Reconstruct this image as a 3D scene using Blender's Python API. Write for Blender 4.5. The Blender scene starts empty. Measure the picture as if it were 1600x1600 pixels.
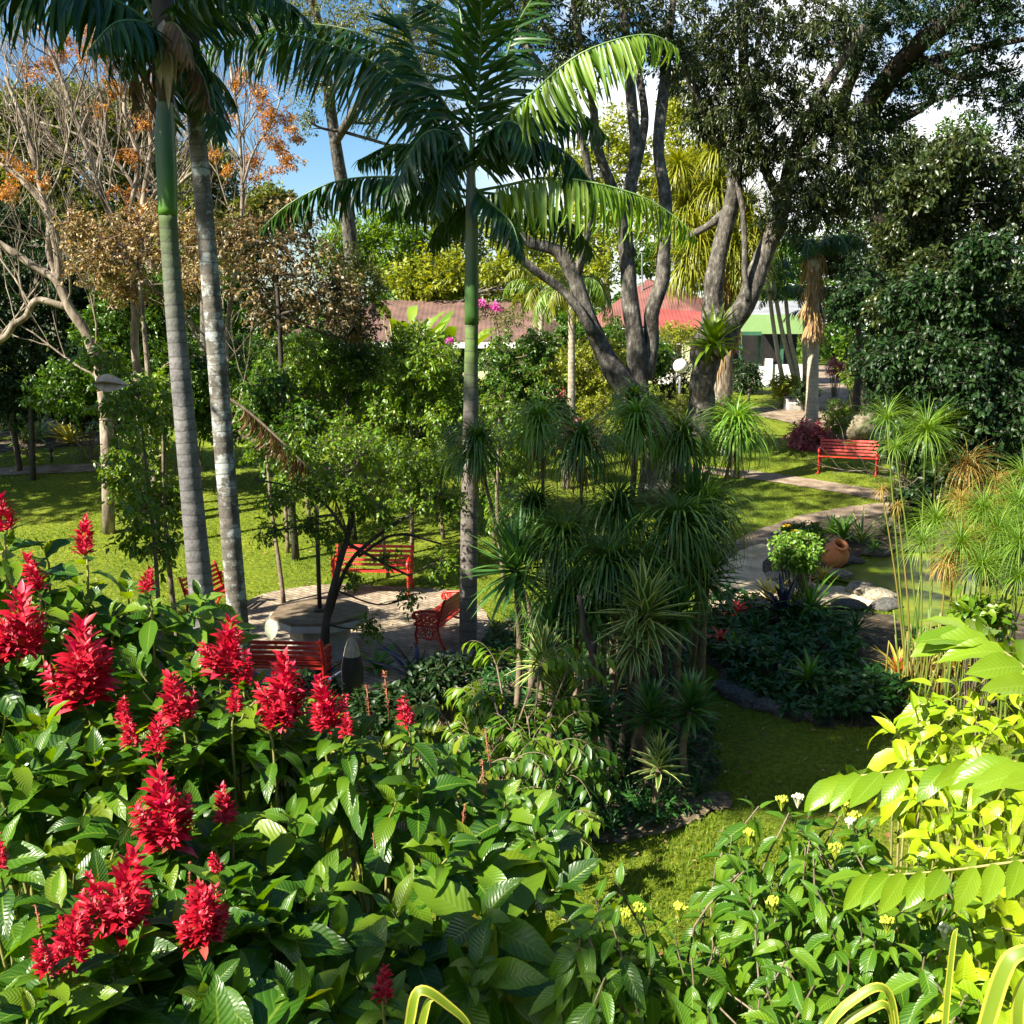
import bpy, bmesh, math, random
import numpy as np
from mathutils import Vector

# ------------------------------------------------------------------ camera
scene = bpy.context.scene
COL = scene.collection
RAD = math.radians
CAMH = 5.4
PITCH = math.atan((800 - 520) / 1600.0)          # camera looks slightly down
cam_d = bpy.data.cameras.new("camera")
cam_d.sensor_width = 36; cam_d.lens = 36.0
cam_d.clip_start = 0.05; cam_d.clip_end = 2000
cam = bpy.data.objects.new("camera", cam_d)
cam.location = (0, 0, CAMH); cam.rotation_euler = (math.pi / 2 - PITCH, 0, 0)
COL.objects.link(cam); scene.camera = cam

# ------------------------------------------------------------------ sun, sky, exposure
SUN_EL = RAD(42); SUN_AZ = RAD(236)             # azimuth clockwise from +Y
sun_vec = np.array([math.sin(SUN_AZ) * math.cos(SUN_EL), math.cos(SUN_AZ) * math.cos(SUN_EL), math.sin(SUN_EL)])
sl = bpy.data.lights.new("sun", 'SUN'); sl.energy = 5.0; sl.angle = RAD(0.5); sl.color = (1, 0.93, 0.80)
so = bpy.data.objects.new("sun", sl); COL.objects.link(so)
so.location = (-20, -15, 40)
so.rotation_euler = Vector((-sun_vec[0], -sun_vec[1], -sun_vec[2])).to_track_quat('-Z', 'Y').to_euler()

world = bpy.data.worlds.new("World"); scene.world = world; world.use_nodes = True
wn = world.node_tree; wn.nodes.clear()
def N(t, typ, **kw):
    n = t.nodes.new(typ)
    for k, v in kw.items(): setattr(n, k, v)
    return n
sky = N(wn, 'ShaderNodeTexSky', sky_type='NISHITA', sun_disc=False)
sky.sun_elevation = SUN_EL; sky.sun_rotation = SUN_AZ
tc = N(wn, 'ShaderNodeTexCoord')
cn = N(wn, 'ShaderNodeTexNoise'); cn.inputs['Scale'].default_value = 2.6; cn.inputs['Detail'].default_value = 7; cn.inputs['Roughness'].default_value = .58
mp = N(wn, 'ShaderNodeMapping'); mp.inputs['Scale'].default_value = (1, 1, 2.4); mp.inputs['Location'].default_value = (.35, .2, .4)
cr_ = N(wn, 'ShaderNodeValToRGB'); cr_.color_ramp.elements[0].position = .40; cr_.color_ramp.elements[1].position = .50
shs = N(wn, 'ShaderNodeHueSaturation'); shs.inputs['Saturation'].default_value = 1.4; shs.inputs['Value'].default_value = 1.2
mx = N(wn, 'ShaderNodeMix', data_type='RGBA'); mx.inputs[7].default_value = (11, 11, 11.1, 1)
bg = N(wn, 'ShaderNodeBackground'); bg.inputs['Strength'].default_value = 0.05
wo = N(wn, 'ShaderNodeOutputWorld')
wn.links.new(tc.outputs['Generated'], mp.inputs[0]); wn.links.new(mp.outputs[0], cn.inputs['Vector'])
wn.links.new(cn.outputs['Fac'], cr_.inputs[0])
# the cloud bank stands to the north-east; the rest of the sky is clear
dt = N(wn, 'ShaderNodeVectorMath', operation='DOT_PRODUCT'); wn.links.new(tc.outputs['Generated'], dt.inputs[0]); dt.inputs[1].default_value = (.60, .78, .10)
cm = N(wn, 'ShaderNodeMapRange', interpolation_type='SMOOTHSTEP'); cm.inputs['From Min'].default_value = .70; cm.inputs['From Max'].default_value = .88; wn.links.new(dt.outputs['Value'], cm.inputs['Value'])
ml_ = N(wn, 'ShaderNodeMath', operation='MULTIPLY'); wn.links.new(cr_.outputs[0], ml_.inputs[0]); wn.links.new(cm.outputs[0], ml_.inputs[1]); wn.links.new(ml_.outputs[0], mx.inputs[0])
wn.links.new(sky.outputs[0], shs.inputs['Color']); wn.links.new(shs.outputs[0], mx.inputs[6]); wn.links.new(mx.outputs[2], bg.inputs[0]); wn.links.new(bg.outputs[0], wo.inputs[0])
scene.view_settings.view_transform = 'Standard'; scene.view_settings.look = 'None'
scene.view_settings.exposure = 1.7; scene.view_settings.gamma = 1.0
scene.render.engine = 'CYCLES'
scene.cycles.max_bounces = 6; scene.cycles.transmission_bounces = 4; scene.cycles.diffuse_bounces = 2
scene.render.resolution_x = scene.render.resolution_y = 1024

# ------------------------------------------------------------------ geometry helpers
rng = np.random.default_rng(11)
U = lambda a, b, n=None: rng.uniform(a, b, n)
def sp(x): return np.logaddexp(0, x)
def g(x, y):
    """terrain height: a level patio, a lawn rising behind it, a bank rising to the viewer"""
    x = np.asarray(x, float); y = np.asarray(y, float)
    z = 0.124 * (sp((y - 21) / .8) - sp((y - 46) / .8)) * .8
    z = z + .55 * (sp((5.6 - y) / .6) - sp((0.5 - y) / .6)) * .6
    return z
ct, st_ = math.cos(PITCH), math.sin(PITCH)
def ray(px, py):
    u = (px - 800) / 1600.0; v = (800 - py) / 1600.0
    d = np.array([u, ct + v * st_, -st_ + v * ct])
    return d / d[1]
def P(px, py, Y): return np.array([0, 0, CAMH]) + ray(px, py) * Y
def G(px, py, off=0.0):
    d = ray(px, py); Y = 3.0; step = .25
    while Y < 300:
        p = np.array([0, 0, CAMH]) + d * Y
        if p[2] < g(p[0], p[1]): break
        Y += step
    a, b = Y - step, Y
    for _ in range(30):
        m = (a + b) / 2; p = np.array([0, 0, CAMH]) + d * m
        if p[2] < g(p[0], p[1]): b = m
        else: a = m
    p = np.array([0, 0, CAMH]) + d * b
    p[2] = float(g(p[0], p[1])) + off
    return p
def onG(x, y, off=0): return np.array([x, y, float(g(x, y)) + off])
def px2m(n, Y): return n * Y / 1600.0
def nz(v):
    v = np.asarray(v, float)
    return v / np.maximum(np.linalg.norm(v, axis=-1, keepdims=True), 1e-9)

class MB:
    def __init__(s): s.v = []; s.f = []; s.uv = []; s.n = 0
    def add(s, V, F, UV=None):
        V = np.asarray(V, float).reshape(-1, 3)
        if UV is None: UV = np.zeros((len(V), 2))
        s.v.append(V); s.uv.append(np.asarray(UV, float).reshape(-1, 2))
        for f in (F if isinstance(F, list) else [F]): s.f.append(np.asarray(f, np.int64) + s.n)
        s.n += len(V)
    def build(s, name, mat, parent=None, smooth=True, origin=None):
        V = np.concatenate(s.v); UV = np.concatenate(s.uv)
        o = np.zeros(3)
        if origin is not None: o = np.asarray(origin, float)
        elif parent is not None: o = np.array(parent.location if parent.type == 'EMPTY' else parent.parent.location) if (parent.type == 'EMPTY' or parent.parent) else np.array(parent.location)
        V = V - o
        loops = np.concatenate([f.ravel() for f in s.f]).astype(np.int32)
        tot = np.concatenate([np.full(len(f), f.shape[1]) for f in s.f])
        start = np.concatenate([[0], np.cumsum(tot)[:-1]]).astype(np.int32)
        me = bpy.data.meshes.new(name)
        me.vertices.add(len(V)); me.vertices.foreach_set('co', V.astype(np.float32).ravel())
        me.loops.add(len(loops)); me.loops.foreach_set('vertex_index', loops)
        me.polygons.add(len(tot)); me.polygons.foreach_set('loop_start', start)
        ul = me.uv_layers.new(name='UVMap')
        ul.data.foreach_set('uv', UV[loops].astype(np.float32).ravel())
        me.update(calc_edges=True)
        me.polygons.foreach_set('use_smooth', np.full(len(tot), bool(smooth)))
        me.materials.append(mat)
        ob = bpy.data.objects.new(name, me); COL.objects.link(ob)
        if parent is not None: ob.parent = parent
        elif origin is not None: ob.location = o
        return ob

def thing(name, label, cat, loc, group=None):
    e = bpy.data.objects.new(name, None); COL.objects.link(e)
    e.location = [float(c) for c in loc]; e.empty_display_size = .2
    e['label'] = label; e['category'] = cat
    if group: e['group'] = group
    return e
def tag(o, label, cat, group=None):
    o['label'] = label; o['category'] = cat
    if group: o['group'] = group
    return o
def struct(o): o['kind'] = 'structure'; return o
def stuff(o): o['kind'] = 'stuff'; return o
def dup(root, loc, rz=0, sc=1.0, label=None, group=None):
    r = root.copy(); COL.objects.link(r); r.location = [float(c) for c in loc]; r.rotation_euler = (0, 0, rz)
    r.scale = (sc, sc, sc) if not isinstance(sc, tuple) else sc
    if label: r['label'] = label
    if group: r['group'] = group
    for ch in list(root.children):
        c = ch.copy(); COL.objects.link(c); c.parent = r
        for gch in ch.children:
            d = gch.copy(); COL.objects.link(d); d.parent = c
    return r

def cr(pts, n):
    """Catmull-Rom resample; pts (k,d)"""
    p = np.asarray(pts, float)
    if len(p) == 2: return p[0] + (p[1] - p[0]) * np.linspace(0, 1, n)[:, None]
    q = np.vstack([2 * p[0] - p[1], p, 2 * p[-1] - p[-2]])
    t = np.linspace(0, len(p) - 1 - 1e-6, n); i = t.astype(int); f = (t - i)[:, None]
    a, b, c, d = q[i], q[i + 1], q[i + 2], q[i + 3]
    return .5 * (2 * b + (c - a) * f + (2 * a - 5 * b + 4 * c - d) * f ** 2 + (3 * b - a - 3 * c + d) * f ** 3)

def tube(mb, path, rad, ns=8, caps=True, flat=1.0):
    p = np.asarray(path, float); n = len(p); r = np.broadcast_to(np.asarray(rad, float), (n,))
    t = nz(np.gradient(p, axis=0))
    ref = np.array([0, 0, 1.0]) if abs(t[0, 2]) < .9 else np.array([1.0, 0, 0])
    u = np.zeros((n, 3)); u[0] = nz(np.cross(t[0], ref))
    for i in range(1, n):
        w = u[i - 1] - t[i] * np.dot(u[i - 1], t[i]); u[i] = nz(w)
    w = np.cross(t, u)
    a = np.linspace(0, 2 * np.pi, ns, endpoint=False)
    V = p[:, None] + r[:, None, None] * (np.cos(a)[None, :, None] * u[:, None] + flat * np.sin(a)[None, :, None] * w[:, None])
    L = np.concatenate([[0], np.cumsum(np.linalg.norm(np.diff(p, axis=0), axis=1))])
    UV = np.stack([np.broadcast_to(a / 6.283, (n, ns)), np.broadcast_to(L[:, None], (n, ns))], -1)
    i = np.arange(n - 1)[:, None] * ns; j = np.arange(ns)[None]; k = (j + 1) % ns
    F = np.stack([i + j, i + k, i + ns + k, i + ns + j], -1).reshape(-1, 4)
    FF = [F]
    if caps:
        FF += [np.arange(ns)[None, ::-1], (np.arange(ns) + (n - 1) * ns)[None]]
    mb.add(V, FF, UV)

def sticks(mb, A, B, ra, rb):
    """many 3-sided twigs at once"""
    A = np.asarray(A); B = np.asarray(B); n = len(A)
    if n == 0: return
    t = nz(B - A); ref = np.where(np.abs(t[:, 2:3]) < .9, [[0, 0, 1.0]], [[1.0, 0, 0]])
    u = nz(np.cross(t, ref)); w = np.cross(t, u)
    ang = np.array([0, 2.094, 4.188])
    ring = np.cos(ang)[None, :, None] * u[:, None] + np.sin(ang)[None, :, None] * w[:, None]
    ra = np.broadcast_to(np.asarray(ra, float), (n,)); rb = np.broadcast_to(np.asarray(rb, float), (n,))
    V = np.concatenate([A[:, None] + ring * ra[:, None, None], B[:, None] + ring * rb[:, None, None]], 1)
    f = np.array([[0, 1, 4, 3], [1, 2, 5, 4], [2, 0, 3, 5]])
    mb.add(V, (np.arange(n)[:, None, None] * 6 + f[None]).reshape(-1, 4))

def box(mb, c, s, rz=0.0):
    c = np.asarray(c, float); s = np.asarray(s, float) / 2
    V = np.array([[x, y, z] for z in (-1, 1) for y in (-1, 1) for x in (-1, 1)]) * s
    if rz:
        R = np.array([[math.cos(rz), -math.sin(rz), 0], [math.sin(rz), math.cos(rz), 0], [0, 0, 1]]); V = V @ R.T
    mb.add(V + c, np.array([[0, 2, 3, 1], [4, 5, 7, 6], [0, 1, 5, 4], [2, 6, 7, 3], [0, 4, 6, 2], [1, 3, 7, 5]]))

def lathe(mb, prof, c, ns=24, axis=None):
    pr = np.asarray(prof, float); n = len(pr); a = np.linspace(0, 2 * np.pi, ns, endpoint=False)
    V = np.stack([pr[:, None, 0] * np.cos(a), pr[:, None, 0] * np.sin(a), np.broadcast_to(pr[:, None, 1], (n, ns))], -1)
    if axis is not None:
        R = np.array(Vector((0, 0, 1)).rotation_difference(Vector(axis)).to_matrix()); V = V @ R.T
    i = np.arange(n - 1)[:, None] * ns; j = np.arange(ns)[None]; k = (j + 1) % ns
    F = np.stack([i + j, i + k, i + ns + k, i + ns + j], -1).reshape(-1, 4)
    mb.add(V + np.asarray(c, float), F)

# ---- leaf templates: x across, y along, z normal, unit length and unit width
class T:
    def __init__(s, V, F, UV, Z=None): s.V = V; s.F = F; s.UV = UV; s.Z = np.zeros(len(V)) if Z is None else Z
def leaf_t(rows, prof, fold=.25, droop=.6, wave=0.0, twist=0.0):
    V = []; UV = []; Z = []
    for i in range(rows + 1):
        t = i / rows; w = max(prof(t), .004) * .5
        if droop > 1e-3: y = math.sin(droop * t) / droop; z = -(1 - math.cos(droop * t)) / droop
        else: y, z = t, 0
        wv = wave * math.sin(t * 19) * w
        tw = twist * t
        for sx in (-1, 0, 1):
            x = sx * w; zz = fold * abs(x) + wv * abs(sx) * (1 if sx > 0 else -1)
            V.append((x * math.cos(tw), y, z)); Z.append(zz + x * math.sin(tw)); UV.append((.5 + sx * .5, t))
    F = []
    for i in range(rows):
        a = i * 3
        F += [(a, a + 1, a + 4, a + 3), (a + 1, a + 2, a + 5, a + 4)]
    return T(np.array(V), np.array(F), np.array(UV), np.array(Z))
ovate = lambda t: math.sin(math.pi * min(1, t ** .85)) ** .8
lance = lambda t: math.sin(math.pi * t ** .7) ** 1.0
obov = lambda t: math.sin(math.pi * t ** 1.25) ** .8
strap = lambda t: min(1, (t * 12 + .35)) * (1 - t ** 3) ** .8
sword = lambda t: min(1, .45 + t * 2.2) * (1 - t ** 2.2)
T_tiny = T(np.array([(0, 0, 0), (.5, .45, .1), (0, 1, -.12), (-.5, .45, .1)]), np.array([(0, 1, 2), (0, 2, 3)]), np.array([(.5, 0), (1, .5), (.5, 1), (0, .5)]))
TS = [T_tiny]
TM = [leaf_t(3, ovate, .3, d) for d in (.3, .8, 1.3)]
TML = [leaf_t(3, lance, .3, d) for d in (.3, .8, 1.2)]
TB = [leaf_t(8, ovate, f, d, w, tw) for f, d, w, tw in ((.35, .4, .12, .2), (.55, .9, .18, -.3), (.25, 1.3, .1, .3), (.6, .7, .15, 0), (.3, .15, .12, -.2))]
TBL = [leaf_t(8, lance, f, d, w, tw) for f, d, w, tw in ((.35, .4, .1, .2), (.5, .9, .12, -.3), (.3, 1.35, .08, .3), (.6, .7, .1, 0))]
TST = [leaf_t(6, strap, .5, d) for d in (.25, .7, 1.2, 1.7, 2.1)]
TSW = [leaf_t(5, sword, .45, d) for d in (.02, .12, .3, .7)]

def place(mb, tm, Pp, A, Nn, L, W):
    Pp = np.asarray(Pp, float).reshape(-1, 3); n = len(Pp)
    if n == 0: return
    A = nz(np.broadcast_to(A, (n, 3))); Nn = np.broadcast_to(Nn, (n, 3))
    S = nz(np.cross(A, Nn) + 1e-6); Nn = np.cross(S, A)
    L = np.broadcast_to(np.asarray(L, float), (n,)); W = np.broadcast_to(np.asarray(W, float), (n,))
    idx = rng.integers(0, len(tm), n)
    for k, t in enumerate(tm):
        m = np.where(idx == k)[0]
        if len(m) == 0: continue
        nv = len(t.V)
        V = Pp[m][:, None] + W[m][:, None, None] * (t.V[None, :, 0:1] * S[m][:, None] + t.Z[None, :, None] * Nn[m][:, None]) + \
            L[m][:, None, None] * (t.V[None, :, 1:2] * A[m][:, None] + t.V[None, :, 2:3] * Nn[m][:, None])
        F = (np.arange(len(m))[:, None, None] * nv + t.F[None]).reshape(-1, t.F.shape[1])
        mb.add(V, F, np.tile(t.UV, (len(m), 1)))
def rdir(n): return nz(rng.normal(size=(n, 3)))

# ------------------------------------------------------------------ materials
def newmat(name):
    m = bpy.data.materials.new(name); m.use_nodes = True; t = m.node_tree; t.nodes.clear()
    return m, t
def ramp(t, cols, poss=None):
    r = N(t, 'ShaderNodeValToRGB'); e = r.color_ramp.elements
    k = len(cols)
    poss = poss or [i / (k - 1) for i in range(k)]
    while len(e) < k: e.new(.5)
    for i in range(k): e[i].position = poss[i]; e[i].color = (*cols[i], 1)
    return r
def leafmat(name, cols, trans=.4, tcol=1.0, rough=.42, veins=None, spec=.5, edge=None, poss=None, bump=.4):
    m, t = newmat(name); L = t.links.new
    geo = N(t, 'ShaderNodeNewGeometry'); r = ramp(t, cols, poss); L(geo.outputs['Random Per Island'], r.inputs[0])
    col = r.outputs[0]; bmp = None
    if veins or edge:
        uv = N(t, 'ShaderNodeUVMap'); sx = N(t, 'ShaderNodeSeparateXYZ'); L(uv.outputs[0], sx.inputs[0])
        ab = N(t, 'ShaderNodeMath', operation='SUBTRACT'); L(sx.outputs[0], ab.inputs[0]); ab.inputs[1].default_value = .5
        a2 = N(t, 'ShaderNodeMath', operation='ABSOLUTE'); L(ab.outputs[0], a2.inputs[0])
    if veins:
        # lateral veins: sawtooth along (v - .35|x|)
        mu = N(t, 'ShaderNodeMath', operation='MULTIPLY_ADD'); L(a2.outputs[0], mu.inputs[0]); mu.inputs[1].default_value = -.42; L(sx.outputs[1], mu.inputs[2])
        m2 = N(t, 'ShaderNodeMath', operation='MULTIPLY'); L(mu.outputs[0], m2.inputs[0]); m2.inputs[1].default_value = 13
        fr = N(t, 'ShaderNodeMath', operation='PINGPONG'); L(m2.outputs[0], fr.inputs[0]); fr.inputs[1].default_value = .5
        vr = ramp(t, [(1, 1, 1), (0, 0, 0)], [0.02, .14]); L(fr.outputs[0], vr.inputs[0])
        mr = ramp(t, [(1, 1, 1), (0, 0, 0)], [0.02, .045]); L(a2.outputs[0], mr.inputs[0])
        mxv = N(t, 'ShaderNodeMath', operation='MAXIMUM'); L(mr.outputs[0], mxv.inputs[0])
        sc = N(t, 'ShaderNodeMath', operation='MULTIPLY'); L(vr.outputs[0], sc.inputs[0]); sc.inputs[1].default_value = .45; L(sc.outputs[0], mxv.inputs[1])
        mc = N(t, 'ShaderNodeMix', data_type='RGBA'); L(mxv.outputs[0], mc.inputs[0]); L(col, mc.inputs[6]); mc.inputs[7].default_value = (*veins, 1)
        col = mc.outputs[2]
        bmp = N(t, 'ShaderNodeBump'); bmp.inputs['Strength'].default_value = bump; bmp.inputs['Distance'].default_value = .006; L(fr.outputs[0], bmp.inputs['Height'])
    if edge:
        er = ramp(t, [(0, 0, 0), (1, 1, 1)], [.30, .38]); L(a2.outputs[0], er.inputs[0])
        mc = N(t, 'ShaderNodeMix', data_type='RGBA'); L(er.outputs[0], mc.inputs[0]); L(col, mc.inputs[6]); mc.inputs[7].default_value = (*edge, 1)
        col = mc.outputs[2]
    pb = N(t, 'ShaderNodeBsdfPrincipled'); L(col, pb.inputs['Base Color']); pb.inputs['Roughness'].default_value = rough
    pb.inputs['Specular IOR Level'].default_value = spec
    if bmp: L(bmp.outputs[0], pb.inputs['Normal'])
    tr = N(t, 'ShaderNodeBsdfTranslucent')
    hs = N(t, 'ShaderNodeHueSaturation'); hs.inputs['Hue'].default_value = .485; hs.inputs['Saturation'].default_value = 1.15; hs.inputs['Value'].default_value = 1.5 * tcol
    L(col, hs.inputs['Color']); L(hs.outputs[0], tr.inputs[0])
    mxs = N(t, 'ShaderNodeMixShader'); mxs.inputs[0].default_value = trans
    L(pb.outputs[0], mxs.inputs[1]); L(tr.outputs[0], mxs.inputs[2])
    o = N(t, 'ShaderNodeOutputMaterial'); L(mxs.outputs[0], o.inputs[0])
    return m
def pmat(name, cols, scale=3, rough=.7, bump=.3, detail=5, stretch=(1, 1, 1), poss=None, spec=.35, metal=0, bdist=.02):
    m, t = newmat(name); L = t.links.new
    tcn = N(t, 'ShaderNodeTexCoord'); mpn = N(t, 'ShaderNodeMapping'); mpn.inputs['Scale'].default_value = stretch
    L(tcn.outputs['Object'], mpn.inputs[0])
    no = N(t, 'ShaderNodeTexNoise'); no.inputs['Scale'].default_value = scale; no.inputs['Detail'].default_value = detail; no.inputs['Roughness'].default_value = .65
    L(mpn.outputs[0], no.inputs['Vector'])
    r = ramp(t, cols, poss or ([.35 + .3 * i / (len(cols) - 1) for i in range(len(cols))] if len(cols) > 1 else [0]))
    L(no.outputs['Fac'], r.inputs[0])
    pb = N(t, 'ShaderNodeBsdfPrincipled'); L(r.outputs[0], pb.inputs['Base Color']); pb.inputs['Roughness'].default_value = rough
    pb.inputs['Specular IOR Level'].default_value = spec; pb.inputs['Metallic'].default_value = metal
    if bump:
        b = N(t, 'ShaderNodeBump'); b.inputs['Strength'].default_value = bump; b.inputs['Distance'].default_value = bdist
        L(no.outputs['Fac'], b.inputs['Height']); L(b.outputs[0], pb.inputs['Normal'])
    o = N(t, 'ShaderNodeOutputMaterial'); L(pb.outputs[0], o.inputs[0])
    return m
def ringmat(name, c1, c2, cring, ringscale=9, patch=None, top=None):
    """palm trunk: uneven leaf-scar rings along the trunk, plus lichen patches"""
    m, t = newmat(name); L = t.links.new
    uv = N(t, 'ShaderNodeUVMap'); sx = N(t, 'ShaderNodeSeparateXYZ'); L(uv.outputs[0], sx.inputs[0])
    tcn = N(t, 'ShaderNodeTexCoord')
    no = N(t, 'ShaderNodeTexNoise'); no.inputs['Scale'].default_value = 3.5; no.inputs['Detail'].default_value = 6; L(tcn.outputs['Object'], no.inputs['Vector'])
    wob = N(t, 'ShaderNodeMath', operation='MULTIPLY_ADD'); L(no.outputs['Fac'], wob.inputs[0]); wob.inputs[1].default_value = .09; L(sx.outputs[1], wob.inputs[2])
    ml = N(t, 'ShaderNodeMath', operation='MULTIPLY'); L(wob.outputs[0], ml.inputs[0]); ml.inputs[1].default_value = ringscale
    pp = N(t, 'ShaderNodeMath', operation='PINGPONG'); L(ml.outputs[0], pp.inputs[0]); pp.inputs[1].default_value = .5
    rr = ramp(t, [(.75, .75, .75), (0, 0, 0)], [0.01, .09]); L(pp.outputs[0], rr.inputs[0])
    base = ramp(t, [c1, c2], [.35, .65]); L(no.outputs['Fac'], base.inputs[0])
    col = base.outputs[0]
    n3 = N(t, 'ShaderNodeTexNoise'); n3.inputs['Scale'].default_value = 30; n3.inputs['Detail'].default_value = 4; L(tcn.outputs['Object'], n3.inputs['Vector'])
    r3 = ramp(t, [(.55, .55, .55), (1.15, 1.15, 1.15)], [.3, .7]); L(n3.outputs['Fac'], r3.inputs[0])
    mm = N(t, 'ShaderNodeMix', data_type='RGBA', blend_type='MULTIPLY'); mm.inputs[0].default_value = .9; L(col, mm.inputs[6]); L(r3.outputs[0], mm.inputs[7]); col = mm.outputs[2]
    if patch:
        n2 = N(t, 'ShaderNodeTexNoise'); n2.inputs['Scale'].default_value = 4.2; n2.inputs['Detail'].default_value = 5; n2.inputs['Roughness'].default_value = .7; L(tcn.outputs['Object'], n2.inputs['Vector'])
        pr = ramp(t, [(0, 0, 0), (1, 1, 1)], [.50, .57]); L(n2.outputs['Fac'], pr.inputs[0])
        m3 = N(t, 'ShaderNodeMix', data_type='RGBA'); L(pr.outputs[0], m3.inputs[0]); L(col, m3.inputs[6]); m3.inputs[7].default_value = (*patch, 1); col = m3.outputs[2]
    if top:
        mr = N(t, 'ShaderNodeMapRange'); mr.inputs['From Min'].default_value = top[0]; mr.inputs['From Max'].default_value = top[1]; L(wob.outputs[0], mr.inputs['Value'])
        m4 = N(t, 'ShaderNodeMix', data_type='RGBA'); L(mr.outputs[0], m4.inputs[0]); L(col, m4.inputs[6]); m4.inputs[7].default_value = (*top[2], 1); col = m4.outputs[2]
    mc = N(t, 'ShaderNodeMix', data_type='RGBA'); L(rr.outputs[0], mc.inputs[0]); L(col, mc.inputs[6]); mc.inputs[7].default_value = (*cring, 1)
    pb = N(t, 'ShaderNodeBsdfPrincipled'); L(mc.outputs[2], pb.inputs['Base Color']); pb.inputs['Roughness'].default_value = .8
    b = N(t, 'ShaderNodeBump'); b.inputs['Strength'].default_value = .6; b.inputs['Distance'].default_value = .015; L(pp.outputs[0], b.inputs['Height'])
    b2 = N(t, 'ShaderNodeBump'); b2.inputs['Strength'].default_value = .4; b2.inputs['Distance'].default_value = .01; L(n3.outputs['Fac'], b2.inputs['Height']); L(b.outputs[0], b2.inputs['Normal'])
    L(b2.outputs[0], pb.inputs['Normal'])
    o = N(t, 'ShaderNodeOutputMaterial'); L(pb.outputs[0], o.inputs[0])
    return m

M = {}
M['near'] = leafmat('near_leaf', [(.016, .062, .005), (.034, .11, .006), (.075, .17, .008), (.14, .235, .012), (.18, .25, .014), (.34, .27, .02)], .40, 1.0, .34, veins=(.13, .22, .02), spec=.45, poss=[0, .3, .6, .84, .97, .99])
M['cestrum'] = leafmat('cestrum_leaf', [(.03, .10, .006), (.065, .16, .008), (.13, .23, .011)], .36, 1.0, .34, veins=(.16, .28, .025), spec=.4)
M['lime'] = leafmat('lime_leaf', [(.16, .28, .005), (.25, .37, .007), (.34, .43, .009)], .32, 1.0, .33, veins=(.36, .47, .03), spec=.4, bump=.2)
M['pinn'] = leafmat('pinnate_leaf', [(.09, .19, .008), (.14, .24, .010), (.19, .28, .014)], .32, 1.0, .3, veins=(.19, .29, .025), spec=.5, bump=.16)
M['varieg'] = leafmat('variegated_strap', [(.12, .2, .012), (.2, .28, .02)], .4, 1.0, .45, edge=(.5, .47, .06))
M['bract'] = leafmat('red_bract', [(.28, .004, .012), (.46, .004, .016), (.62, .007, .03), (.72, .05, .10), (.35, .10, .05)], .28, .55, .5, poss=[0, .3, .75, .93, .985])
M['dryflower'] = leafmat('dry_bract', [(.22, .07, .04), (.35, .16, .07), (.45, .1, .07)], .2, .5, .6)
M['creamflower'] = pmat('cream_flower', [(.5, .5, .3), (.68, .68, .45)], 40, .6, 0)
M['berry'] = pmat('berry', [(.22, .30, .02), (.42, .46, .04)], 40, .4, 0)
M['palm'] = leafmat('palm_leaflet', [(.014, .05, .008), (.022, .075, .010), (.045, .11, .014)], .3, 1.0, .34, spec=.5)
M['palm_pale_lit'] = leafmat('palm_leaflet_pale_lit', [(.09, .19, .015), (.15, .26, .025), (.22, .32, .05)], .3, 1.0, .36)  # pale leaflet green; on the centre palm it paints two fronds as sunlit
M['palmyel'] = leafmat('yellow_palm', [(.13, .17, .010), (.22, .25, .016), (.30, .29, .03)], .35, 1.0, .4)
M['deadfrond'] = leafmat('dead_frond', [(.12, .065, .03), (.22, .13, .06), (.3, .2, .1)], .25, .6, .7)
M['thatch'] = leafmat('dead_thatch', [(.22, .12, .05), (.36, .22, .08), (.5, .34, .14)], .2, .6, .7)
M['dark'] = leafmat('shade_dark_leaf', [(.008, .026, .006), (.014, .042, .009), (.032, .065, .014)], .2, 1.0, .42, spec=.3)  # very low leaf green; shade of the dark trees is put into the colour
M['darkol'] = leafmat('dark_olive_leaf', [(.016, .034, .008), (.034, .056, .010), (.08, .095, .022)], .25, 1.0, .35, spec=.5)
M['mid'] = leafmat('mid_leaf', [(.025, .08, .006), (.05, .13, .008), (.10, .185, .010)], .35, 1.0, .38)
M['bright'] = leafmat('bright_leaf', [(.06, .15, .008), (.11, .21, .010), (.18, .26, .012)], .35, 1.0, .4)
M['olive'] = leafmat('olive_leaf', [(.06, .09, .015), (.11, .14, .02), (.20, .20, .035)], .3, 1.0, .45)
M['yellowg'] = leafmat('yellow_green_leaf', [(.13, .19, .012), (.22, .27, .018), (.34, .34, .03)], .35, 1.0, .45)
M['orange'] = leafmat('orange_leaf', [(.34, .12, .015), (.50, .22, .025), (.58, .32, .05), (.3, .09, .015)], .35, .8, .5)
M['tan'] = leafmat('tan_leaf', [(.22, .12, .035), (.36, .23, .07), (.46, .36, .15), (.12, .12, .03), (.22, .10, .04)], .3, .7, .45)
M['brown'] = leafmat('brown_leaf', [(.03, .045, .012), (.05, .055, .016), (.12, .085, .03), (.26, .17, .06), (.34, .25, .12)], .25, .7, .4)
M['grass'] = leafmat('grass_blade', [(.09, .17, .012), (.14, .23, .016), (.22, .29, .025)], .35, 1.0, .5)
M['groundcover'] = leafmat('ground_cover_leaf', [(.012, .06, .012), (.022, .09, .014), (.05, .14, .02)], .3, 1.0, .4)
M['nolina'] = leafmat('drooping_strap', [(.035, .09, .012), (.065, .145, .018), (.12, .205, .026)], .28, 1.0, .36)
M['nolinalite'] = leafmat('drooping_strap_pale', [(.08, .20, .02), (.14, .28, .03), (.22, .34, .05)], .3, 1.0, .36)
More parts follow.
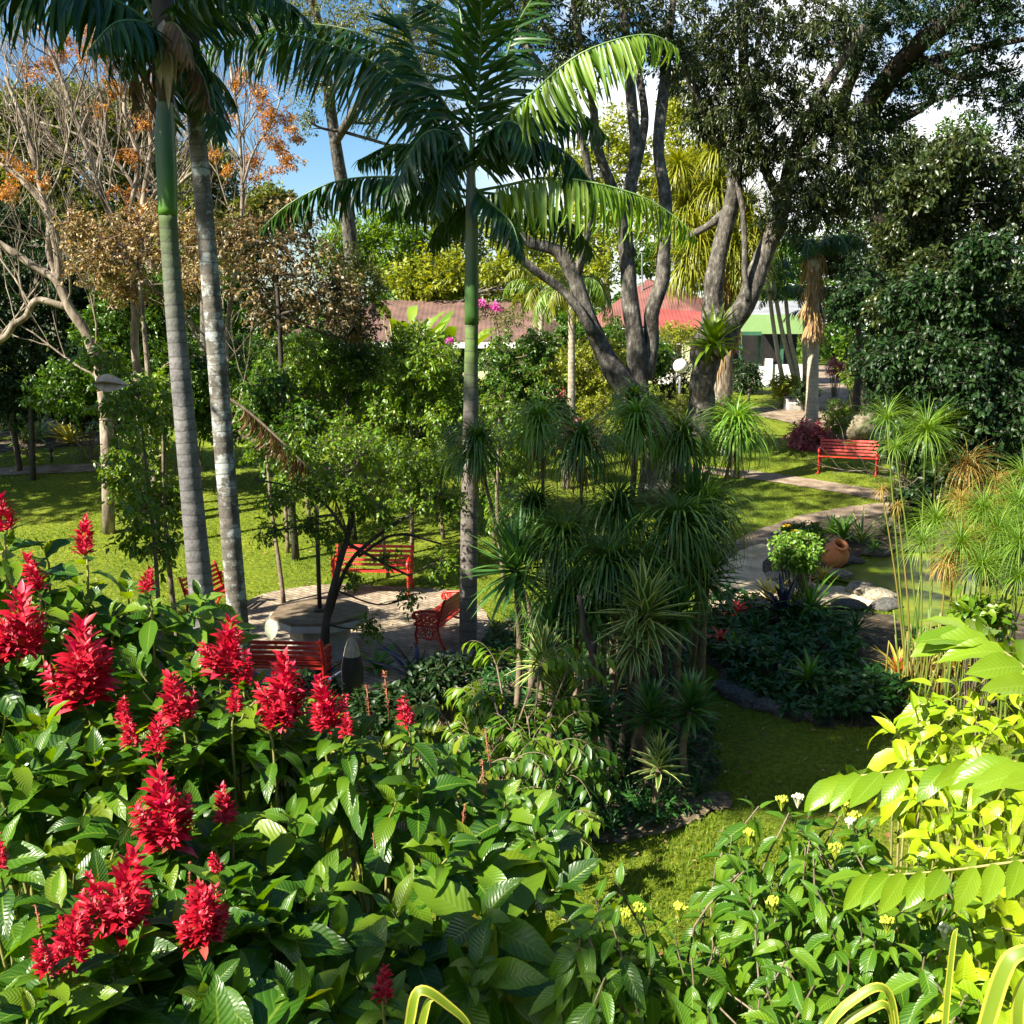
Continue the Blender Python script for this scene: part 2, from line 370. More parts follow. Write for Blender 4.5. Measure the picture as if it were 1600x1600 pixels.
M['yucca'] = leafmat('yucca_leaf', [(.035, .11, .025), (.06, .16, .03), (.1, .2, .04)], .2, 1.0, .34)
M['yuccav'] = leafmat('yucca_variegated', [(.05, .13, .03), (.08, .18, .035)], .22, 1.0, .35, edge=(.56, .56, .18))
M['papyrus'] = leafmat('papyrus_ray', [(.09, .20, .02), (.15, .28, .03), (.24, .34, .05)], .35, 1.0, .5)
M['papyrusdry'] = leafmat('papyrus_dry_ray', [(.3, .25, .04), (.42, .30, .07), (.4, .2, .06)], .35, .8, .6)
M['bromgreen'] = leafmat('bromeliad_leaf', [(.06, .18, .02), (.12, .25, .025)], .25, 1.0, .3)
M['bromyel'] = leafmat('bromeliad_yellow', [(.3, .3, .03), (.5, .42, .07), (.42, .36, .04)], .3, 1.0, .35)
M['brompur'] = leafmat('bromeliad_purple', [(.02, .02, .05), (.04, .04, .09), (.06, .07, .10)], .12, .8, .25)
M['bromred'] = leafmat('bromeliad_red', [(.55, .02, .015), (.7, .06, .03)], .25, .7, .35)
M['cordy'] = leafmat('red_foliage', [(.28, .03, .05), (.5, .08, .12), (.62, .24, .26), (.16, .06, .03)], .3, .7, .4)
M['pink'] = leafmat('pink_petal', [(.7, .08, .4), (.8, .2, .55)], .3, .8, .5)
M['white'] = leafmat('white_spathe', [(.5, .55, .42), (.62, .66, .5)], .3, .7, .4)
M['yflower'] = leafmat('yellow_petal', [(.75, .42, .01), (.8, .55, .02)], .2, .8, .5)
M['paddle'] = leafmat('paddle_leaf', [(.09, .19, .012), (.17, .27, .02), (.26, .35, .04)], .35, 1.0, .33)
M['stem'] = pmat('green_stem', [(.14, .15, .04), (.28, .25, .08)], 9, .6, .2)
M['woody'] = pmat('woody_stem', [(.10, .075, .05), (.22, .17, .11)], 12, .8, .4)
M['papstem'] = pmat('papyrus_stem', [(.06, .13, .02), (.17, .19, .035)], 1.2, .45, 0)
M['papstemdry'] = pmat('papyrus_dry_stem', [(.13, .13, .025), (.24, .17, .04)], 1.2, .5, 0)
M['bark'] = pmat('bark_grey', [(.035, .03, .025), (.10, .09, .072), (.17, .155, .13), (.36, .35, .31)], 9, .88, 1.0, detail=8, stretch=(1, 1, .45), poss=[.38, .52, .61, .72], bdist=.07)
M['barkpale'] = pmat('bark_pale', [(.07, .052, .036), (.20, .16, .115), (.38, .32, .25)], 5, .85, .6, stretch=(1, 1, .4), poss=[.34, .5, .66], bdist=.03)
M['barkdark'] = pmat('bark_dark', [(.03, .025, .02), (.075, .06, .045)], 6, .85, .7, stretch=(1, 1, .4))
M['twigred'] = pmat('red_brown_twig', [(.14, .07, .04), (.26, .15, .09)], 8, .8, .3)
M['palmtrunkA'] = ringmat('palm_trunk_grey', (.10, .096, .092), (.20, .19, .18), (.04, .037, .033), 7, top=(5.4, 6.8, (.055, .085, .02)))
M['palmtrunkB'] = ringmat('palm_trunk_lichen', (.07, .062, .048), (.20, .18, .145), (.06, .052, .04), 7, patch=(.33, .355, .33))
M['palmtrunkC'] = ringmat('palm_trunk_brown', (.13, .11, .09), (.20, .175, .15), (.05, .042, .035), 5, top=(4.2, 5.2, (.09, .15, .03)))
M['palmtrunkD'] = ringmat('palm_trunk_tan', (.34, .28, .2), (.5, .43, .32), (.22, .17, .11), 7)
M['shaft'] = pmat('crownshaft', [(.05, .12, .025), (.10, .18, .04), (.2, .27, .1)], 1.1, .38, .15, stretch=(3, 3, 1))
M['shaftpale'] = pmat('crownshaft_pale', [(.10, .17, .07), (.28, .34, .22), (.42, .46, .36)], 1.0, .42, .15, stretch=(3, 3, .8))
def shaftmat(name, stops, pos):
    m, t = newmat(name); L = t.links.new
    uv = N(t, 'ShaderNodeUVMap'); sx = N(t, 'ShaderNodeSeparateXYZ'); L(uv.outputs[0], sx.inputs[0])
    tcn = N(t, 'ShaderNodeTexCoord'); mpn = N(t, 'ShaderNodeMapping'); mpn.inputs['Scale'].default_value = (9, 9, .9); L(tcn.outputs['Object'], mpn.inputs[0])
    no = N(t, 'ShaderNodeTexNoise'); no.inputs['Scale'].default_value = 1.6; no.inputs['Detail'].default_value = 5; L(mpn.outputs[0], no.inputs['Vector'])
    ad = N(t, 'ShaderNodeMath', operation='MULTIPLY_ADD'); L(no.outputs['Fac'], ad.inputs[0]); ad.inputs[1].default_value = .5; L(sx.outputs[1], ad.inputs[2])
    dv = N(t, 'ShaderNodeMath', operation='MULTIPLY'); L(ad.outputs[0], dv.inputs[0]); dv.inputs[1].default_value = .4
    r = ramp(t, stops, pos); L(dv.outputs[0], r.inputs[0])
    pb = N(t, 'ShaderNodeBsdfPrincipled'); L(r.outputs[0], pb.inputs['Base Color']); pb.inputs['Roughness'].default_value = .42
    o = N(t, 'ShaderNodeOutputMaterial'); L(pb.outputs[0], o.inputs[0]); return m
M['shaftA'] = shaftmat('crownshaft_silver_green', [(.07, .17, .015), (.03, .10, .015), (.06, .10, .05), (.34, .37, .30)], [.1, .3, .55, .85])
M['shaftC'] = shaftmat('crownshaft_green', [(.06, .15, .02), (.04, .10, .02), (.12, .15, .07), (.22, .23, .17)], [.1, .35, .7, .95])
M['sheath'] = pmat('dry_sheath', [(.30, .22, .15), (.52, .44, .34)], 4, .7, .3, stretch=(4, 1, 1))
M['red'] = pmat('red_paint', [(.28, .014, .008), (.46, .02, .012), (.58, .032, .018)], 14, .38, .12, spec=.5, bdist=.003)
M['redslat'] = pmat('red_painted_wood', [(.26, .014, .008), (.46, .022, .012), (.58, .032, .018), (.50, .12, .07)], 9, .42, .35, stretch=(1, 8, 8), spec=.5, bdist=.003)
M['conc'] = pmat('concrete', [(.36, .33, .28), (.52, .49, .43)], 6, .85, .3)
M['conctop'] = pmat('table_top_concrete', [(.10, .07, .042), (.2, .15, .095)], 5, .8, .3)
M['pole'] = pmat('dark_pole', [(.045, .038, .03), (.08, .07, .055)], 8, .5, .1)
M['terracotta'] = pmat('terracotta_pot', [(.48, .17, .06), (.62, .25, .10)], 5, .75, .2)
M['rock'] = pmat('rock', [(.10, .088, .062), (.26, .23, .165), (.40, .355, .26)], 3.5, .9, 1.0, bdist=.06)
M['stempale'] = pmat('pale_palm_stem', [(.34, .30, .23), (.52, .47, .38)], 4, .8, .3, stretch=(1, 1, 3))
M['boulder'] = pmat('boulder_stone', [(.07, .058, .035), (.17, .145, .09), (.28, .25, .17)], 3.5, .9, 1.0, bdist=.06)
M['rockdark'] = pmat('dark_rock', [(.05, .05, .045), (.14, .135, .12)], 5, .9, 1.0, bdist=.05)
M['white_paint'] = pmat('white_wall', [(.70, .69, .65), (.82, .81, .77)], 2, .8, .1)
M['cream'] = pmat('cream_wall', [(.50, .48, .27), (.60, .57, .36)], 1.5, .8, .1)
M['greenp'] = pmat('pale_green_fascia', [(.22, .36, .13), (.27, .42, .17)], 1.0, .6, .05)
M['darkgreen'] = pmat('dark_green_trim', [(.03, .10, .06), (.05, .14, .08)], 2, .5, .05)
M['shade_wall'] = pmat('interior_shade_paint', [(.006, .006, .006), (.018, .016, .014)], 2, .8, 0)  # near-black; the pavilion's interior shade is put into the back wall's colour
M['glassdark'] = pmat('dark_glass', [(.01, .012, .012), (.02, .022, .022)], 1, .08, 0, spec=.6)
M['metal_roof'] = pmat('grey_metal_roof', [(.16, .17, .18), (.27, .28, .29)], 1.5, .45, .05)
M['globe'] = pmat('white_globe', [(.82, .82, .80), (.86, .86, .84)], 3, .18, 0, spec=.5)
M['plaque'] = pmat('plaque_face', [(.05, .045, .06), (.09, .08, .10)], 9, .3, 0)
M['post'] = pmat('dark_spathe', [(.012, .011, .012), (.03, .028, .028)], 6, .6, .3, stretch=(1, 1, .2))
M['spathetip'] = pmat('pale_spathe_tip', [(.22, .17, .11), (.45, .38, .28)], 9, .8, .3, stretch=(3, 3, .5))
def roofmat(name, c1, c2, rib):
    m, t = newmat(name); L = t.links.new
    tcn = N(t, 'ShaderNodeTexCoord'); w = N(t, 'ShaderNodeTexWave', wave_type='BANDS', bands_direction='X'); w.inputs['Scale'].default_value = rib; w.inputs['Distortion'].default_value = .3
    L(tcn.outputs['Object'], w.inputs['Vector'])
    no = N(t, 'ShaderNodeTexNoise'); no.inputs['Scale'].default_value = 1.3; no.inputs['Detail'].default_value = 8; L(tcn.outputs['Object'], no.inputs['Vector'])
    r = ramp(t, [c1, c2], [.3, .7]); L(no.outputs['Fac'], r.inputs[0])
    pb = N(t, 'ShaderNodeBsdfPrincipled'); L(r.outputs[0], pb.inputs['Base Color']); pb.inputs['Roughness'].default_value = .65
    b = N(t, 'ShaderNodeBump'); b.inputs['Strength'].default_value = .35; b.inputs['Distance'].default_value = .03; L(w.outputs['Fac'], b.inputs['Height']); L(b.outputs[0], pb.inputs['Normal'])
    o = N(t, 'ShaderNodeOutputMaterial'); L(pb.outputs[0], o.inputs[0]); return m
M['roof_brown'] = roofmat('terracotta_roof', (.085, .05, .038), (.17, .095, .072), 1.3)
M['roof_red'] = roofmat('red_metal_roof', (.20, .04, .03), (.32, .065, .05), 1.6)
M['roof_maroon'] = roofmat('maroon_roof', (.12, .045, .035), (.22, .085, .065), 2.4)
# ================================================================== the setting
UP0 = np.array([0, 0, 1.0])
def inpoly(poly, x, y):
    x = np.asarray(x); y = np.asarray(y); ins = np.zeros(x.shape, bool); n = len(poly)
    for i in range(n):
        x1, y1 = poly[i][:2]; x2, y2 = poly[(i + 1) % n][:2]
        c = ((y1 > y) != (y2 > y)) & (x < (x2 - x1) * (y - y1) / (y2 - y1 + 1e-12) + x1)
        ins ^= c
    return ins
def soft_outline(pts, n, jit=.05):
    p = np.array(pts)[:, :2]
    c = cr(np.vstack([p[-1:], p, p[:2]]), n + 2 * (n // (len(p))) )
    k = len(p); seg = len(c) / (k + 2)
    c = c[int(seg):int(seg) + int(seg * k)]
    return c + rng.normal(size=c.shape) * jit
def sheet(name, outline, off, mat):
    bm = bmesh.new()
    vs = [bm.verts.new((p[0], p[1], 0)) for p in outline]
    f = bm.faces.new(vs); bmesh.ops.triangulate(bm, faces=[f])
    for _ in range(6):
        es = [e for e in bm.edges if e.calc_length() > .7]
        if not es: break
        bmesh.ops.subdivide_edges(bm, edges=es, cuts=1)
        bmesh.ops.triangulate(bm, faces=bm.faces[:])
    for v in bm.verts: v.co.z = float(g(v.co.x, v.co.y)) + off
    for f in bm.faces:
        if f.normal.z < 0: f.normal_flip()
    bmesh.ops.recalc_face_normals(bm, faces=bm.faces[:])
    me = bpy.data.meshes.new(name); bm.to_mesh(me); bm.free()
    for p in me.polygons: p.use_smooth = True
    me.materials.append(mat); o = bpy.data.objects.new(name, me); COL.objects.link(o)
    return struct(o)
def ribbon(pxs, w):
    c = np.array([G(*p)[:2] for p in pxs]); c = cr(c, 40)
    t = nz(np.gradient(c, axis=0)); nrm = np.stack([-t[:, 1], t[:, 0]], -1)
    wv = np.asarray(w) / 2 * (1 + rng.normal(size=(40, 1)) * .04)
    return np.vstack([c + nrm * wv, (c - nrm * wv)[::-1]])

# grass ground -----------------------------------------------------
def groundmat():
    m, t = newmat('lawn'); L = t.links.new
    tcn = N(t, 'ShaderNodeTexCoord')
    n1 = N(t, 'ShaderNodeTexNoise'); n1.inputs['Scale'].default_value = .55; n1.inputs['Detail'].default_value = 9; n1.inputs['Roughness'].default_value = .7; L(tcn.outputs['Object'], n1.inputs['Vector'])
    n2 = N(t, 'ShaderNodeTexNoise'); n2.inputs['Scale'].default_value = 11; n2.inputs['Detail'].default_value = 6; n2.inputs['Roughness'].default_value = .75; L(tcn.outputs['Object'], n2.inputs['Vector'])
    r1 = ramp(t, [(.09, .135, .008), (.15, .195, .010), (.20, .23, .018)], [.32, .5, .68]); L(n1.outputs['Fac'], r1.inputs[0])
    r2 = ramp(t, [(.28, .32, .28), (1.25, 1.22, 1.1)], [.36, .62]); L(n2.outputs['Fac'], r2.inputs[0])
    mm = N(t, 'ShaderNodeMix', data_type='RGBA', blend_type='MULTIPLY'); mm.inputs[0].default_value = .85; L(r1.outputs[0], mm.inputs[6]); L(r2.outputs[0], mm.inputs[7])
    pb = N(t, 'ShaderNodeBsdfPrincipled'); L(mm.outputs[2], pb.inputs['Base Color']); pb.inputs['Roughness'].default_value = .85; pb.inputs['Specular IOR Level'].default_value = .2
    b = N(t, 'ShaderNodeBump'); b.inputs['Strength'].default_value = 1.0; b.inputs['Distance'].default_value = .05; L(n2.outputs['Fac'], b.inputs['Height']); L(b.outputs[0], pb.inputs['Normal'])
    o = N(t, 'ShaderNodeOutputMaterial'); L(pb.outputs[0], o.inputs[0]); return m
xs = np.concatenate([np.linspace(-300, -30, 16), np.linspace(-28, 28, 141), np.linspace(30, 300, 16)])
ys = np.concatenate([np.linspace(-60, -6, 8), np.linspace(-5, 50, 184), np.linspace(55, 500, 22)])
X, Y_ = np.meshgrid(xs, ys); nx, ny = len(xs), len(ys)
gb = MB(); i = np.arange(ny - 1)[:, None] * nx; j = np.arange(nx - 1)[None]
gb.add(np.stack([X, Y_, g(X, Y_)], -1), np.stack([i + j, i + j + 1, i + j + nx + 1, i + j + nx], -1).reshape(-1, 4))
struct(gb.build('ground', groundmat()))

# paving, paths, beds, pond ----------------------------------------
def pavemat():
    m, t = newmat('brick_paving'); L = t.links.new
    tcn = N(t, 'ShaderNodeTexCoord'); mpn = N(t, 'ShaderNodeMapping'); mpn.inputs['Rotation'].default_value = (0, 0, RAD(38)); L(tcn.outputs['Object'], mpn.inputs[0])
    br = N(t, 'ShaderNodeTexBrick'); br.inputs['Scale'].default_value = 1.0
    br.inputs['Brick Width'].default_value = .23; br.inputs['Row Height'].default_value = .115; br.inputs['Mortar Size'].default_value = .007
    br.inputs['Color1'].default_value = (.22, .18, .13, 1); br.inputs['Color2'].default_value = (.38, .32, .24, 1); br.inputs['Mortar'].default_value = (.05, .042, .03, 1)
    L(mpn.outputs[0], br.inputs['Vector'])
    n1 = N(t, 'ShaderNodeTexNoise'); n1.inputs['Scale'].default_value = 1.7; n1.inputs['Detail'].default_value = 8; n1.inputs['Roughness'].default_value = .7; L(tcn.outputs['Object'], n1.inputs['Vector'])
    r = ramp(t, [(.55, .5, .42), (1.2, 1.15, 1.1)], [.3, .65]); L(n1.outputs['Fac'], r.inputs[0])
    mm = N(t, 'ShaderNodeMix', data_type='RGBA', blend_type='MULTIPLY'); mm.inputs[0].default_value = 1; L(br.outputs[0], mm.inputs[6]); L(r.outputs[0], mm.inputs[7])
    pb = N(t, 'ShaderNodeBsdfPrincipled'); L(mm.outputs[2], pb.inputs['Base Color']); pb.inputs['Roughness'].default_value = .85
    b = N(t, 'ShaderNodeBump'); b.inputs['Strength'].default_value = .8; b.inputs['Distance'].default_value = .012; b.invert = True; L(br.outputs['Fac'], b.inputs['Height']); L(b.outputs[0], pb.inputs['Normal'])
    o = N(t, 'ShaderNodeOutputMaterial'); L(pb.outputs[0], o.inputs[0]); return m
M['path'] = pmat('path_concrete', [(.11, .08, .052), (.21, .155, .105), (.30, .235, .165)], 2.2, .9, .4, detail=9)
M['sand'] = pmat('sandy_stone', [(.36, .28, .17), (.52, .42, .27), (.60, .50, .34)], 1.8, .9, .5, detail=9)
M['soil'] = pmat('bed_soil', [(.02, .015, .01), (.06, .045, .028), (.13, .10, .06)], 5, .95, 1.0, detail=9, bdist=.05)
M['mulch'] = pmat('dry_leaf_litter', [(.04, .03, .017), (.13, .10, .055), (.28, .22, .125)], 14, .95, 1.0, detail=9, bdist=.04)
polys = {}
def lay(key, name, outline, off, mat): polys[key] = np.asarray(outline); return sheet(name, outline, off, mat)
lay('patio', 'paving', soft_outline([G(*p) for p in [(340, 985), (385, 942), (430, 925), (515, 914), (600, 917), (690, 922), (742, 942), (765, 975), (745, 1015), (690, 1065), (560, 1095), (430, 1075), (360, 1030)]], 90, .01), .020, pavemat())
lay('pathA', 'path', ribbon([(1060, 733), (1130, 738), (1200, 746), (1290, 760), (1380, 776), (1440, 792)], .95), .024, M['path'])
lay('pathB', 'path', ribbon([(1440, 796), (1370, 800), (1300, 812), (1235, 832), (1185, 855), (1160, 885), (1140, 935)], 1.25), .030, M['path'])
lay('terrace', 'sandy_path', soft_outline([G(*p) for p in [(1125, 905), (1150, 868), (1195, 852), (1225, 880), (1250, 905), (1300, 918), (1375, 922), (1392, 938), (1350, 952), (1250, 945), (1180, 952), (1110, 955)]], 80, .03), .036, M['sand'])
lay('pathC', 'path', ribbon([(1090, 628), (1150, 640), (1210, 646), (1265, 658), (1330, 678), (1400, 690)], 1.9), .024, M['path'])
lay('pathD', 'path', ribbon([(1278, 572), (1288, 590), (1296, 610), (1285, 635), (1262, 655)], 1.5), .030, M['path'])
lay('pathE', 'path', ribbon([(-120, 745), (0, 738), (80, 734), (160, 731), (260, 727)], 1.0), .024, M['path'])
lay('bedR', 'garden_bed', soft_outline([G(*p) for p in [(1085, 1000), (1100, 960), (1180, 944), (1300, 950), (1400, 960), (1600, 960), (1620, 1080), (1390, 1130), (1290, 1135), (1200, 1110), (1130, 1070)]], 80, .06), .016, M['soil'])
lay('bedC', 'garden_bed', soft_outline([G(*p) for p in [(745, 1020), (800, 965), (930, 950), (1060, 965), (1075, 1060), (1120, 1170), (1090, 1270), (980, 1300), (860, 1280), (760, 1150)]], 80, .06), .020, M['soil'])
lay('bedP', 'garden_bed', soft_outline([G(*p) for p in [(1200, 905), (1215, 855), (1290, 815), (1400, 808), (1480, 830), (1600, 840), (1600, 870), (1400, 865), (1320, 885), (1280, 910)]], 80, .06), .042, M['soil'])
lay('litter', 'leaf_litter', soft_outline([G(*p) for p in [(930, 1285), (1040, 1255), (1130, 1240), (1140, 1262), (1080, 1290), (980, 1318), (930, 1315)]], 60, .05), .030, M['mulch'])
lay('bedL', 'garden_bed', soft_outline([G(*p) for p in [(-80, 655), (60, 648), (200, 640), (280, 660), (190, 690), (60, 700), (-80, 708)]], 60, .1), .018, M['soil'])
lay('bedM', 'garden_bed', soft_outline([G(*p) for p in [(330, 655), (500, 640), (700, 640), (880, 650), (960, 700), (800, 700), (560, 688), (380, 690)]], 60, .1), .018, M['soil'])
lay('bedW', 'garden_bed', soft_outline([G(*p) for p in [(1330, 660), (1400, 690), (1470, 760), (1500, 850), (1750, 900), (1900, 640), (1500, 600), (1350, 590)]], 60, .1), .018, M['soil'])
# pond with algae-green water
def pondmat():
    m, t = newmat('pond_water'); L = t.links.new
    tcn = N(t, 'ShaderNodeTexCoord'); n1 = N(t, 'ShaderNodeTexNoise'); n1.inputs['Scale'].default_value = 1.6; n1.inputs['Detail'].default_value = 8; L(tcn.outputs['Object'], n1.inputs['Vector'])
    r = ramp(t, [(.05, .085, .006), (.11, .155, .008), (.19, .22, .012)], [.35, .5, .68]); L(n1.outputs['Fac'], r.inputs[0])
    n2 = N(t, 'ShaderNodeTexNoise'); n2.inputs['Scale'].default_value = 60; n2.inputs['Detail'].default_value = 3; L(tcn.outputs['Object'], n2.inputs['Vector'])
    pb = N(t, 'ShaderNodeBsdfPrincipled'); L(r.outputs[0], pb.inputs['Base Color']); pb.inputs['Roughness'].default_value = .32
    b = N(t, 'ShaderNodeBump'); b.inputs['Strength'].default_value = .35; b.inputs['Distance'].default_value = .01; L(n2.outputs['Fac'], b.inputs['Height']); L(b.outputs[0], pb.inputs['Normal'])
    o = N(t, 'ShaderNodeOutputMaterial'); L(pb.outputs[0], o.inputs[0]); return m
pond = soft_outline([G(*p) for p in [(1300, 905), (1330, 886), (1400, 870), (1470, 872), (1520, 890), (1515, 960), (1470, 980), (1420, 985), (1395, 962), (1388, 934), (1345, 918)]], 90, .0)
lay('pond', 'pond_water', pond, .050, pondmat())
# stones around the pond edge, each its own
def stone(name, label, p, r, mat, group, sq=.6):
    bm = bmesh.new(); bmesh.ops.create_icosphere(bm, subdivisions=3, radius=1)
    off = U(-50, 50, 3)
    from mathutils import noise
    for v in bm.verts:
        n = noise.noise(Vector(v.co) * 1.3 + Vector(off)) * .35 + noise.noise(Vector(v.co) * 3.1 + Vector(off)) * .12
        v.co *= 1 + n
        v.co.z *= sq; v.co.x *= 1.25
    me = bpy.data.meshes.new(name); bm.to_mesh(me); bm.free(); me.materials.append(mat)
    for pl in me.polygons: pl.use_smooth = True
    o = bpy.data.objects.new(name, me); COL.objects.link(o); o.location = [float(c) for c in p]; o.scale = (r, r, r); o.rotation_euler = (0, 0, U(0, 6.28))
    return tag(o, label, 'stone', group)
for k, (x, y, r, lb) in enumerate([(1312, 902, .24, 'grey pond-edge stone beside the terracotta jar'), (1345, 925, .30, 'flat tan stone on the pond edge in front of the jar'), (1372, 936, .30, 'flat tan stone at the corner of the pond edge'),
        (1385, 950, .27, 'dark-sided stone at the tip of the pond edge beside the green water'), (1325, 950, .26, 'dark stone below the sandy terrace near the pond'), (1215, 905, .22, 'pale stone at the foot of the white-flowered clump'), (1237, 915, .26, 'pale rounded stone on the sandy terrace left of the jar'),
        (1262, 922, .18, 'small pale stone on the sandy terrace in front of the jar'), (1375, 868, .25, 'dark stone on the far pond bank behind the jar'), (1330, 880, .22, 'dark stone on the far pond bank right of the jar'), (1515, 862, .35, 'pale flat stone on the far pond bank among the papyrus'), (1590, 920, .50, 'large grey-brown boulder at the right frame edge behind the papyrus')]):
    stone('stone', lb, G(x, y) + [0, 0, r * .25], r, M['rock'] if k not in (3, 4, 8, 9) else M['rockdark'], 'stones around the pond', .5)
for k, (x, y, r) in enumerate([(1130, 1078, .17), (1150, 1088, .2), (1172, 1098, .2), (1195, 1106, .18), (1220, 1112, .22), (1248, 1118, .18), (1272, 1122, .2)]):
    stone('stone', ['leftmost dark edging stone of the shaded bed', 'second dark edging stone from the left along the shaded bed', 'third dark edging stone from the left along the shaded bed', 'middle dark edging stone along the shaded bed', 'third dark edging stone from the right along the shaded bed', 'second dark edging stone from the right along the shaded bed', 'rightmost dark edging stone of the shaded bed'][k],
          G(x, y) + [0, 0, .04], r, M['rockdark'], 'dark stones edging the shaded bed', .6)
stone('boulder', 'pale sunlit boulder beside the back path right of the leaning palm trunk', G(1341, 684) + [0, 0, .35], .62, M['boulder'], None, .95)

# grass blades on the near lawn (nobody could count them)
def grass(n, y0, y1, h0, h1, w):
    y = y0 + (y1 - y0) * rng.random(n) ** 1.5; x = (rng.random(n) - .5) * 1.04 * y
    keep = np.ones(n, bool)
    for k, pl in polys.items():
        if k in ('bedC',): keep &= ~inpoly(pl, x, y) | (rng.random(n) < .12)
        else: keep &= ~inpoly(pl, x, y)
    x, y = x[keep], y[keep]; k = len(x)
    A = nz(np.stack([U(-.6, .6, k), U(-.6, .6, k), np.ones(k)], -1)); mb = MB()
    patch = .75 + .35 * np.sin(x * 1.7 + np.sin(y * 1.1) * 2) * np.sin(y * 1.3 + 1)
    place(mb, TS, np.stack([x, y, g(x, y) - .004], -1), A, rdir(k), U(h0, h1, k) * patch, w * (1 + .04 * y))
    return mb
gm = grass(170000, 6.5, 17, .03, .085, .0055)
gm2 = grass(190000, 15, 34, .03, .085, .009); gm.v += gm2.v; gm.uv += gm2.uv; gm.f += [f + gm.n for f in gm2.f]; gm.n += gm2.n
o = stuff(gm.build('grass', M['grass'], smooth=False)); tag(o, 'short mown green grass covering the lawn', 'grass')

# fallen leaves scattered over lawn and paving
n = 1500; y = 7 + 27 * rng.random(n) ** 1.3; x = (rng.random(n) - .5) * 1.04 * y; k = ~inpoly(polys['pond'], x, y) & ~inpoly(polys['bedC'], x, y); x, y = x[k], y[k]
fl = MB(); az = U(0, 6.28, len(x)); place(fl, TM[:2], np.stack([x, y, g(x, y) + .045], -1), np.stack([np.cos(az), np.sin(az), U(-.1, .25, len(x))], -1), UP0 + .35 * rng.normal(size=(len(x), 3)), U(.05, .12, len(x)), U(.025, .05, len(x)))
o = stuff(fl.build('fallen_leaves', M['tan'])); tag(o, 'dry brown fallen leaves scattered over the lawn and paving', 'fallen leaves')
# ------------------------------------------------------------------ house
def quad(mb, a, b, c, d, th=.08):
    a, b, c, d = [np.asarray(q, float) for q in (a, b, c, d)]
    n = nz(np.cross(b - a, d - a)) * th
    V = np.array([a, b, c, d, a - n, b - n, c - n, d - n])
    mb.add(V, np.array([[0, 1, 2, 3], [7, 6, 5, 4], [0, 4, 5, 1], [1, 5, 6, 2], [2, 6, 7, 3], [3, 7, 4, 0]]))
def boxpart(name, mat, root, c, s, rz=0):
    b = MB(); box(b, c, s, rz); return b.build(name, mat, root, smooth=False)
gz = float(g(0, 50))
h = thing('house', 'long low cream house with a faded terracotta roof behind the shrubs', 'house', (-2, 54, gz))
b = MB()
quad(b, P(400, 536, 51), P(838, 536, 51), P(838, 470, 57), P(598, 469, 57)); quad(b, P(838, 536, 51), P(905, 540, 54), P(838, 470, 57), P(838, 470, 57.02))
b.build('roof', M['roof_brown'], h, smooth=False)
x0, x1 = P(420, 536, 51.6)[0], P(850, 536, 51.6)[0]; ze = P(600, 541, 51.3)[2]
boxpart('wall', M['cream'], h, ((x0 + x1) / 2, 54.5, (gz + ze) / 2 - .1), (x1 - x0, 5.6, ze - gz))
boxpart('fascia', M['white_paint'], h, ((x0 + x1) / 2, 51.05, ze + .05), (x1 - x0 + .3, .1, .28))
for px in (470, 560, 650, 735):
    w = boxpart('window', M['white_paint'], h, (P(px, 560, 51.6)[0], 51.66, gz + 1.1), (1.5, .1, 1.1)); pane = MB(); box(pane, (P(px, 560, 51.6)[0], 51.60, gz + 1.1), (1.3, .04, .92)); pane.build('pane', M['glassdark'], w, smooth=False)
h2 = thing('house', 'cream house wing with a red hipped roof behind the twin trunks', 'house', (9.5, 52, gz))
b = MB(); ap = P(1013, 436, 55); ap2 = P(1016, 436, 58)
quad(b, P(905, 512, 51), P(1120, 507, 51), ap, ap - [.02, 0, 0]); quad(b, P(1120, 507, 51), P(1190, 500, 59), ap2, ap)
b.build('roof', M['roof_maroon'], h2, smooth=False)
b = MB(); quad(b, P(1010, 516, 48), P(1118, 516, 48), P(1106, 488, 50.5), P(1030, 482, 50.5)); b.build('porch_roof', M['roof_red'], h2, smooth=False)
xa, xb = P(915, 520, 51.5)[0], P(1115, 520, 51.5)[0]
zt = P(1000, 514, 51.6)[2]
boxpart('wall', M['cream'], h2, ((xa + xb) / 2, 53.2, (gz + zt) / 2), (xb - xa, 3.2, zt - gz))
for px in (955, 1040):
    w = boxpart('window', M['white_paint'], h2, (P(px, 560, 51.5)[0], 51.56, gz + 1.15), (1.7, .1, 1.3)); pane = MB(); box(pane, (P(px, 560, 51.5)[0], 51.49, gz + 1.15), (1.5, .05, 1.1)); pane.build('pane', M['glassdark'], w, smooth=False)
for px in (1018, 1073):
    boxpart('column', M['cream'], h2, (P(px, 540, 48.3)[0], 48.3, gz + .85), (.38, .38, 2.15))
b = MB(); sticks(b, [P(1004, 470, 54)], [P(1003, 395, 54)], .05, .03); b.build('vent_pipe', M['metal_roof'], h2)
boxpart('low_wall', M['white_paint'], h2, (P(1045, 605, 47.4)[0], 47.4, gz + .2), (1.0, .15, .5))
v = thing('pavilion', 'open pavilion with pale green fascia and grey roof behind the slender white trunks', 'pavilion', (13, 48, gz))
e0, e1 = P(1150, 492, 46), P(1262, 492, 46)
b = MB(); quad(b, e0, e1, P(1262, 470, 50), P(1158, 470, 50)); b.build('roof', M['metal_roof'], v, smooth=False)
zf = P(1200, 506, 46)[2]; hf = px2m(29, 46)
boxpart('fascia', M['greenp'], v, ((e0[0] + e1[0]) / 2, 45.98, zf - .02), (e1[0] - e0[0] + .1, .12, hf))
boxpart('gutter', M['darkgreen'], v, (P(1160, 518, 46)[0], 45.7, zf - hf / 2), (1.5, .3, .16))
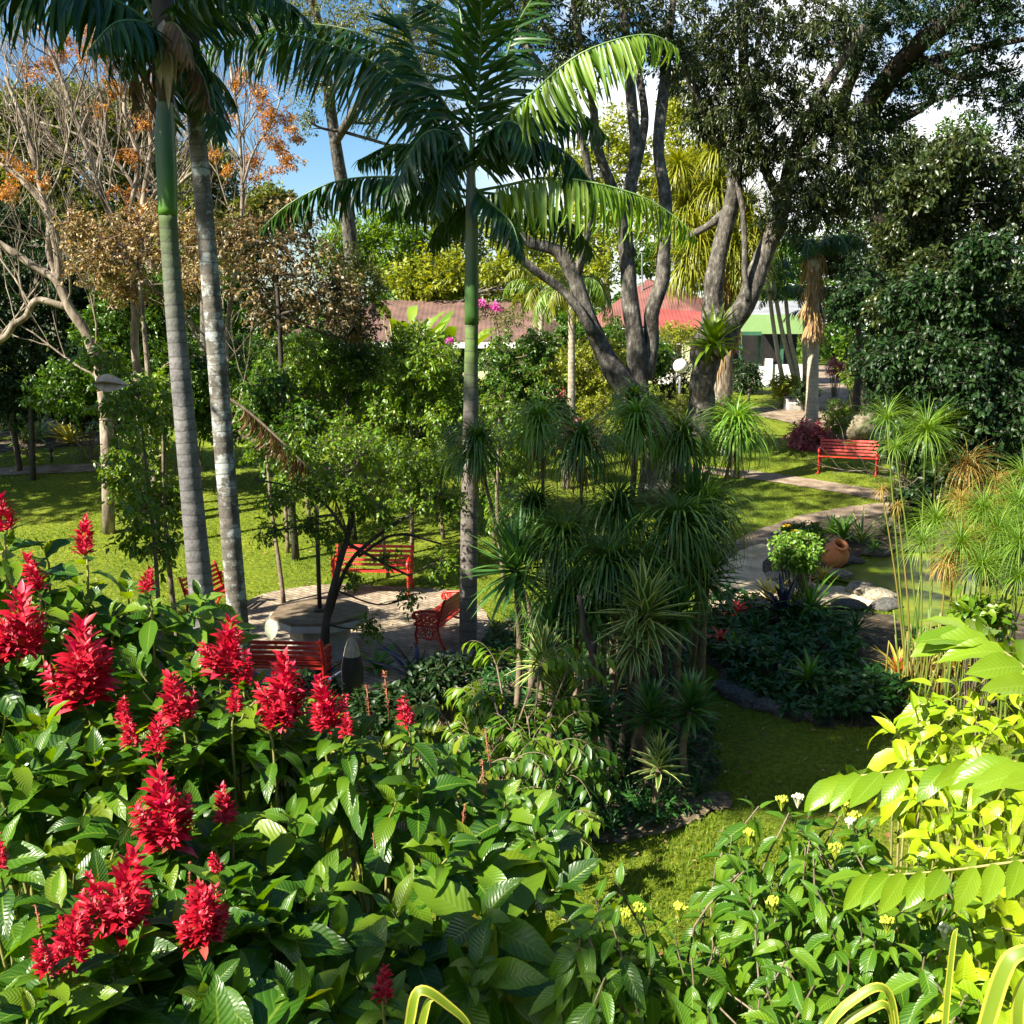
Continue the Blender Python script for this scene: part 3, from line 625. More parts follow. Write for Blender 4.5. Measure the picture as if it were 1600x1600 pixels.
boxpart('back_wall', M['shade_wall'], v, ((e0[0] + e1[0]) / 2, 51, gz + 1.4), (5, .2, 3.0))
boxpart('floor_slab', M['conc'], v, ((e0[0] + e1[0]) / 2, 48.5, gz + .08), (4.2, 4.8, .16))
for px in (1158, 1186, 1222, 1258): boxpart('column', M['darkgreen'], v, (P(px, 540, 46.4)[0], 46.4, gz + 1.3), (.13, .13, 2.5))
xw0, xw1 = P(1205, 575, 45.8)[0], P(1272, 575, 45.8)[0]
boxpart('half_wall', M['white_paint'], v, ((xw0 + xw1) / 2, 45.75, gz + .45), (xw1 - xw0, .18, .95))
boxpart('gate_post', M['white_paint'], v, (P(1201, 575, 45.7)[0], 45.7, gz + .55), (.28, .28, 1.25))
boxpart('half_wall', M['white_paint'], v, (P(1192, 575, 46)[0], 46.1, gz + .4), (.35, .18, .85))
for px, z0 in ((1172, .9), (1212, 1.0), (1240, .8)):
    boxpart('table', M['barkdark'], v, (P(px, 560, 48)[0], 48, gz + z0 * .5), (.9, .9, z0))

# ------------------------------------------------------------------ benches, table, lamp and small fittings
def bench_parts(root):
    """faces -Y in its own space, 1.5 m wide; root at origin"""
    Wd = 1.5
    for sx in (-1, 1):
        b = MB(); x = sx * (Wd / 2 - .04)
        def tb(yz, r, n=14, fl=1): 
            c = cr(yz, n); tube(b, np.c_[np.full(n, x), c], r, 6)
        tb([(-.27, .02), (-.21, .10), (-.23, .25), (-.20, .40), (-.24, .43)], .022)                 # front leg
        tb([(.31, .02), (.25, .12), (.20, .28), (.18, .42), (.23, .62), (.30, .86), (.33, .88)], .024)   # back leg and upright
        tb([(-.25, .42), (-.05, .405), (.18, .41)], .024)                                                # seat rail
        tb([(.245, .66), (.08, .68), (-.12, .665), (-.24, .63), (-.28, .57), (-.25, .53), (-.21, .56)], .026)   # arm with scroll
        tb([(-.24, .43), (-.21, .50), (-.245, .60)], .018)
        for cy, cz, rr in ((-.05, .535, .085), (.11, .535, .07), (-.15, .50, .05), (-.14, .60, .04), (.19, .60, .04), (.02, .26, .075), (-.13, .30, .06), (.13, .28, .055), (-.05, .35, .05), (.08, .36, .05)):
            a = np.linspace(0, 2 * np.pi, 15); tube(b, np.c_[np.full(15, x), cy + rr * np.cos(a), cz + rr * np.sin(a)], .011, 5, caps=False)
            for q in range(3):
                an = q * 1.05 + .3; sticks(b, [[x, cy - rr * math.cos(an), cz - rr * math.sin(an)]], [[x, cy + rr * math.cos(an), cz + rr * math.sin(an)]], .008, .008)
        tb([(-.22, .18), (-.10, .20), (.02, .17), (.14, .20), (.22, .16)], .014)
        box(b, (x, -.275, .012), (.06, .09, .024)); box(b, (x, .315, .012), (.06, .09, .024))
        b.build('end_frame', M['red'], root)
    for k, yy in enumerate(np.linspace(-.22, .15, 5)):
        b = MB(); z = .44 - .012 * k + (.008 if k == 0 else 0); box(b, (0, yy, z), (Wd, .066, .026)); b.build('seat_slat', M['redslat'], root, smooth=False)
    for k, tt in enumerate(np.linspace(.12, .96, 5)):
        b = MB(); zz = .44 + tt * .40; yy = .175 + tt * .115
        V = np.array([[x, y, z] for z in (-.026, .026) for y in (-.013, .013) for x in (-Wd / 2, Wd / 2)])
        a = -.27; R = np.array([[1, 0, 0], [0, math.cos(a), -math.sin(a)], [0, math.sin(a), math.cos(a)]])
        b.add(V @ R.T + [0, yy, zz], np.array([[0, 2, 3, 1], [4, 5, 7, 6], [0, 1, 5, 4], [2, 6, 7, 3], [0, 4, 6, 2], [1, 3, 7, 5]])); b.build('back_slat', M['redslat'], root, smooth=False)
bench = thing('garden_bench', 'orange-red slatted bench on the sunny far edge of the paving, half behind leafy twigs', 'bench', (0, 0, 0), 'red benches around the paving')
bench_parts(bench)
def put_bench(px, py, rz, label=None, first=False, group='red benches around the paving', sc=1.0):
    p = G(px, py, .02)
    if first: bench.location = p; bench.rotation_euler = (0, 0, rz); return bench
    return dup(bench, p, rz, sc, label, group)
put_bench(692, 998, RAD(-107), 'red iron-ended bench on the right side of the paving seen from its ornate end', sc=1.0)
put_bench(336, 962, RAD(80), 'red bench mostly hidden behind the two grey palm trunks')
put_bench(440, 1078, RAD(176), 'dark red bench seen from behind below the concrete table')
put_bench(1324, 741, RAD(-24), 'bright red bench alone on the lawn by the curving path', group='red benches around the paving', sc=1.16)
put_bench(583, 926, RAD(-4), first=True); bench.scale = (1.1, 1.1, 1.1)

tp = G(502, 1022, .02)
t = thing('concrete_table', 'octagonal concrete table with a brown top in the middle of the paving', 'table', tp)
def octo(mb, r, z0, z1, rot=.39):
    a = np.arange(8) * math.pi / 4 + rot; c = np.stack([np.cos(a) * r, np.sin(a) * r], -1)
    V = np.concatenate([np.c_[c, np.full(8, z0)], np.c_[c, np.full(8, z1)]]) + tp
    k = np.arange(8); mb.add(V, [np.stack([k, (k + 1) % 8, (k + 1) % 8 + 8, k + 8], -1), np.arange(8)[None, ::-1], np.arange(8, 16)[None]])
b = MB(); octo(b, .83, .69, .74); b.build('top', M['conctop'], t, smooth=False)
b = MB(); octo(b, .85, .58, .688); b.build('rim', M['conc'], t, smooth=False)
b = MB(); octo(b, .52, 0, .578); b.build('pedestal', M['conc'], t, smooth=False)
b = MB(); octo(b, .60, 0, .16, .39); b.build('plinth', M['conc'], t, smooth=False)
b = MB(); tube(b, [tp + [0, 0, .742], tp + [0, 0, .79]], .10, 16); tube(b, [tp + [0, 0, .74], tp + [0, 0, 2.55]], .038, 12)
o = b.build('umbrella_pole', M['pole'], None, origin=tp + [0, 0, .74]); tag(o, 'dark slim pole standing in the centre of the concrete table', 'pole')

lp = G(1063, 650)
lp = np.array([P(1063, 572, 40)[0], 40.0, float(g(0, 40))]); gc = P(1063, 572, 40)
l = thing('globe_lamp', 'white globe lamp on a slim grey post beside the forked trunk', 'lamp', lp)
b = MB(); tube(b, [lp, [lp[0], 40, gc[2] - .26]], .05, 10); tube(b, [[lp[0], 40, gc[2] - .34], [lp[0], 40, gc[2] - .24]], .10, 12); b.build('post', M['metal_roof'], l)
b = MB(); a = np.linspace(-1.45, 1.57, 18); lathe(b, np.c_[np.maximum(np.cos(a), 0.001) * .28, np.sin(a) * .28], gc, 28); b.build('globe', M['globe'], l)
for px, py, lb in ((1170, 626, 'small dark bollard light on the sunny grass by the back path'), (81, 722, 'small dark bollard light on the left lawn beside its path')):
    p = G(px, py); r = thing('bollard_light', lb, 'bollard light', p, 'bollard lights on the lawn')
    b = MB(); tube(b, [p, p + [0, 0, .34]], .045, 10); b.build('post', M['pole'], r)
    b = MB(); lathe(b, [(.05, .34), (.09, .36), (.09, .42), (.06, .47), (.001, .49)], p, 14); b.build('cap', M['pole'], r)
p = G(1238, 640); r = thing('plaque_stand', 'low pale concrete block with a slanted dark plaque by the back path', 'plaque', p)
V = np.array([(-.28, -.2, 0), (.28, -.2, 0), (.28, .25, 0), (-.28, .25, 0), (-.26, -.18, .24), (.26, -.18, .24), (.26, .22, .52), (-.26, .22, .52)], float)
R = np.array([[math.cos(.25), -math.sin(.25), 0], [math.sin(.25), math.cos(.25), 0], [0, 0, 1]])
b = MB(); b.add((V @ R.T) + p, np.array([[3, 2, 1, 0], [4, 5, 6, 7], [0, 1, 5, 4], [1, 2, 6, 5], [2, 3, 7, 6], [3, 0, 4, 7]])); b.build('block', M['conc'], r, smooth=False)
Q = np.array([(-.2, -.10, .305), (.2, -.10, .305), (.2, .15, .48), (-.2, .15, .48)]); b = MB(); b.add((Q @ R.T) + p, np.array([[0, 1, 2, 3]])); b.build('plaque', M['plaque'], r, smooth=False)
# terracotta jar tipped towards the viewer
p = G(1297, 892); ax = nz(np.array([.15, -.55, .85])); jc = p + [0, 0, .16]
j = thing('terracotta_jar', 'round orange terracotta jar tipped over beside the green pond', 'jar', p)
b = MB(); lathe(b, [(.001, -.02), (.14, 0), (.25, .12), (.30, .27), (.28, .40), (.20, .50), (.135, .54), (.13, .58)], jc, 28, ax); b.build('body', M['terracotta'], j)
b = MB(); lathe(b, [(.13, .575), (.17, .585), (.185, .61), (.17, .635), (.125, .635), (.115, .60), (.11, .5), (.18, .42), (.001, .1)], jc, 28, ax); b.build('rim', M['terracotta'], j)
for s in (-1, 1):
    b = MB(); side = nz(np.cross(ax, [0, 0, 1])) * s; a = np.linspace(0, np.pi, 9)
    tube(b, [jc + ax * (.40 + .075 * math.cos(q)) + side * (.26 - .02 * math.cos(q) + .07 * math.sin(q)) for q in a], .022, 6); b.build('handle', M['terracotta'], j)
# dark pointed spathe, modelled like a post
p = G(552, 1098); r = thing('post_like_spathe', 'dark upright pointed spathe, shaped like a post, with a pale tip below the paving', 'post', p)
zt = P(552, 995, p[1])[2] - p[2]
b = MB(); lathe(b, [(.13, -.1), (.16, .3), (.165, zt * .55), (.13, zt * .72)], p, 16); b.build('shaft', M['post'], r)
b = MB(); lathe(b, [(.128, zt * .72), (.10, zt * .84), (.062, zt * .95), (.03, zt * .99), (.001, zt)], p, 16); b.build('tip', M['spathetip'], r)
# ================================================================== plant builders
UP = np.array([0, 0, 1.0])
def tk(pts, Y):
    """trunk polyline given as (px, py, half-width px[, depth])"""
    r = []
    for q in pts:
        y = q[3] if len(q) > 3 else Y
        r.append([*P(q[0], q[1], y), px2m(q[2], y)])
    return np.array(r)
def bark_tube(mb, T4, n=None, ns=12, jit=.2):
    n = n or max(6, len(T4) * 5)
    c = cr(T4, n); m_ = max(3, n // 3); c[:, :3] += cr(rng.normal(size=(m_, 3)), n) * c[:, 3:4] * jit
    tube(mb, c[:, :3], np.maximum(c[:, 3], .004) * (1 + cr(rng.normal(size=(m_ * 2, 1)), n)[:, 0] * .04), ns)
    return c
def clumps(lm, tm_, blobs, ncl, nl, tl, L, W, tmpl, down=.15, out=.6, shell=.45, twr=.006, upb=.25, spread=.9):
    """leafy sprays filling ellipsoidal blobs: (cx,cy,cz, rx,ry,rz)"""
    for bl in blobs:
        c = np.array(bl[:3]); r = np.array(bl[3:6]); n = int(ncl * (bl[6] if len(bl) > 6 else 1))
        d = rdir(n); rad = U(0, 1, n) ** shell
        ctr = c + d * r * rad[:, None]
        ax = nz(d * out + UP * upb + rng.normal(size=(n, 3)) * .5 - UP * down)
        t_ = tl * U(.6, 1.3, n)
        if tm_ is not None: sticks(tm_, ctr - ax * t_[:, None] * .5, ctr + ax * t_[:, None] * .5, twr, twr * .4)
        k = nl
        u = U(-.5, .55, (n, k)); side = rng.normal(size=(n, k, 3)); side -= (side * ax[:, None]).sum(-1, keepdims=True) * ax[:, None]
        side = nz(side)
        pos = ctr[:, None] + ax[:, None] * (u * t_[:, None])[..., None] + side * (.06 * tl)
        la = nz(ax[:, None] * .55 + side * spread - UP * down * 1.5)
        nn = UP + rng.normal(size=(n, k, 3)) * .55
        place(lm, tmpl, pos.reshape(-1, 3), la.reshape(-1, 3), nn.reshape(-1, 3), (L * U(.65, 1.25, (n, k))).ravel(), (W * U(.7, 1.2, (n, k))).ravel())
def limbs_to(mb, skel, blobs, r0=.05, sub=5):
    """curved branches from the nearest skeleton point into every crown mass"""
    for bl in blobs:
        c = np.array(bl[:3]); rr = np.array(bl[3:6])
        sk = skel[skel[:, 2] < c[2] + .2] if (skel[:, 2] < c[2] + .2).any() else skel
        d = np.linalg.norm(sk[:, :3] - c, axis=1); s = sk[np.argmin(d)]
        mid = (s[:3] + c) / 2 + rng.normal(size=3) * .12 * np.linalg.norm(c - s[:3]) - UP * .05 * d.min()
        rs = min(r0, s[3] * .8)
        pth = cr([s[:3], mid, c], 9); tube(mb, pth, np.linspace(rs, rs * .45, 9), 6)
        e = c + rdir(sub) * rr * U(.5, .95, (sub, 1))
        for q in e:
            st = pth[rng.integers(4, 9)]
            tube(mb, cr([st, (st + q) / 2 + rng.normal(size=3) * .1 * rr.mean(), q], 6), np.linspace(rs * .4, .008, 6), 5)
def bl(px, py, r, Y, ry=None, dy=None, w=1):
    """crown mass from a picture position at a depth; radii in px (x, z) and metres (y)"""
    p = P(px, py, Y); rx = px2m(r, Y); rz = px2m(ry or r, Y)
    return (*p, rx, dy or rx, rz, w)
def tree(name, label, cat, base, trunks, blobs, leaf, bark, L=.12, W=.05, ncl=40, nl=14, tl=.35, tmpl=TS, group=None, limbr=.06, crown='crown', **kw):
    r = thing(name, label, cat, base, group); tb = MB(); sk = []
    for t4 in trunks: sk.append(bark_tube(tb, t4))
    sk = np.concatenate(sk) if sk else np.array([[*base, .05]])
    limbs_to(tb, sk, blobs, limbr)
    lm = MB(); clumps(lm, tb, blobs, ncl, nl, tl, L, W, tmpl, **kw)
    tb.build('trunk', bark, r); lm.build(crown, leaf, r)
    return r
def branch(mb, p, d, L, r, depth, tips, spread=.6, upb=.25, kids=(2, 4), wig=.12):
    n = 6; pts = [p]; dd = nz(d)
    for i in range(n - 1):
        dd = nz(dd + rng.normal(size=3) * wig + UP * upb * .12); pts.append(pts[-1] + dd * L / (n - 1))
    pts = np.array(pts); tube(mb, pts, np.linspace(r, r * .55, n), 6 if r > .02 else 4, caps=False)
    if depth == 0: tips.append((pts[-1], dd)); return
    for k in range(rng.integers(*kids) + 1):
        i = rng.integers(2, n); q = nz(dd + rdir(1)[0] * spread + UP * upb)
        branch(mb, pts[i], q, L * U(.5, .8), r * U(.4, .6), depth - 1, tips, spread, upb, kids, wig)
    tips.append((pts[-1], dd))
def rosette(mb, c, n, L, W, e0, e1, tmpl, axis=UP, jl=.2, grow=0.0):
    """strap leaves radiating from c, elevation between e0 (old) and e1 (young) degrees"""
    az = np.arange(n) * 2.39996 + U(0, 6.28); f = np.linspace(0, 1, n)
    el = np.radians(e0 + (e1 - e0) * f + U(-7, 7, n))
    A = np.stack([np.cos(az) * np.cos(el), np.sin(az) * np.cos(el), np.sin(el)], -1)
    Nn = np.stack([-np.cos(az) * np.sin(el), -np.sin(az) * np.sin(el), np.cos(el)], -1)
    if axis is not UP:
        R = np.array(Vector((0, 0, 1)).rotation_difference(Vector(axis)).to_matrix()); A = A @ R.T; Nn = Nn @ R.T
    pos = np.asarray(c) + nz(axis) * (f * grow)[:, None] + A * .012
    place(mb, tmpl, pos, A, Nn, L * (1 + U(-jl, jl, n)), W * (1 + U(-.15, .15, n)))
def simple_rosette(name, label, cat, p, n, L, W, e0, e1, tmpl, mat, group=None, grow=.03, stem=None, core=None):
    r = thing(name, label, cat, p, group); b = MB(); top = np.array(p)
    if stem is not None:
        sb = MB(); tube(sb, cr(stem[:, :3], 10), np.linspace(stem[0, 3], stem[-1, 3], 10), 7); sb.build('trunk', M['woody'], r); top = stem[-1, :3]
    rosette(b, top, n, L, W, e0, e1, tmpl, grow=grow); b.build('leaves', mat, r)
    if core: b = MB(); rosette(b, top + UP * .02, core[0], core[1], core[2], 35, 85, TSW[1:3]); b.build('centre', core[3], r)
    return r
# palm frond along a picture polyline ------------------------------------------------
def frond(root, path, n, Lf, Wf, mat, hang=.8, r0=.03, rmat=None, tmpl=TST[:3], fwd=.45, splay=1.0, name='frond'):
    path = np.asarray(path); c = cr(path, 26); b = MB(); tube(b, c, np.linspace(r0, r0 * .2, 26), 5)
    L_ = np.concatenate([[0], np.cumsum(np.linalg.norm(np.diff(c, axis=0), axis=1))]); L_ /= L_[-1]
    t = np.linspace(.12, .995, n); lm = MB()
    tan = nz(np.gradient(c, axis=0))
    for s in (-1, 1):
        tt = np.clip(t + U(-.006, .006, n), 0, 1)
        p = np.stack([np.interp(tt, L_, c[:, k]) for k in range(3)], -1); ta = nz(np.stack([np.interp(tt, L_, tan[:, k]) for k in range(3)], -1))
        side = nz(np.cross(ta, UP)) * s
        nn = np.cross(side, ta) * s
        nn = np.where(nn[:, 2:3] < 0, -nn, nn)
        a = nz(side * splay + ta * (fwd + .5 * tt[:, None]) - UP * hang + rng.normal(size=(n, 3)) * .15)
        prof = np.sin(np.pi * np.clip(tt * .80 + .16, 0, 1)) ** .6
        place(lm, tmpl, p, a, nn + side * .2, Lf * prof * U(.72, 1.1, n), Wf * (.55 + .5 * prof))
    f = b.build(name, rmat or M['shaft'], root)
    o = lm.build('leaflets', mat, f, origin=np.array(root.location))
    return f
def fr_px(pts, Y): return np.array([P(q[0], q[1], q[2] if len(q) > 2 else Y) for q in pts])
def arc(c, az, el, L, droop, n=7):
    """frond rachis from c, starting at elevation el (deg) and bending down by droop (deg)"""
    p = [np.asarray(c, float)]
    for i in range(n - 1):
        e = math.radians(el - droop * (i / (n - 2)) ** 1.2); p.append(p[-1] + np.array([math.cos(az) * math.cos(e), math.sin(az) * math.cos(e), math.sin(e)]) * L / (n - 1))
    return np.array(p)

# ================================================================== the three palms in front
def palm(label, Y, tpts, shaft, tmat, smat, base=None):
    t4 = tk(tpts, Y)
    gp = np.array([t4[-1, 0] + (t4[-1, 0] - t4[-2, 0]) * .4, Y, float(g(t4[-1, 0], Y)) - .1])
    r = thing('king_palm', label, 'palm tree', gp, 'tall grey ringed palms')
    full = np.vstack([np.array([[*gp, t4[-1, 3] * 1.12]]), t4[::-1]]) if t4[-1, 2] > gp[2] + .1 else t4[::-1]
    b = MB(); c = cr(full, 60); tube(b, c[:, :3], c[:, 3], 16); b.build('trunk', tmat, r)
    s4 = tk(shaft, Y); b = MB(); c = cr(s4[::-1], 24); tube(b, c[:, :3], c[:, 3], 16); b.build('crownshaft', smat, r)
    return r
pA = palm('left grey palm with bright green crownshaft behind the red flowers', 12.0,
          [(262, 335, 13.5), (268, 420, 13.5), (276, 520, 14.5), (288, 650, 16), (302, 800, 17.5), (316, 940, 19.5), (324, 1010, 20)],
          [(256, 85, 9), (258, 150, 11), (258, 215, 15), (261, 280, 15), (262, 337, 14)], M['palmtrunkA'], M['shaftA'])
pB = palm('slim palm with white lichen patches just right of the left grey palm', 13.4,
          [(300, 120, 13), (312, 250, 13), (322, 360, 13.5), (332, 480, 14), (342, 600, 15), (353, 740, 15.5), (366, 900, 16), (374, 1000, 17)],
          [(291, 55, 9), (293, 90, 12), (300, 125, 14)], M['palmtrunkB'], M['shaft'])
pC = palm('tall palm standing alone in the centre with wide drooping fronds', 17.2,
          [(737, 505, 10), (736, 590, 11), (735, 700, 12.5), (733, 820, 13.5), (732, 930, 14), (731, 1015, 15)],
          [(736, 250, 5), (736, 300, 8), (737, 345, 9.5), (737, 430, 10.5), (737, 507, 11)], M['palmtrunkC'], M['shaftC'])
FR = TST[:3]
Yc = 17.2
for pts, n, Lf, hang, spl, mt, fw in [
    ([(738, 250), (775, 200, 16.9), (830, 147, 16.5), (900, 88, 16.2), (970, 60, 16.0), (1020, 55, 15.9), (1058, 74, 15.8)], 38, .95, 1.25, .5, 'palm_pale_lit', .12),
    ([(738, 300), (790, 290, 16.9), (850, 278, 16.6), (920, 284, 16.3), (1000, 306, 16.1), (1050, 335, 16.0), (1086, 368, 15.9)], 38, .95, 1.25, .5, 'palm_pale_lit', .12),
    ([(738, 260), (790, 205, 17.4), (850, 170, 17.8), (910, 178, 18.2), (950, 215, 18.4)], 34, .9, .8, .8, 'palm', .3),
    ([(738, 300), (790, 305, 17.5), (850, 315, 17.9), (895, 350, 18.2), (925, 395, 18.4)], 34, .9, .7, .8, 'palm', .3),
    ([(736, 245), (733, 150, 17.3), (722, 40, 17.5), (705, -60, 17.8), (680, -150, 18)], 30, 1.0, .45, .75, 'palm', .5),
    ([(738, 245), (748, 130, 17.0), (752, 20, 16.6), (745, -80, 16.2)], 34, .9, .25, .7, 'palm', .5),
    ([(737, 250), (700, 170, 17.3), (660, 110, 17.4), (640, 40, 17.5), (650, -30, 17.6)], 34, .9, .5, .8, 'palm', .5),
    ([(739, 250), (775, 150, 17.5), (800, 60, 17.9), (830, 0, 18.3), (870, -40, 18.6)], 34, .8, .5, .8, 'palm', .5),
    ([(738, 290), (770, 320, 16.7), (800, 350, 16.3), (815, 400, 16.1)], 26, .6, .7, .7, 'palm', .35),
    ([(738, 265), (810, 215, 16.9), (880, 235, 16.6), (930, 290, 16.4)], 34, .8, .8, .8, 'palm', .35),
    ([(736, 270), (690, 240, 17.6), (620, 225, 18.0), (560, 250, 18.2)], 34, .75, .8, .8, 'palm', .35),
    ([(736, 255), (700, 210, 17), (690, 260, 16.7), (680, 330, 16.5)], 26, .7, .6, .8, 'palm', .35),
    ([(734, 260), (690, 200, 17.3), (630, 130, 17.5), (560, 85, 17.7), (480, 58, 17.8), (390, 55, 17.9), (285, 78, 18.0)], 50, 1.15, 1.0, .7, 'palm', .25),
    ([(733, 250), (690, 160, 17.8), (620, 85, 18.4), (540, 45, 18.8), (450, 38, 19.1), (390, 60, 19.2)], 46, 1.05, .8, .8, 'palm', .3),
    ([(734, 275), (705, 215, 17.0), (670, 205, 16.7), (640, 240, 16.5), (618, 300, 16.3)], 36, .85, .7, .8, 'palm', .35),
    ([(733, 300), (680, 283, 17.1), (600, 276, 17.0), (520, 285, 16.9), (450, 320, 16.9), (408, 358, 16.9)], 44, .75, 1.0, .6, 'palm', .3),
    ([(733, 310), (690, 300, 17.6), (640, 310, 18.0), (600, 335, 18.3)], 30, .7, .8, .8, 'palm', .3),
    ([(738, 275), (760, 215, 16.9), (790, 190, 16.6), (815, 200, 16.4), (830, 240, 16.2)], 34, .8, .7, .8, 'palm', .35),
    ([(736, 320), (715, 330, 17.8), (690, 350, 18.2), (672, 385, 18.5)], 24, .6, .8, .7, 'palm', .3)]:
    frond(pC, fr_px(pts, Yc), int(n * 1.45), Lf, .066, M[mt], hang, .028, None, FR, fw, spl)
for pts, n, Lf, hang, mt in [
    ([(252, 90), (200, 45, 11.8), (130, 18, 11.5), (50, 15, 11.2), (-60, 50, 11)], 44, .75, .8, 'palm'),
    ([(252, 80), (210, 10, 12.1), (150, -40, 12.3), (60, -60, 12.4), (-40, -20, 12.4)], 44, .75, .8, 'palm'),
    ([(256, 70), (250, -40, 12), (230, -140, 12), (200, -240, 12.2)], 40, .7, .2, 'palm'),
    ([(258, 80), (300, 10, 11.8), (360, -15, 11.6), (420, 10, 11.4), (450, 40, 11.3)], 40, .6, .8, 'palm'),
    ([(252, 100), (225, 70, 11.4), (180, 70, 10.9), (140, 110, 10.6)], 26, .5, .9, 'palm'),
    ([(256, 80), (290, -30, 12.4), (350, -90, 12.8), (430, -80, 13), (500, -30, 13.1)], 40, .7, .7, 'palm')]:
    frond(pA, fr_px([(q[0], q[1] - 34, *q[2:]) for q in pts], 12), int(n * 1.3), Lf, .055, M[mt], hang, .025, None, FR, .3, .8)
for pts, n, Lf, hang in [
    ([(291, 60), (330, 20, 13.6), (390, -5, 13.8), (450, 5, 14), (490, 40, 14)], 40, .6, .8),
    ([(291, 60), (270, 0, 13.2), (220, -40, 13), (150, -30, 12.8), (90, 20, 12.8)], 40, .65, .8),
    ([(292, 60), (300, -60, 13.5), (330, -160, 13.6), (380, -220, 13.6)], 36, .7, .3),
    ([(294, 80), (320, 110, 13), (335, 160, 12.8), (340, 215, 12.7)], 26, .5, .6),
    ([(290, 90), (272, 120, 13.1), (262, 170, 13), (268, 215, 13)], 22, .45, .6)]:
    frond(pB, fr_px(pts, 13.4), int(n * 1.3), Lf, .055, M['palm'], hang, .024, None, FR, .3, .8)
# dry sheaths hanging at the left palm's crown
for px, py, w in ((262, 130, 10), (250, 115, 8), (270, 110, 8), (256, 90, 9), (266, 150, 6)):
    b = MB(); p = P(px, py - 60, 11.85); place(b, [leaf_t(6, lance, .8, .25)], [p], [[U(-.1, .1), -.1, -1]], [[0, -1, 0]], .55, px2m(2 * w, 12)); b.build('dry_sheath', M['sheath'], pA)
b = MB(); c = cr(tk([(259, 160, 11), (257, 110, 13), (255, 60, 15), (254, 0, 15), (254, -30, 10)], 11.98), 14); tube(b, c[:, :3], c[:, 3], 14); b.build('fibrous_boots_and_shade', M['barkdark'], pA)
b = MB(); c = cr(tk([(301, 175, 15.5), (296, 120, 17), (292, 60, 18), (290, 0, 16), (290, -40, 10)], 13.38), 14); tube(b, c[:, :3], c[:, 3], 14); b.build('fibrous_boots_and_shade', M['barkdark'], pB)  # dark sleeve puts the lichen palm's upper trunk shade into the colour
for root_, X0, Y0, yy in ((pA, 256, 11.95, 40), (pB, 292, 13.35, 70)):
    for k in range(7):
        az = k * .9 + U(-.2, .2); frond(root_, arc(P(X0, yy + U(-20, 30), Y0), az, U(-35, 10), U(.7, 1.1), 60), 22, .42, .04, M['deadfrond'] if k % 3 == 0 else M['palm'], 1.0, .015, None, FR, .4, .5, 'hanging_frond')
# dead brown frond hanging over the shrubs
dfp = fr_px([(350, 618), (390, 645), (440, 690), (490, 740), (525, 785), (545, 835)], 15.9)
df = thing('dead_palm_frond', 'long dead brown palm frond drooping down beside the lichen palm', 'palm frond', dfp[0])
frond(df, dfp, 60, .5, .045, M['deadfrond'], 1.6, .03, M['woody'], TST[1:4], .2, .35, 'rachis')
b = MB(); p = P(147, 600, 13.2); place(b, [leaf_t(8, lance, 1.2, .25)], [p], [[1, 0, .04]], [[.1, -.6, 1]], px2m(56, 13.2), px2m(20, 13.2)); place(b, [leaf_t(8, lance, -.9, .1)], [p], [[1, 0, .0]], [[.1, -.6, 1]], px2m(54, 13.2), px2m(18, 13.2))
o = b.build('dry_sheath', M['sheath'], None, origin=p); tag(o, 'pale dry palm sheath caught on twigs left of the grey palm', 'palm sheath')

# ================================================================== big trees, right and centre
YA, YB = 27.3, 33.0
tA = [tk([(1036, 795, 34), (1032, 745, 30), (1022, 690, 24), (1008, 620, 19), (990, 540, 15), (984, 440, 12.5), (980, 350, 11), (990, 240, 9), (986, 130, 7.5), (974, 10, 6, 27), (965, -80, 4, 27)], YA),
      tk([(1020, 690, 22), (985, 630, 19), (945, 570, 16), (915, 500, 13), (895, 440, 12), (872, 395, 10), (830, 380, 8), (780, 345, 6)], 27.0),
      tk([(925, 520, 8), (885, 460, 7), (840, 425, 6.5), (800, 390, 6), (776, 352, 4)], 26.6),
      tk([(1005, 590, 15), (1022, 500, 12), (1036, 420, 11), (1040, 330, 10), (1030, 230, 9, 27.6), (1040, 120, 8, 28), (1046, 60, 6, 28.2), (1060, -60, 4, 28.5)], 27.4),
      tk([(984, 400, 9), (960, 310, 8, 27), (935, 230, 7, 26.5), (925, 150, 6, 26), (900, 40, 4.5, 25.5), (890, -60, 3, 25)], 27.2),
      tk([(980, 330, 8), (1000, 240, 7, 27.8), (1006, 160, 6, 28.2), (990, 60, 5, 28.5)], 27.4),
      tk([(900, 440, 7), (925, 330, 6, 26.4), (915, 240, 5, 26), (880, 150, 4, 25.6), (820, 70, 3.5, 25)], 27)]
blA = [bl(800, 20, 90, 26, 60), bl(900, 40, 95, 26, 60), bl(990, 20, 85, 27.5, 60), bl(1050, 90, 55, 28, 45, w=.7), bl(880, 110, 60, 25.5, 40, w=.5), bl(760, -60, 110, 26, 60), bl(930, -80, 120, 26, 70), bl(1070, -50, 110, 28, 70)]
tree('multi_stem_tree', 'tall grey-barked tree with several slim stems rising from a pale flared base, centre right', 'tree', tA[0][0, :3], tA, blA, M['darkol'], M['bark'], .16, .055, 100, 22, .5, TS, down=.25)
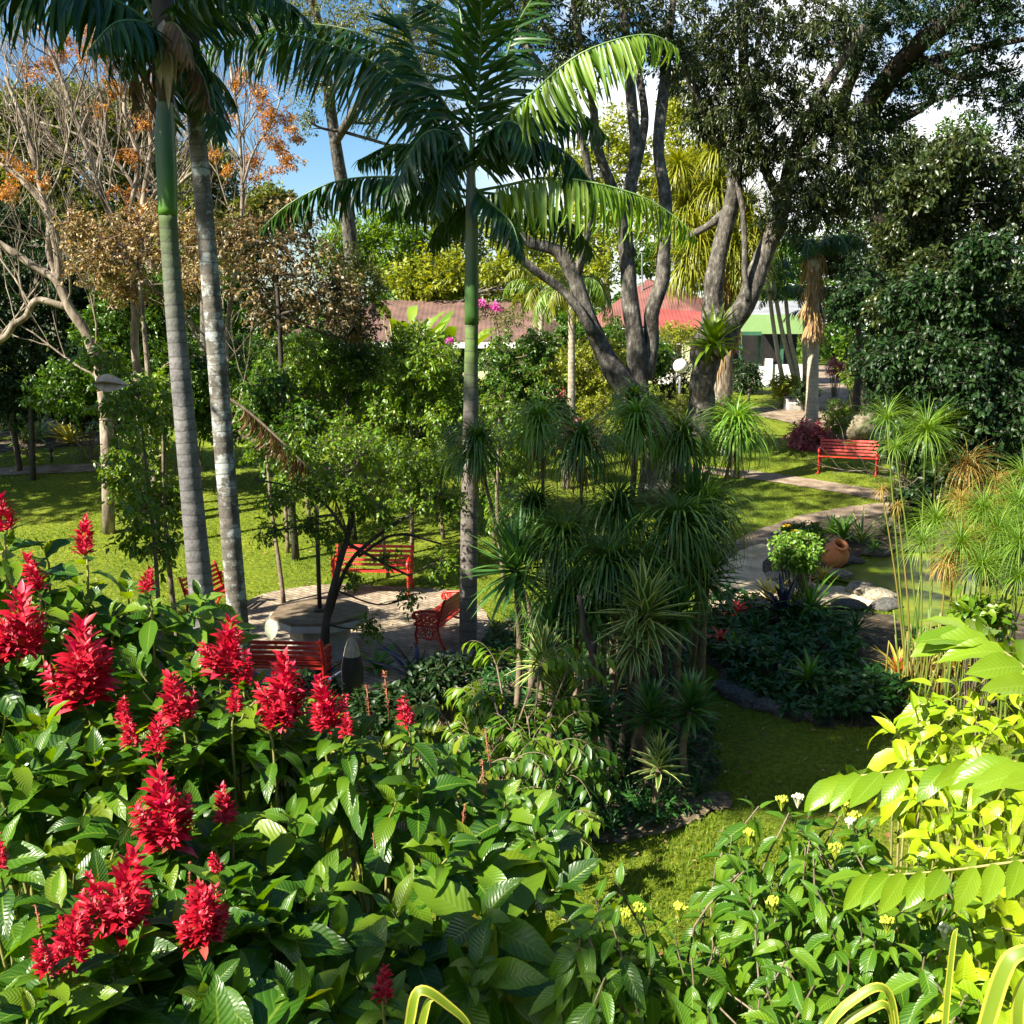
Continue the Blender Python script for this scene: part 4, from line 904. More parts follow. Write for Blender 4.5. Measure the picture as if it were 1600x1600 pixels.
tB = [tk([(1088, 690, 30), (1092, 640, 25), (1097, 590, 24), (1108, 545, 26), (1112, 490, 19), (1122, 420, 16), (1140, 330, 14), (1150, 250, 12, 32.5), (1160, 150, 10, 32), (1162, 60, 8, 31.5), (1160, -60, 6, 31)], YB),
      tk([(1112, 550, 20), (1140, 515, 19), (1175, 450, 18), (1205, 380, 17), (1222, 320, 15), (1235, 260, 12, 32), (1262, 190, 10, 31), (1300, 120, 8, 30), (1350, 40, 6, 29)], YB - .2),
      tk([(1142, 320, 8), (1110, 350, 7, 33.5), (1075, 372, 6, 34)], YB), tk([(1148, 270, 9), (1120, 215, 7, 32.5), (1085, 140, 6, 32), (1060, 60, 4, 31)], YB),
      tk([(1222, 320, 9), (1190, 250, 8), (1180, 170, 7, 32), (1185, 60, 5, 31.5)], YB), tk([(1170, 470, 5), (1163, 400, 5), (1160, 330, 5), (1150, 285, 5)], YB - .6)]
tB = [t * [1, 1, 1, .86] for t in tB]
blB = [bl(1110, 60, 80, 32, 55), bl(1200, 110, 80, 31, 60), bl(1230, 170, 85, 31, 55), bl(1160, 170, 55, 32, 45), bl(1280, 250, 90, 31, 50, w=1.5), bl(1340, 290, 85, 31, 50, w=1.5), bl(1250, 320, 75, 31.5, 45, w=1.3), bl(1395, 250, 55, 31, 45), bl(1190, 30, 80, 31, 45), bl(1095, 120, 55, 32.5, 45), bl(1300, 180, 60, 30.5, 40), bl(1150, -50, 140, 31, 60), bl(1290, 40, 70, 30, 45), bl(1180, 240, 50, 32, 35), bl(1110, 190, 40, 32.5, 30, w=.7)]
tree('forked_tree', 'dark leafy tree on a stout forked trunk that carries a bromeliad in its fork', 'tree', tB[0][0, :3], tB, blB, M['darkol'], M['bark'], .17, .052, 120, 24, .5, TS, down=.5, limbr=.07)
tC = [tk([(1415, 640, 14, 40), (1395, 420, 15, 39), (1340, 235, 15, 37.5), (1352, 180, 16, 36.5), (1375, 140, 16, 35), (1430, 80, 15, 33), (1500, 20, 12, 31), (1580, -50, 8, 29)], 38), tk([(1400, 110, 9, 34.5), (1480, 85, 7, 33), (1560, 70, 5, 32), (1650, 50, 3, 31)], 34), tk([(1345, 230, 10, 37), (1320, 165, 9, 36), (1345, 80, 8, 34.5), (1380, -10, 6, 33)], 36),
      tk([(1440, 90, 6, 33), (1500, 120, 5, 32), (1580, 110, 3, 31)], 33), tk([(1340, 200, 8, 37), (1400, 190, 6, 36), (1470, 150, 4, 35)], 36)]
blC = [bl(1380, 40, 70, 33, 40), bl(1450, 20, 80, 32, 40), bl(1540, 60, 80, 31, 45), bl(1500, 130, 80, 32, 32), bl(1590, 150, 70, 31, 40), bl(1420, 130, 60, 34, 35), bl(1560, 10, 80, 30, 40), bl(1330, 90, 60, 34, 40), bl(1480, -60, 150, 31, 60), bl(1600, 230, 60, 32, 50), bl(1380, 190, 45, 35, 25)]
tree('spreading_tree', 'wide dark tree reaching its thick sloping limbs across the top right sky', 'tree', [tC[0][0, 0], 40, float(g(0, 40))], tC, blC, M['dark'], M['barkdark'], .16, .055, 100, 22, .5, TS, down=.2)
# light foliage at the top centre-left
tD = [tk([(560, 640, 12, 36), (545, 400, 11, 36), (520, 200, 9, 35), (500, 60, 7, 34), (470, -60, 5, 33)], 36), tk([(525, 220, 7, 35), (590, 120, 6, 31), (650, 40, 5, 29), (720, -40, 3, 28)], 35)]
blD = [bl(440, 10, 65, 33, 30, w=1.2), bl(520, 40, 90, 33, 50, w=2), bl(610, 60, 80, 28, 60, w=2), bl(690, 40, 70, 27.5, 60, w=2), bl(570, -40, 130, 30, 60, w=1.5), bl(490, 130, 60, 34, 34, w=.8), bl(590, 180, 45, 34, 34, w=.7), bl(660, 150, 60, 28.5, 70, w=1.4), bl(480, 190, 25, 34, 20, w=.3), bl(390, 20, 50, 34, 40, w=1), bl(640, 110, 60, 28, 50, w=1.2)]
tree('feathery_tree', 'airy olive-leaved tree filling the top edge left of the centre palm', 'tree', [tD[0][0, 0], 36, float(g(0, 36))], tD, blD, M['olive'], M['bark'], .12, .045, 60, 18, .5, TS, down=.3)

# dense dark wall of trees on the right: five overlapping trees, their shade put into darker leaf colours
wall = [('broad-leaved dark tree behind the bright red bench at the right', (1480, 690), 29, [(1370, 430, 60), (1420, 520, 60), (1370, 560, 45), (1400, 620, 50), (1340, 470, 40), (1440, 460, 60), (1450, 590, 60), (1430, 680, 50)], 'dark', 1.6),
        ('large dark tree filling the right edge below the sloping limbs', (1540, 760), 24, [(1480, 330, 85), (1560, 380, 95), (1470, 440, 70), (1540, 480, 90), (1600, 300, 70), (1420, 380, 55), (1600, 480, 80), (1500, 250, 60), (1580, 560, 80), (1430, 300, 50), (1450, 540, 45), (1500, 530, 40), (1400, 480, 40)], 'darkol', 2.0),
        ('glossy-leaved tree darkened for shade behind the papyrus at the right edge', (1530, 780), 22, [(1480, 560, 75), (1560, 580, 85), (1440, 620, 60), (1530, 660, 80), (1470, 700, 55), (1590, 690, 70), (1410, 560, 40), (1500, 610, 70), (1420, 680, 40), (1570, 630, 70), (1430, 470, 45), (1510, 470, 50), (1595, 480, 55), (1540, 400, 40)], 'dark', 2.0),
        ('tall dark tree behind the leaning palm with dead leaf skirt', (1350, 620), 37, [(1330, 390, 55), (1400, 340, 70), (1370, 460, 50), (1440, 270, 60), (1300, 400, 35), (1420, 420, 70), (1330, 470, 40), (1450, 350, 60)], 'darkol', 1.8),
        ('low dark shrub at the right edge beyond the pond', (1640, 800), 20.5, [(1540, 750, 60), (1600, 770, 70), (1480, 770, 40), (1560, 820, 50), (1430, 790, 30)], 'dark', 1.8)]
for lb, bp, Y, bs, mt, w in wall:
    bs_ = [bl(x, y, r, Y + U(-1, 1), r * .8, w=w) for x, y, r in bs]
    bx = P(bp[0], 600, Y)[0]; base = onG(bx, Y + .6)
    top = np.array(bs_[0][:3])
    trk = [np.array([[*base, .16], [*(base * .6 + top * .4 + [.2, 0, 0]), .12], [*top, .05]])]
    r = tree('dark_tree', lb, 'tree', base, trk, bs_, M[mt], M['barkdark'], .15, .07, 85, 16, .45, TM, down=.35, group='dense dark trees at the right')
# pale bare twigs in front of the right wall
b = MB(); tips = []
q0 = onG(P(1440, 640, 24)[0], 24)
rt = thing('bare_shrub', 'thin pale leafless twigs reaching across the dark trees at the right', 'shrub', q0)
for k in range(7): branch(b, q0 + [U(-.3, 2.0), U(-.5, .5), U(.8, 3.4)], [U(-1, .6), U(-.3, .3), U(.2, 1)], U(1.2, 2.2), .018, 2, tips, .8, .2)
b.build('twigs', M['barkpale'], rt)

# ================================================================== bare, orange-flowered trees on the left
def bare_tree(label, Ys, trunks, limbs, orange=(), leafmat_=None, depth=2):
    t4 = [tk(t, Ys) * [1, 1, 1, .72] for t in trunks]; gx = t4[0][0]; base = np.array([gx[0], Ys, float(g(gx[0], Ys))])
    r = thing('bare_tree', label, 'tree', base, 'pale bare trees on the left')
    b = MB(); t4[0] = np.vstack([[*base, gx[3] * 1.15], t4[0]]) if gx[2] > base[2] + .3 else t4[0]
    sk = np.concatenate([bark_tube(b, t, jit=.25) for t in t4]); tips = []
    hi = sk[sk[:, 2] > base[2] + 2.0]
    for k in range(limbs):
        s = hi[rng.integers(len(hi))]
        branch(b, s[:3], [U(-.7, .7), U(-.5, .5), U(.25, 1)], U(1.2, 2.4), min(.03, s[3] * .5), depth, tips, .65, .35)
    b0_ = b
    lm = MB()
    if orange:
        clumps(lm, b0_, [bl(x + U(-16, 16), y + U(-16, 16), rr * U(.5, .9), Ys + U(-1, 1), rr * U(.4, .8), w=w_ * .55) for x, y, rr, w_ in orange for q in range(3)], 22, 16, .28, .075, .036, TS, down=.2, shell=.6)
        lm.build('flowers' if leafmat_ is None else 'leaves', leafmat_ or M['orange'], r)
    b.build('branches', M['barkpale'], r)
    return r
bare_tree('pale bare tree nearest the left edge with a branch leaning in from the frame side', 25,
          [[(158, 600, 12), (140, 540, 11), (112, 485, 10), (90, 440, 9), (60, 420, 8), (0, 383, 7), (-60, 350, 6)], [(95, 450, 9), (85, 370, 8), (62, 290, 6), (40, 200, 5), (10, 120, 3)], [(105, 480, 8), (60, 470, 7), (30, 500, 7), (0, 530, 7), (-50, 570, 6)], [(90, 440, 7), (78, 400, 6), (70, 330, 5), (20, 270, 4), (-30, 240, 3)]], 26,
          [(20, 255, 22, 1), (15, 290, 26, 1), (55, 280, 16, .6)])
bare_tree('slender bare tree with sparse orange flower clusters beside the left palm', 26,
          [[(213, 560, 9), (210, 480, 8), (198, 400, 7), (170, 330, 6.5), (150, 270, 6), (120, 190, 5), (90, 110, 4), (60, 40, 3)], [(200, 410, 6), (205, 330, 5), (215, 250, 4.5), (195, 170, 4), (200, 90, 3), (220, 20, 2)], [(165, 320, 5), (120, 260, 4), (70, 200, 4), (20, 160, 3)], [(150, 270, 4), (165, 190, 4), (150, 120, 3), (150, 50, 2)]], 40,
          [(85, 90, 20, 1), (55, 110, 16, .8), (130, 60, 22, 1), (170, 95, 18, .9), (180, 135, 20, .9), (200, 240, 16, .7), (160, 160, 18, .6), (110, 70, 16, .8), (230, 190, 16, .7), (195, 310, 14, .6), (210, 330, 16, .7)])
bare_tree('thin straight bare tree with orange leaves between the lichen palm and the sky', 25,
          [[(354, 580, 5), (360, 480, 5), (372, 390, 4.5), (378, 300, 4), (374, 200, 3.5), (362, 120, 3), (355, 60, 2)], [(376, 300, 3), (395, 240, 2.5), (425, 190, 2), (440, 150, 1.5)], [(374, 250, 3), (345, 200, 2.5), (330, 150, 2)]], 30,
          [(400, 150, 28, 1), (430, 170, 26, 1), (415, 195, 24, .9), (440, 240, 30, 1.2), (395, 262, 26, 1.1), (375, 130, 20, .7), (455, 215, 16, .6), (345, 255, 14, .6), (430, 265, 22, .7)])
bare_tree('bare grey tree with many fine twigs behind the left palms', 29,
          [[(245, 560, 7), (240, 430, 6.5), (225, 330, 6), (235, 230, 5), (225, 120, 4), (240, 20, 3)], [(235, 380, 5), (270, 300, 4), (330, 240, 3.5), (345, 150, 3)], [(230, 330, 4), (180, 250, 4), (120, 210, 3), (60, 190, 2)]], 52,
          [(150, 90, 18, .7), (220, 60, 18, .7), (245, 140, 18, .6), (330, 160, 18, .7), (355, 200, 16, .6)])
# tan and brown leafy trees behind the palms
def px_tree(name, label, cat, Y, base, bls, mat, bark='bark', L=.13, W=.06, ncl=45, nl=16, tl=.4, tmpl=TS, group=None, tr=.09, w=1, **kw):
    bs_ = [bl(q[0], q[1], q[2], Y + U(-.6, .6), q[3] if len(q) > 3 else q[2] * .8, w=w) for q in bls]
    b0 = onG(P(base, 600, Y)[0], Y); top = np.array(bs_[0][:3])
    trk = [np.array([[*b0, tr], [*((b0 + top) / 2 + [U(-.15, .15), 0, 0]), tr * .75], [*top, tr * .4]])]
    return tree(name, label, cat, b0, trk, bs_, M[mat], M[bark], L, W, ncl, nl, tl, tmpl, group, limbr=tr * .5, **kw)
px_tree('tan_leaved_tree', 'golden tan-leaved tree between the two left palm trunks', 'tree', 24, 230, [(215, 405, 60, 42), (150, 420, 45, 28), (270, 370, 50, 45), (320, 385, 50, 50), (170, 370, 45, 30), (300, 440, 45, 40), (230, 350, 45, 35), (120, 360, 30, 25), (200, 450, 45, 30)], 'tan', 'barkpale', .10, .045, 62, 16, .5, TM, down=.1)
px_tree('brown_leaved_tree', 'bushy tree with bronze and brown leaves right of the lichen palm', 'tree', 23, 450, [(430, 380, 70, 50), (480, 430, 70, 50), (400, 430, 60, 45), (530, 470, 55, 40), (440, 480, 60, 40), (370, 370, 45, 40), (560, 500, 35, 35), (460, 345, 50, 30)], 'brown', 'barkdark', .12, .052, 70, 16, .45, TM, down=.15)
px_tree('silver_shrub', 'grey-green upright shrub in front of the bright green tree', 'shrub', 27, 555, [(560, 420, 35, 50), (545, 460, 35, 35), (580, 450, 25, 40)], 'olive', 'bark', .12, .045, 60, 16, .35, TM)
# dark understorey at far left
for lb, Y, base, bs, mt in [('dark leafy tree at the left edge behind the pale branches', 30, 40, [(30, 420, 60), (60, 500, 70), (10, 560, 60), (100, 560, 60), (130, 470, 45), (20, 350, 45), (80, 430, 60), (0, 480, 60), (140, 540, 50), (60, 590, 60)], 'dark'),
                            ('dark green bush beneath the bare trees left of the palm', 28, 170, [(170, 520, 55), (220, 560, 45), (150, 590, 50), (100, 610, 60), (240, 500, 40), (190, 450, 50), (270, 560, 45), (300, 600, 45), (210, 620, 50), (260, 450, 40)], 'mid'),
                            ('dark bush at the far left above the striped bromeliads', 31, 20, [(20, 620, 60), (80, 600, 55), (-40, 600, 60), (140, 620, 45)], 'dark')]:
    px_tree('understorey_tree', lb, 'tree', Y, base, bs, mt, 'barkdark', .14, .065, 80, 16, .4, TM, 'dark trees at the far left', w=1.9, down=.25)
px_tree('twiggy_shrub', 'tall airy shrub with dark leaves in front of the left palm base', 'shrub', 14.5, 225, [(215, 610, 55, 40), (205, 700, 45, 60), (230, 780, 40, 55), (190, 640, 45, 40), (245, 640, 35, 50), (210, 830, 30, 45), (160, 560, 40, 30), (255, 860, 30, 40)], 'bright', 'woody', .13, .055, 24, 12, .3, TM, w=.9, down=.3, tr=.04)

# ================================================================== middle shrubs and trees beyond the patio
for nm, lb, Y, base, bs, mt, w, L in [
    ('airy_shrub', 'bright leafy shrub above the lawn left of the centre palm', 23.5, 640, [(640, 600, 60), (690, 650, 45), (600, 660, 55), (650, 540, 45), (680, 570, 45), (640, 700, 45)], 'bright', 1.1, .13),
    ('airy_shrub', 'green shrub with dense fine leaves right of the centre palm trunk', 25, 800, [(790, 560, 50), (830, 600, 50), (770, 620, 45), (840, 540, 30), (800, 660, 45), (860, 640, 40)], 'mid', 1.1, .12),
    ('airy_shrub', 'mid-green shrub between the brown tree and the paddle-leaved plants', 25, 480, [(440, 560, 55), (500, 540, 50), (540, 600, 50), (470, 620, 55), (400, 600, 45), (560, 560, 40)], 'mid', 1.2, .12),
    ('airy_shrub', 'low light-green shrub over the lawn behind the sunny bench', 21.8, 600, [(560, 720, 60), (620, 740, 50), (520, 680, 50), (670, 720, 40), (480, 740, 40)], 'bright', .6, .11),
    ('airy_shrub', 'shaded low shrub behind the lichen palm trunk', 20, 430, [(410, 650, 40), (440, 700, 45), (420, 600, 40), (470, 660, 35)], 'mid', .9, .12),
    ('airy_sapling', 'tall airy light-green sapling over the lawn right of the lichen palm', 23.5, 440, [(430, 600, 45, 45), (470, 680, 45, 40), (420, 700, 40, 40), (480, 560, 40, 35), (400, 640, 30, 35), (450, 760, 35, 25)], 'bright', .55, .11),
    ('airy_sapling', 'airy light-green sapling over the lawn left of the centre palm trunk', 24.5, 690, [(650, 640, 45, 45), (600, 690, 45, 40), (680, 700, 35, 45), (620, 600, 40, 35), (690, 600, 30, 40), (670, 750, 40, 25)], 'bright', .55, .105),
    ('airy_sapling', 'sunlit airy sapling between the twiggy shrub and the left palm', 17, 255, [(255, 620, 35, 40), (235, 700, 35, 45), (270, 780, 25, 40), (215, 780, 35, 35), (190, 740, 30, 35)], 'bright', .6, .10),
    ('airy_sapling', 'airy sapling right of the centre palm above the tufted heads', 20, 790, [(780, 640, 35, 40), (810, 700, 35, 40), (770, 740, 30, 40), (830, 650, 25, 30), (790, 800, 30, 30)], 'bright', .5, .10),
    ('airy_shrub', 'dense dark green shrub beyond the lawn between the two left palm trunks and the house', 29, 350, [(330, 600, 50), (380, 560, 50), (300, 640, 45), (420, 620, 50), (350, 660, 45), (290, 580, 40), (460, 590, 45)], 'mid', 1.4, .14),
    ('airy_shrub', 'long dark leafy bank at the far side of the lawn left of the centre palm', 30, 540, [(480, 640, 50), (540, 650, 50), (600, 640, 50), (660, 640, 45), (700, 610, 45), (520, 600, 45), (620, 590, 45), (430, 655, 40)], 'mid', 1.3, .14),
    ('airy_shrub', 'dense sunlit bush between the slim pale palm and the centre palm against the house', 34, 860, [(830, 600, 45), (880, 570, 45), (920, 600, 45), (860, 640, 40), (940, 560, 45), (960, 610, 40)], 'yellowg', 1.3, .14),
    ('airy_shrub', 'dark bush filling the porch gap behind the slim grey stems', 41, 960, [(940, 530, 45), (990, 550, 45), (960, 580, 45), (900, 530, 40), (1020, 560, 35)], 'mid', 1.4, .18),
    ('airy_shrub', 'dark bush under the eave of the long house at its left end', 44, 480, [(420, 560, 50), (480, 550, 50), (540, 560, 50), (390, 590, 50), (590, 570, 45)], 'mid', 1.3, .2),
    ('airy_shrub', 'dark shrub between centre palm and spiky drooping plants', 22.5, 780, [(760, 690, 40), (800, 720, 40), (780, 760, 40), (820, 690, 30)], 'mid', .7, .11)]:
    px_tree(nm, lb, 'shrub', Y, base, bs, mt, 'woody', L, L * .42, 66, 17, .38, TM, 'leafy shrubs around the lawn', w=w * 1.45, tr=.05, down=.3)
# thin tree leaning in front of the table, its branches crossing the sunny bench
tl_ = [tk([(500, 1075, 13), (505, 1020, 11), (512, 960, 8), (525, 900, 7), (540, 850, 6.5), (548, 800, 6), (535, 740, 5)], 15.6), tk([(512, 970, 6), (545, 880, 4.5), (600, 830, 4), (650, 800, 3), (690, 770, 2)], 15.8), tk([(545, 850, 4), (600, 880, 3, 15.9), (640, 900, 2, 16)], 15.6), tk([(540, 830, 4), (500, 780, 3), (450, 760, 2), (400, 750, 2)], 15.4), tk([(560, 870, 3), (620, 835, 3, 16), (690, 850, 2, 16.2)], 15.8)]
tl_ = [t * [1, 1, 1, .75] for t in tl_]
bt = [bl(590, 800, 45, 15.8, 28), bl(650, 770, 45, 15.8, 30), bl(560, 770, 40, 15.6, 28), bl(600, 872, 28, 15.9, 12, w=.22), bl(690, 880, 25, 16, 25, w=.4), bl(555, 905, 16, 15.7, 22, w=.3), bl(700, 790, 30, 16, 30), bl(440, 780, 35, 15.4, 25, w=.7), bl(500, 760, 40, 15.5, 25), bl(480, 820, 25, 15.5, 20, w=.6), bl(580, 980, 18, 15.6, 30, w=.5), bl(640, 935, 20, 16, 18, w=.3), bl(630, 715, 50, 15.8, 30, w=.9), bl(560, 690, 45, 15.6, 30, w=.8), bl(480, 700, 40, 15.5, 30, w=.8), bl(690, 730, 35, 16, 35, w=.7), bl(420, 830, 30, 15.4, 20, w=.4), bl(520, 840, 30, 15.6, 25, w=.5)]
tree('leaning_tree', 'slim dark leaning tree in front of the concrete table, twigs crossing the sunny bench', 'tree', onG(tl_[0][0, 0], 15.6), tl_, bt, M['bright'], M['barkdark'], .085, .036, 44, 14, .30, TM, limbr=.018, down=.2)
px_tree('slim_tree', 'slim dark-trunked small tree on the lawn behind the dead frond', 'tree', 24.5, 545, [(545, 545, 45, 35), (520, 575, 40, 30), (580, 590, 40, 30)], 'bright', 'barkdark', .12, .05, 40, 14, .35, TM, tr=.07)

# ================================================================== far trees beyond the house
FARG = 'trees beyond the house'
far = [('bright green rounded tree beyond the house left of the centre palm', 62, 560, [(560, 370, 60, 45), (620, 360, 60, 40), (530, 400, 50, 40), (600, 410, 60, 40)], 'bright', 1.3),
       ('olive tree beyond the house just behind the centre palm', 64, 680, [(680, 390, 60, 45), (730, 370, 60, 50), (650, 420, 60, 40), (740, 430, 60, 35), (700, 340, 40, 30)], 'olive', 1.2),
       ('yellow-green tree beyond the house under the right palm fronds', 60, 850, [(820, 400, 60, 45), (880, 370, 60, 55), (850, 440, 60, 35), (930, 410, 55, 45), (800, 360, 45, 40)], 'yellowg', 1.1),
       ('sunlit yellow-green tall tree showing between the slim stems', 66, 960, [(930, 300, 60, 60), (960, 220, 45, 50), (900, 260, 45, 45), (1000, 270, 50, 60), (970, 350, 60, 45)], 'yellowg', 1.3),
       ('tall golden-green conifer-like tree behind the forked trunk', 68, 1060, [(1065, 230, 40, 60), (1060, 170, 28, 40), (1090, 290, 50, 50), (1040, 300, 45, 50), (1050, 360, 50, 45), (1110, 240, 30, 50)], 'yellowg', 1.3),
       ('dark tree beyond the red roof', 60, 1150, [(1090, 400, 50, 40), (1150, 420, 55, 40), (1200, 430, 50, 40), (1010, 400, 40, 30), (1240, 400, 50, 50)], 'mid', 1.1),
       ('olive hillside tree at the far left behind the orange flowers', 58, 60, [(40, 300, 80, 70), (110, 260, 80, 70), (60, 220, 60, 50), (0, 250, 60, 60), (130, 330, 70, 50), (20, 360, 60, 50), (90, 180, 60, 40), (30, 180, 50, 40), (150, 400, 60, 50)], 'olive', 2.4),
       ('green hillside tree behind the bare trees left of the palm', 62, 200, [(190, 230, 65, 60), (230, 300, 70, 60), (160, 180, 50, 45), (260, 360, 60, 50), (120, 170, 50, 40), (220, 180, 45, 40), (260, 260, 50, 50), (180, 400, 60, 50)], 'olive', 2.2),
       ('leafy green tree beyond the tan-leaved tree', 56, 320, [(320, 330, 55, 45), (290, 390, 60, 50), (360, 380, 55, 45), (400, 340, 45, 35), (420, 320, 40, 25), (330, 270, 40, 40)], 'olive', 2.0),
       ('yellow-green shrub bank just above the terracotta roof', 58, 700, [(640, 440, 40, 32), (690, 425, 45, 38), (740, 448, 40, 20), (790, 430, 40, 36), (850, 445, 50, 30), (905, 425, 45, 38), (665, 455, 40, 18)], 'yellowg', 1.0),
       ('dark tree far behind the sloping limbs at the right', 60, 1440, [(1400, 260, 60, 50), (1460, 300, 60, 60), (1500, 220, 40, 40), (1340, 330, 60, 60), (1300, 420, 60, 60)], 'mid', 1.0)]
for lb, Y, base, bs, mt, w in far:
    px_tree('background_tree', lb, 'tree', Y, base, bs, mt, 'bark', .30, .15, 85, 17, .9, TS, FARG, tr=.25, w=w)
# closing wood far behind so that no bare horizon shows
lm = MB()
xw = np.linspace(-75, 75, 46)
bw = [(x, 88 + U(-6, 6), 3 + U(1, 4.5), U(3, 5), 4, U(4, 6.5), 1.2) for x in xw if not (-20 < x < -9)] + [(x, 88, 5, 3.4, 4, 4.2, 1) for x in (-19, -16, -13, -10)] + [(x, 84 + U(-3, 3), 10 + U(0, 4), 4.5, 4, 5, 1.4) for x in (-46, -42, -38, -34, -30, -26, -23)]
clumps(lm, None, bw, 70, 18, 1.4, .6, .32, TS, down=.15)
o = stuff(lm.build('woodland', M['mid'], smooth=False)); tag(o, 'continuous far green woodland behind the house and garden', 'woodland')
# ================================================================== plants around the house
def ytrunk(pts, Y): return tk(pts, Y)[::-1]
# epiphytic bromeliad in the fork
simple_rosette('bromeliad', 'big green bromeliad growing in the fork of the stout grey trunk', 'bromeliad', P(1114, 545, 31.7), 42, 1.25, .18, 5, 78, TST[:3], M['paddle'], None, .15)
# leaning palm with a skirt of dead leaves
Ysk = 36.0
tsk = tk([(1272, 405, 12), (1272, 470, 9.5), (1271, 540, 8.5), (1269, 620, 9.5), (1268, 690, 11)], Ysk)
r = thing('skirted_palm', 'pale straight palm trunk with a brown skirt of dead leaves beside the plaque', 'palm tree', [tsk[-1][0], Ysk, float(g(tsk[-1][0], Ysk))])
b = MB(); c = cr(tsk[::-1], 30); tube(b, c[:, :3], c[:, 3], 14); b.build('trunk', M['palmtrunkD'], r)
b = MB()
for k in range(20):
    p = P(1272 + U(-6, 6), 395 + k * 6.2, Ysk); n = 26; az = U(0, 6.28, n)
    o_ = np.stack([np.cos(az), np.sin(az), 0 * az], -1); place(b, TST[:2], p + o_ * .12, o_ * U(.35, .8, (n, 1)) + [0, 0, -1], o_, U(.5, .95, n), .05)
b.build('dead_leaf_skirt', M['thatch'], r)
for k in range(9):
    frond(r, arc(P(1272, 395, Ysk), k * .72, U(25, 60), 2.2, 100), 22, .8, .06, M['palm'], .7, .03, None, FR, .4, .8)
# big drooping yellow-green pandanus/dracaena behind the forked trunk
Yp = 39.0
tp_ = tk([(1118, 385, 20), (1122, 450, 17), (1130, 540, 15), (1128, 615, 17)], Yp)
r = thing('drooping_leaf_tree', 'tree with drooping heads of yellow-green strap leaves behind the forked trunk', 'tree', [tp_[-1][0], Yp, float(g(tp_[-1][0], Yp))])
b = MB(); c = cr(np.vstack([tp_, [[tp_[-1][0], Yp, float(g(tp_[-1][0], Yp)), tp_[-1][3]]]])[::-1], 24); tube(b, c[:, :3], c[:, 3], 12)
hd = [(1075, 330, 55), (1120, 300, 50), (1165, 330, 50), (1090, 380, 60), (1150, 385, 55), (1060, 270, 40), (1120, 240, 40), (1185, 375, 40), (1075, 420, 45), (1165, 430, 35)]
for x, y, s in hd: tube(b, cr([tp_[0][:3], (tp_[0][:3] + P(x, y, Yp)) / 2 + [0, 0, .2], P(x, y, Yp + U(-.6, .6))], 8), np.linspace(.25, .1, 8), 7)
b.build('trunk', M['barkpale'], r)
for x, y, s in hd:
    b = MB(); rosette(b, P(x, y, Yp + U(-.6, .6)), 260, px2m(s * 1.5, Yp), .05, -35, 80, TST[2:], grow=.15); b.build('leaf_head', M['palmyel'], r)
b = MB()
for k in range(14):
    p = P(1122 + U(-22, 22), 420 + k * 11, Yp); n = 26; az = U(0, 6.28, n); o_ = np.stack([np.cos(az), np.sin(az), 0 * az], -1)
    place(b, TST[:2], p + o_ * .25, o_ * U(.15, .5, (n, 1)) + [0, 0, -1], o_, U(.6, 1.3, n), .06)
b.build('dead_leaf_skirt', M['thatch'], r)
# slender white trunks in front of the pavilion
r = None
for k, (x0, y0, x1, y1) in enumerate([(1232, 640, 1198, 425), (1243, 600, 1208, 440), (1246, 585, 1228, 470), (1258, 585, 1262, 470), (1268, 590, 1288, 500)]):
    t = tk([(x1, y1, 3.0), ((x0 + x1) / 2 - 3, (y0 + y1) / 2, 3.4), (x0, y0, 4.2)], 41.5)
    p = np.array([t[-1][0], 41.5, float(g(t[-1][0], 41.5))]); b = MB(); c = cr(np.vstack([[[*p, t[-1][3]]], t[::-1]]), 14)
    q = thing('slender_palm', ['leftmost slender white palm stem, leaning left, before the pavilion', 'second slender white palm stem from the left before the pavilion', 'middle slender white palm stem before the pavilion', 'fourth slender white palm stem from the left before the pavilion', 'rightmost slender palm stem leaning right before the pavilion'][k], 'palm tree', p, 'slender palm stems by the pavilion')
    tube(b, c[:, :3], c[:, 3], 8); b.build('stem', M['stempale'], q)
    for m in range(5): frond(q, arc(c[-1, :3], m * 1.26 + k, U(30, 65), 1.9, 90), 18, .55, .06, M['palm'], .6, .022, None, FR, .4, .8)
# thin straight palm in the middle distance with feathery yellow fronds
t = tk([(892, 455, 5.5), (893, 520, 5.5), (893, 600, 6), (893, 655, 7)], 31)
p = np.array([t[-1][0], 31, float(g(t[-1][0], 31))]); r = thing('feather_palm', 'slim pale palm trunk with yellow feathery fronds between centre palm and grey stems', 'palm tree', p)
b = MB(); c = cr(np.vstack([[[*p, .16]], t[::-1]]), 20); tube(b, c[:, :3], c[:, 3], 10); b.build('trunk', M['palmtrunkD'], r)
for k in range(13): frond(r, arc(c[-1, :3], k * .6, U(10, 70), U(1.5, 2.0), 120), 34, .6, .035, M['palmyel'] if k % 3 else M['palm_pale_lit'], .9, .025, None, FR, .35, .7)
r = dup(r, onG(P(845, 600, 34)[0], 34), 1.3, .95, 'shorter yellow feathery palm left of the slim pale palm trunk')
r['category'] = 'palm tree'
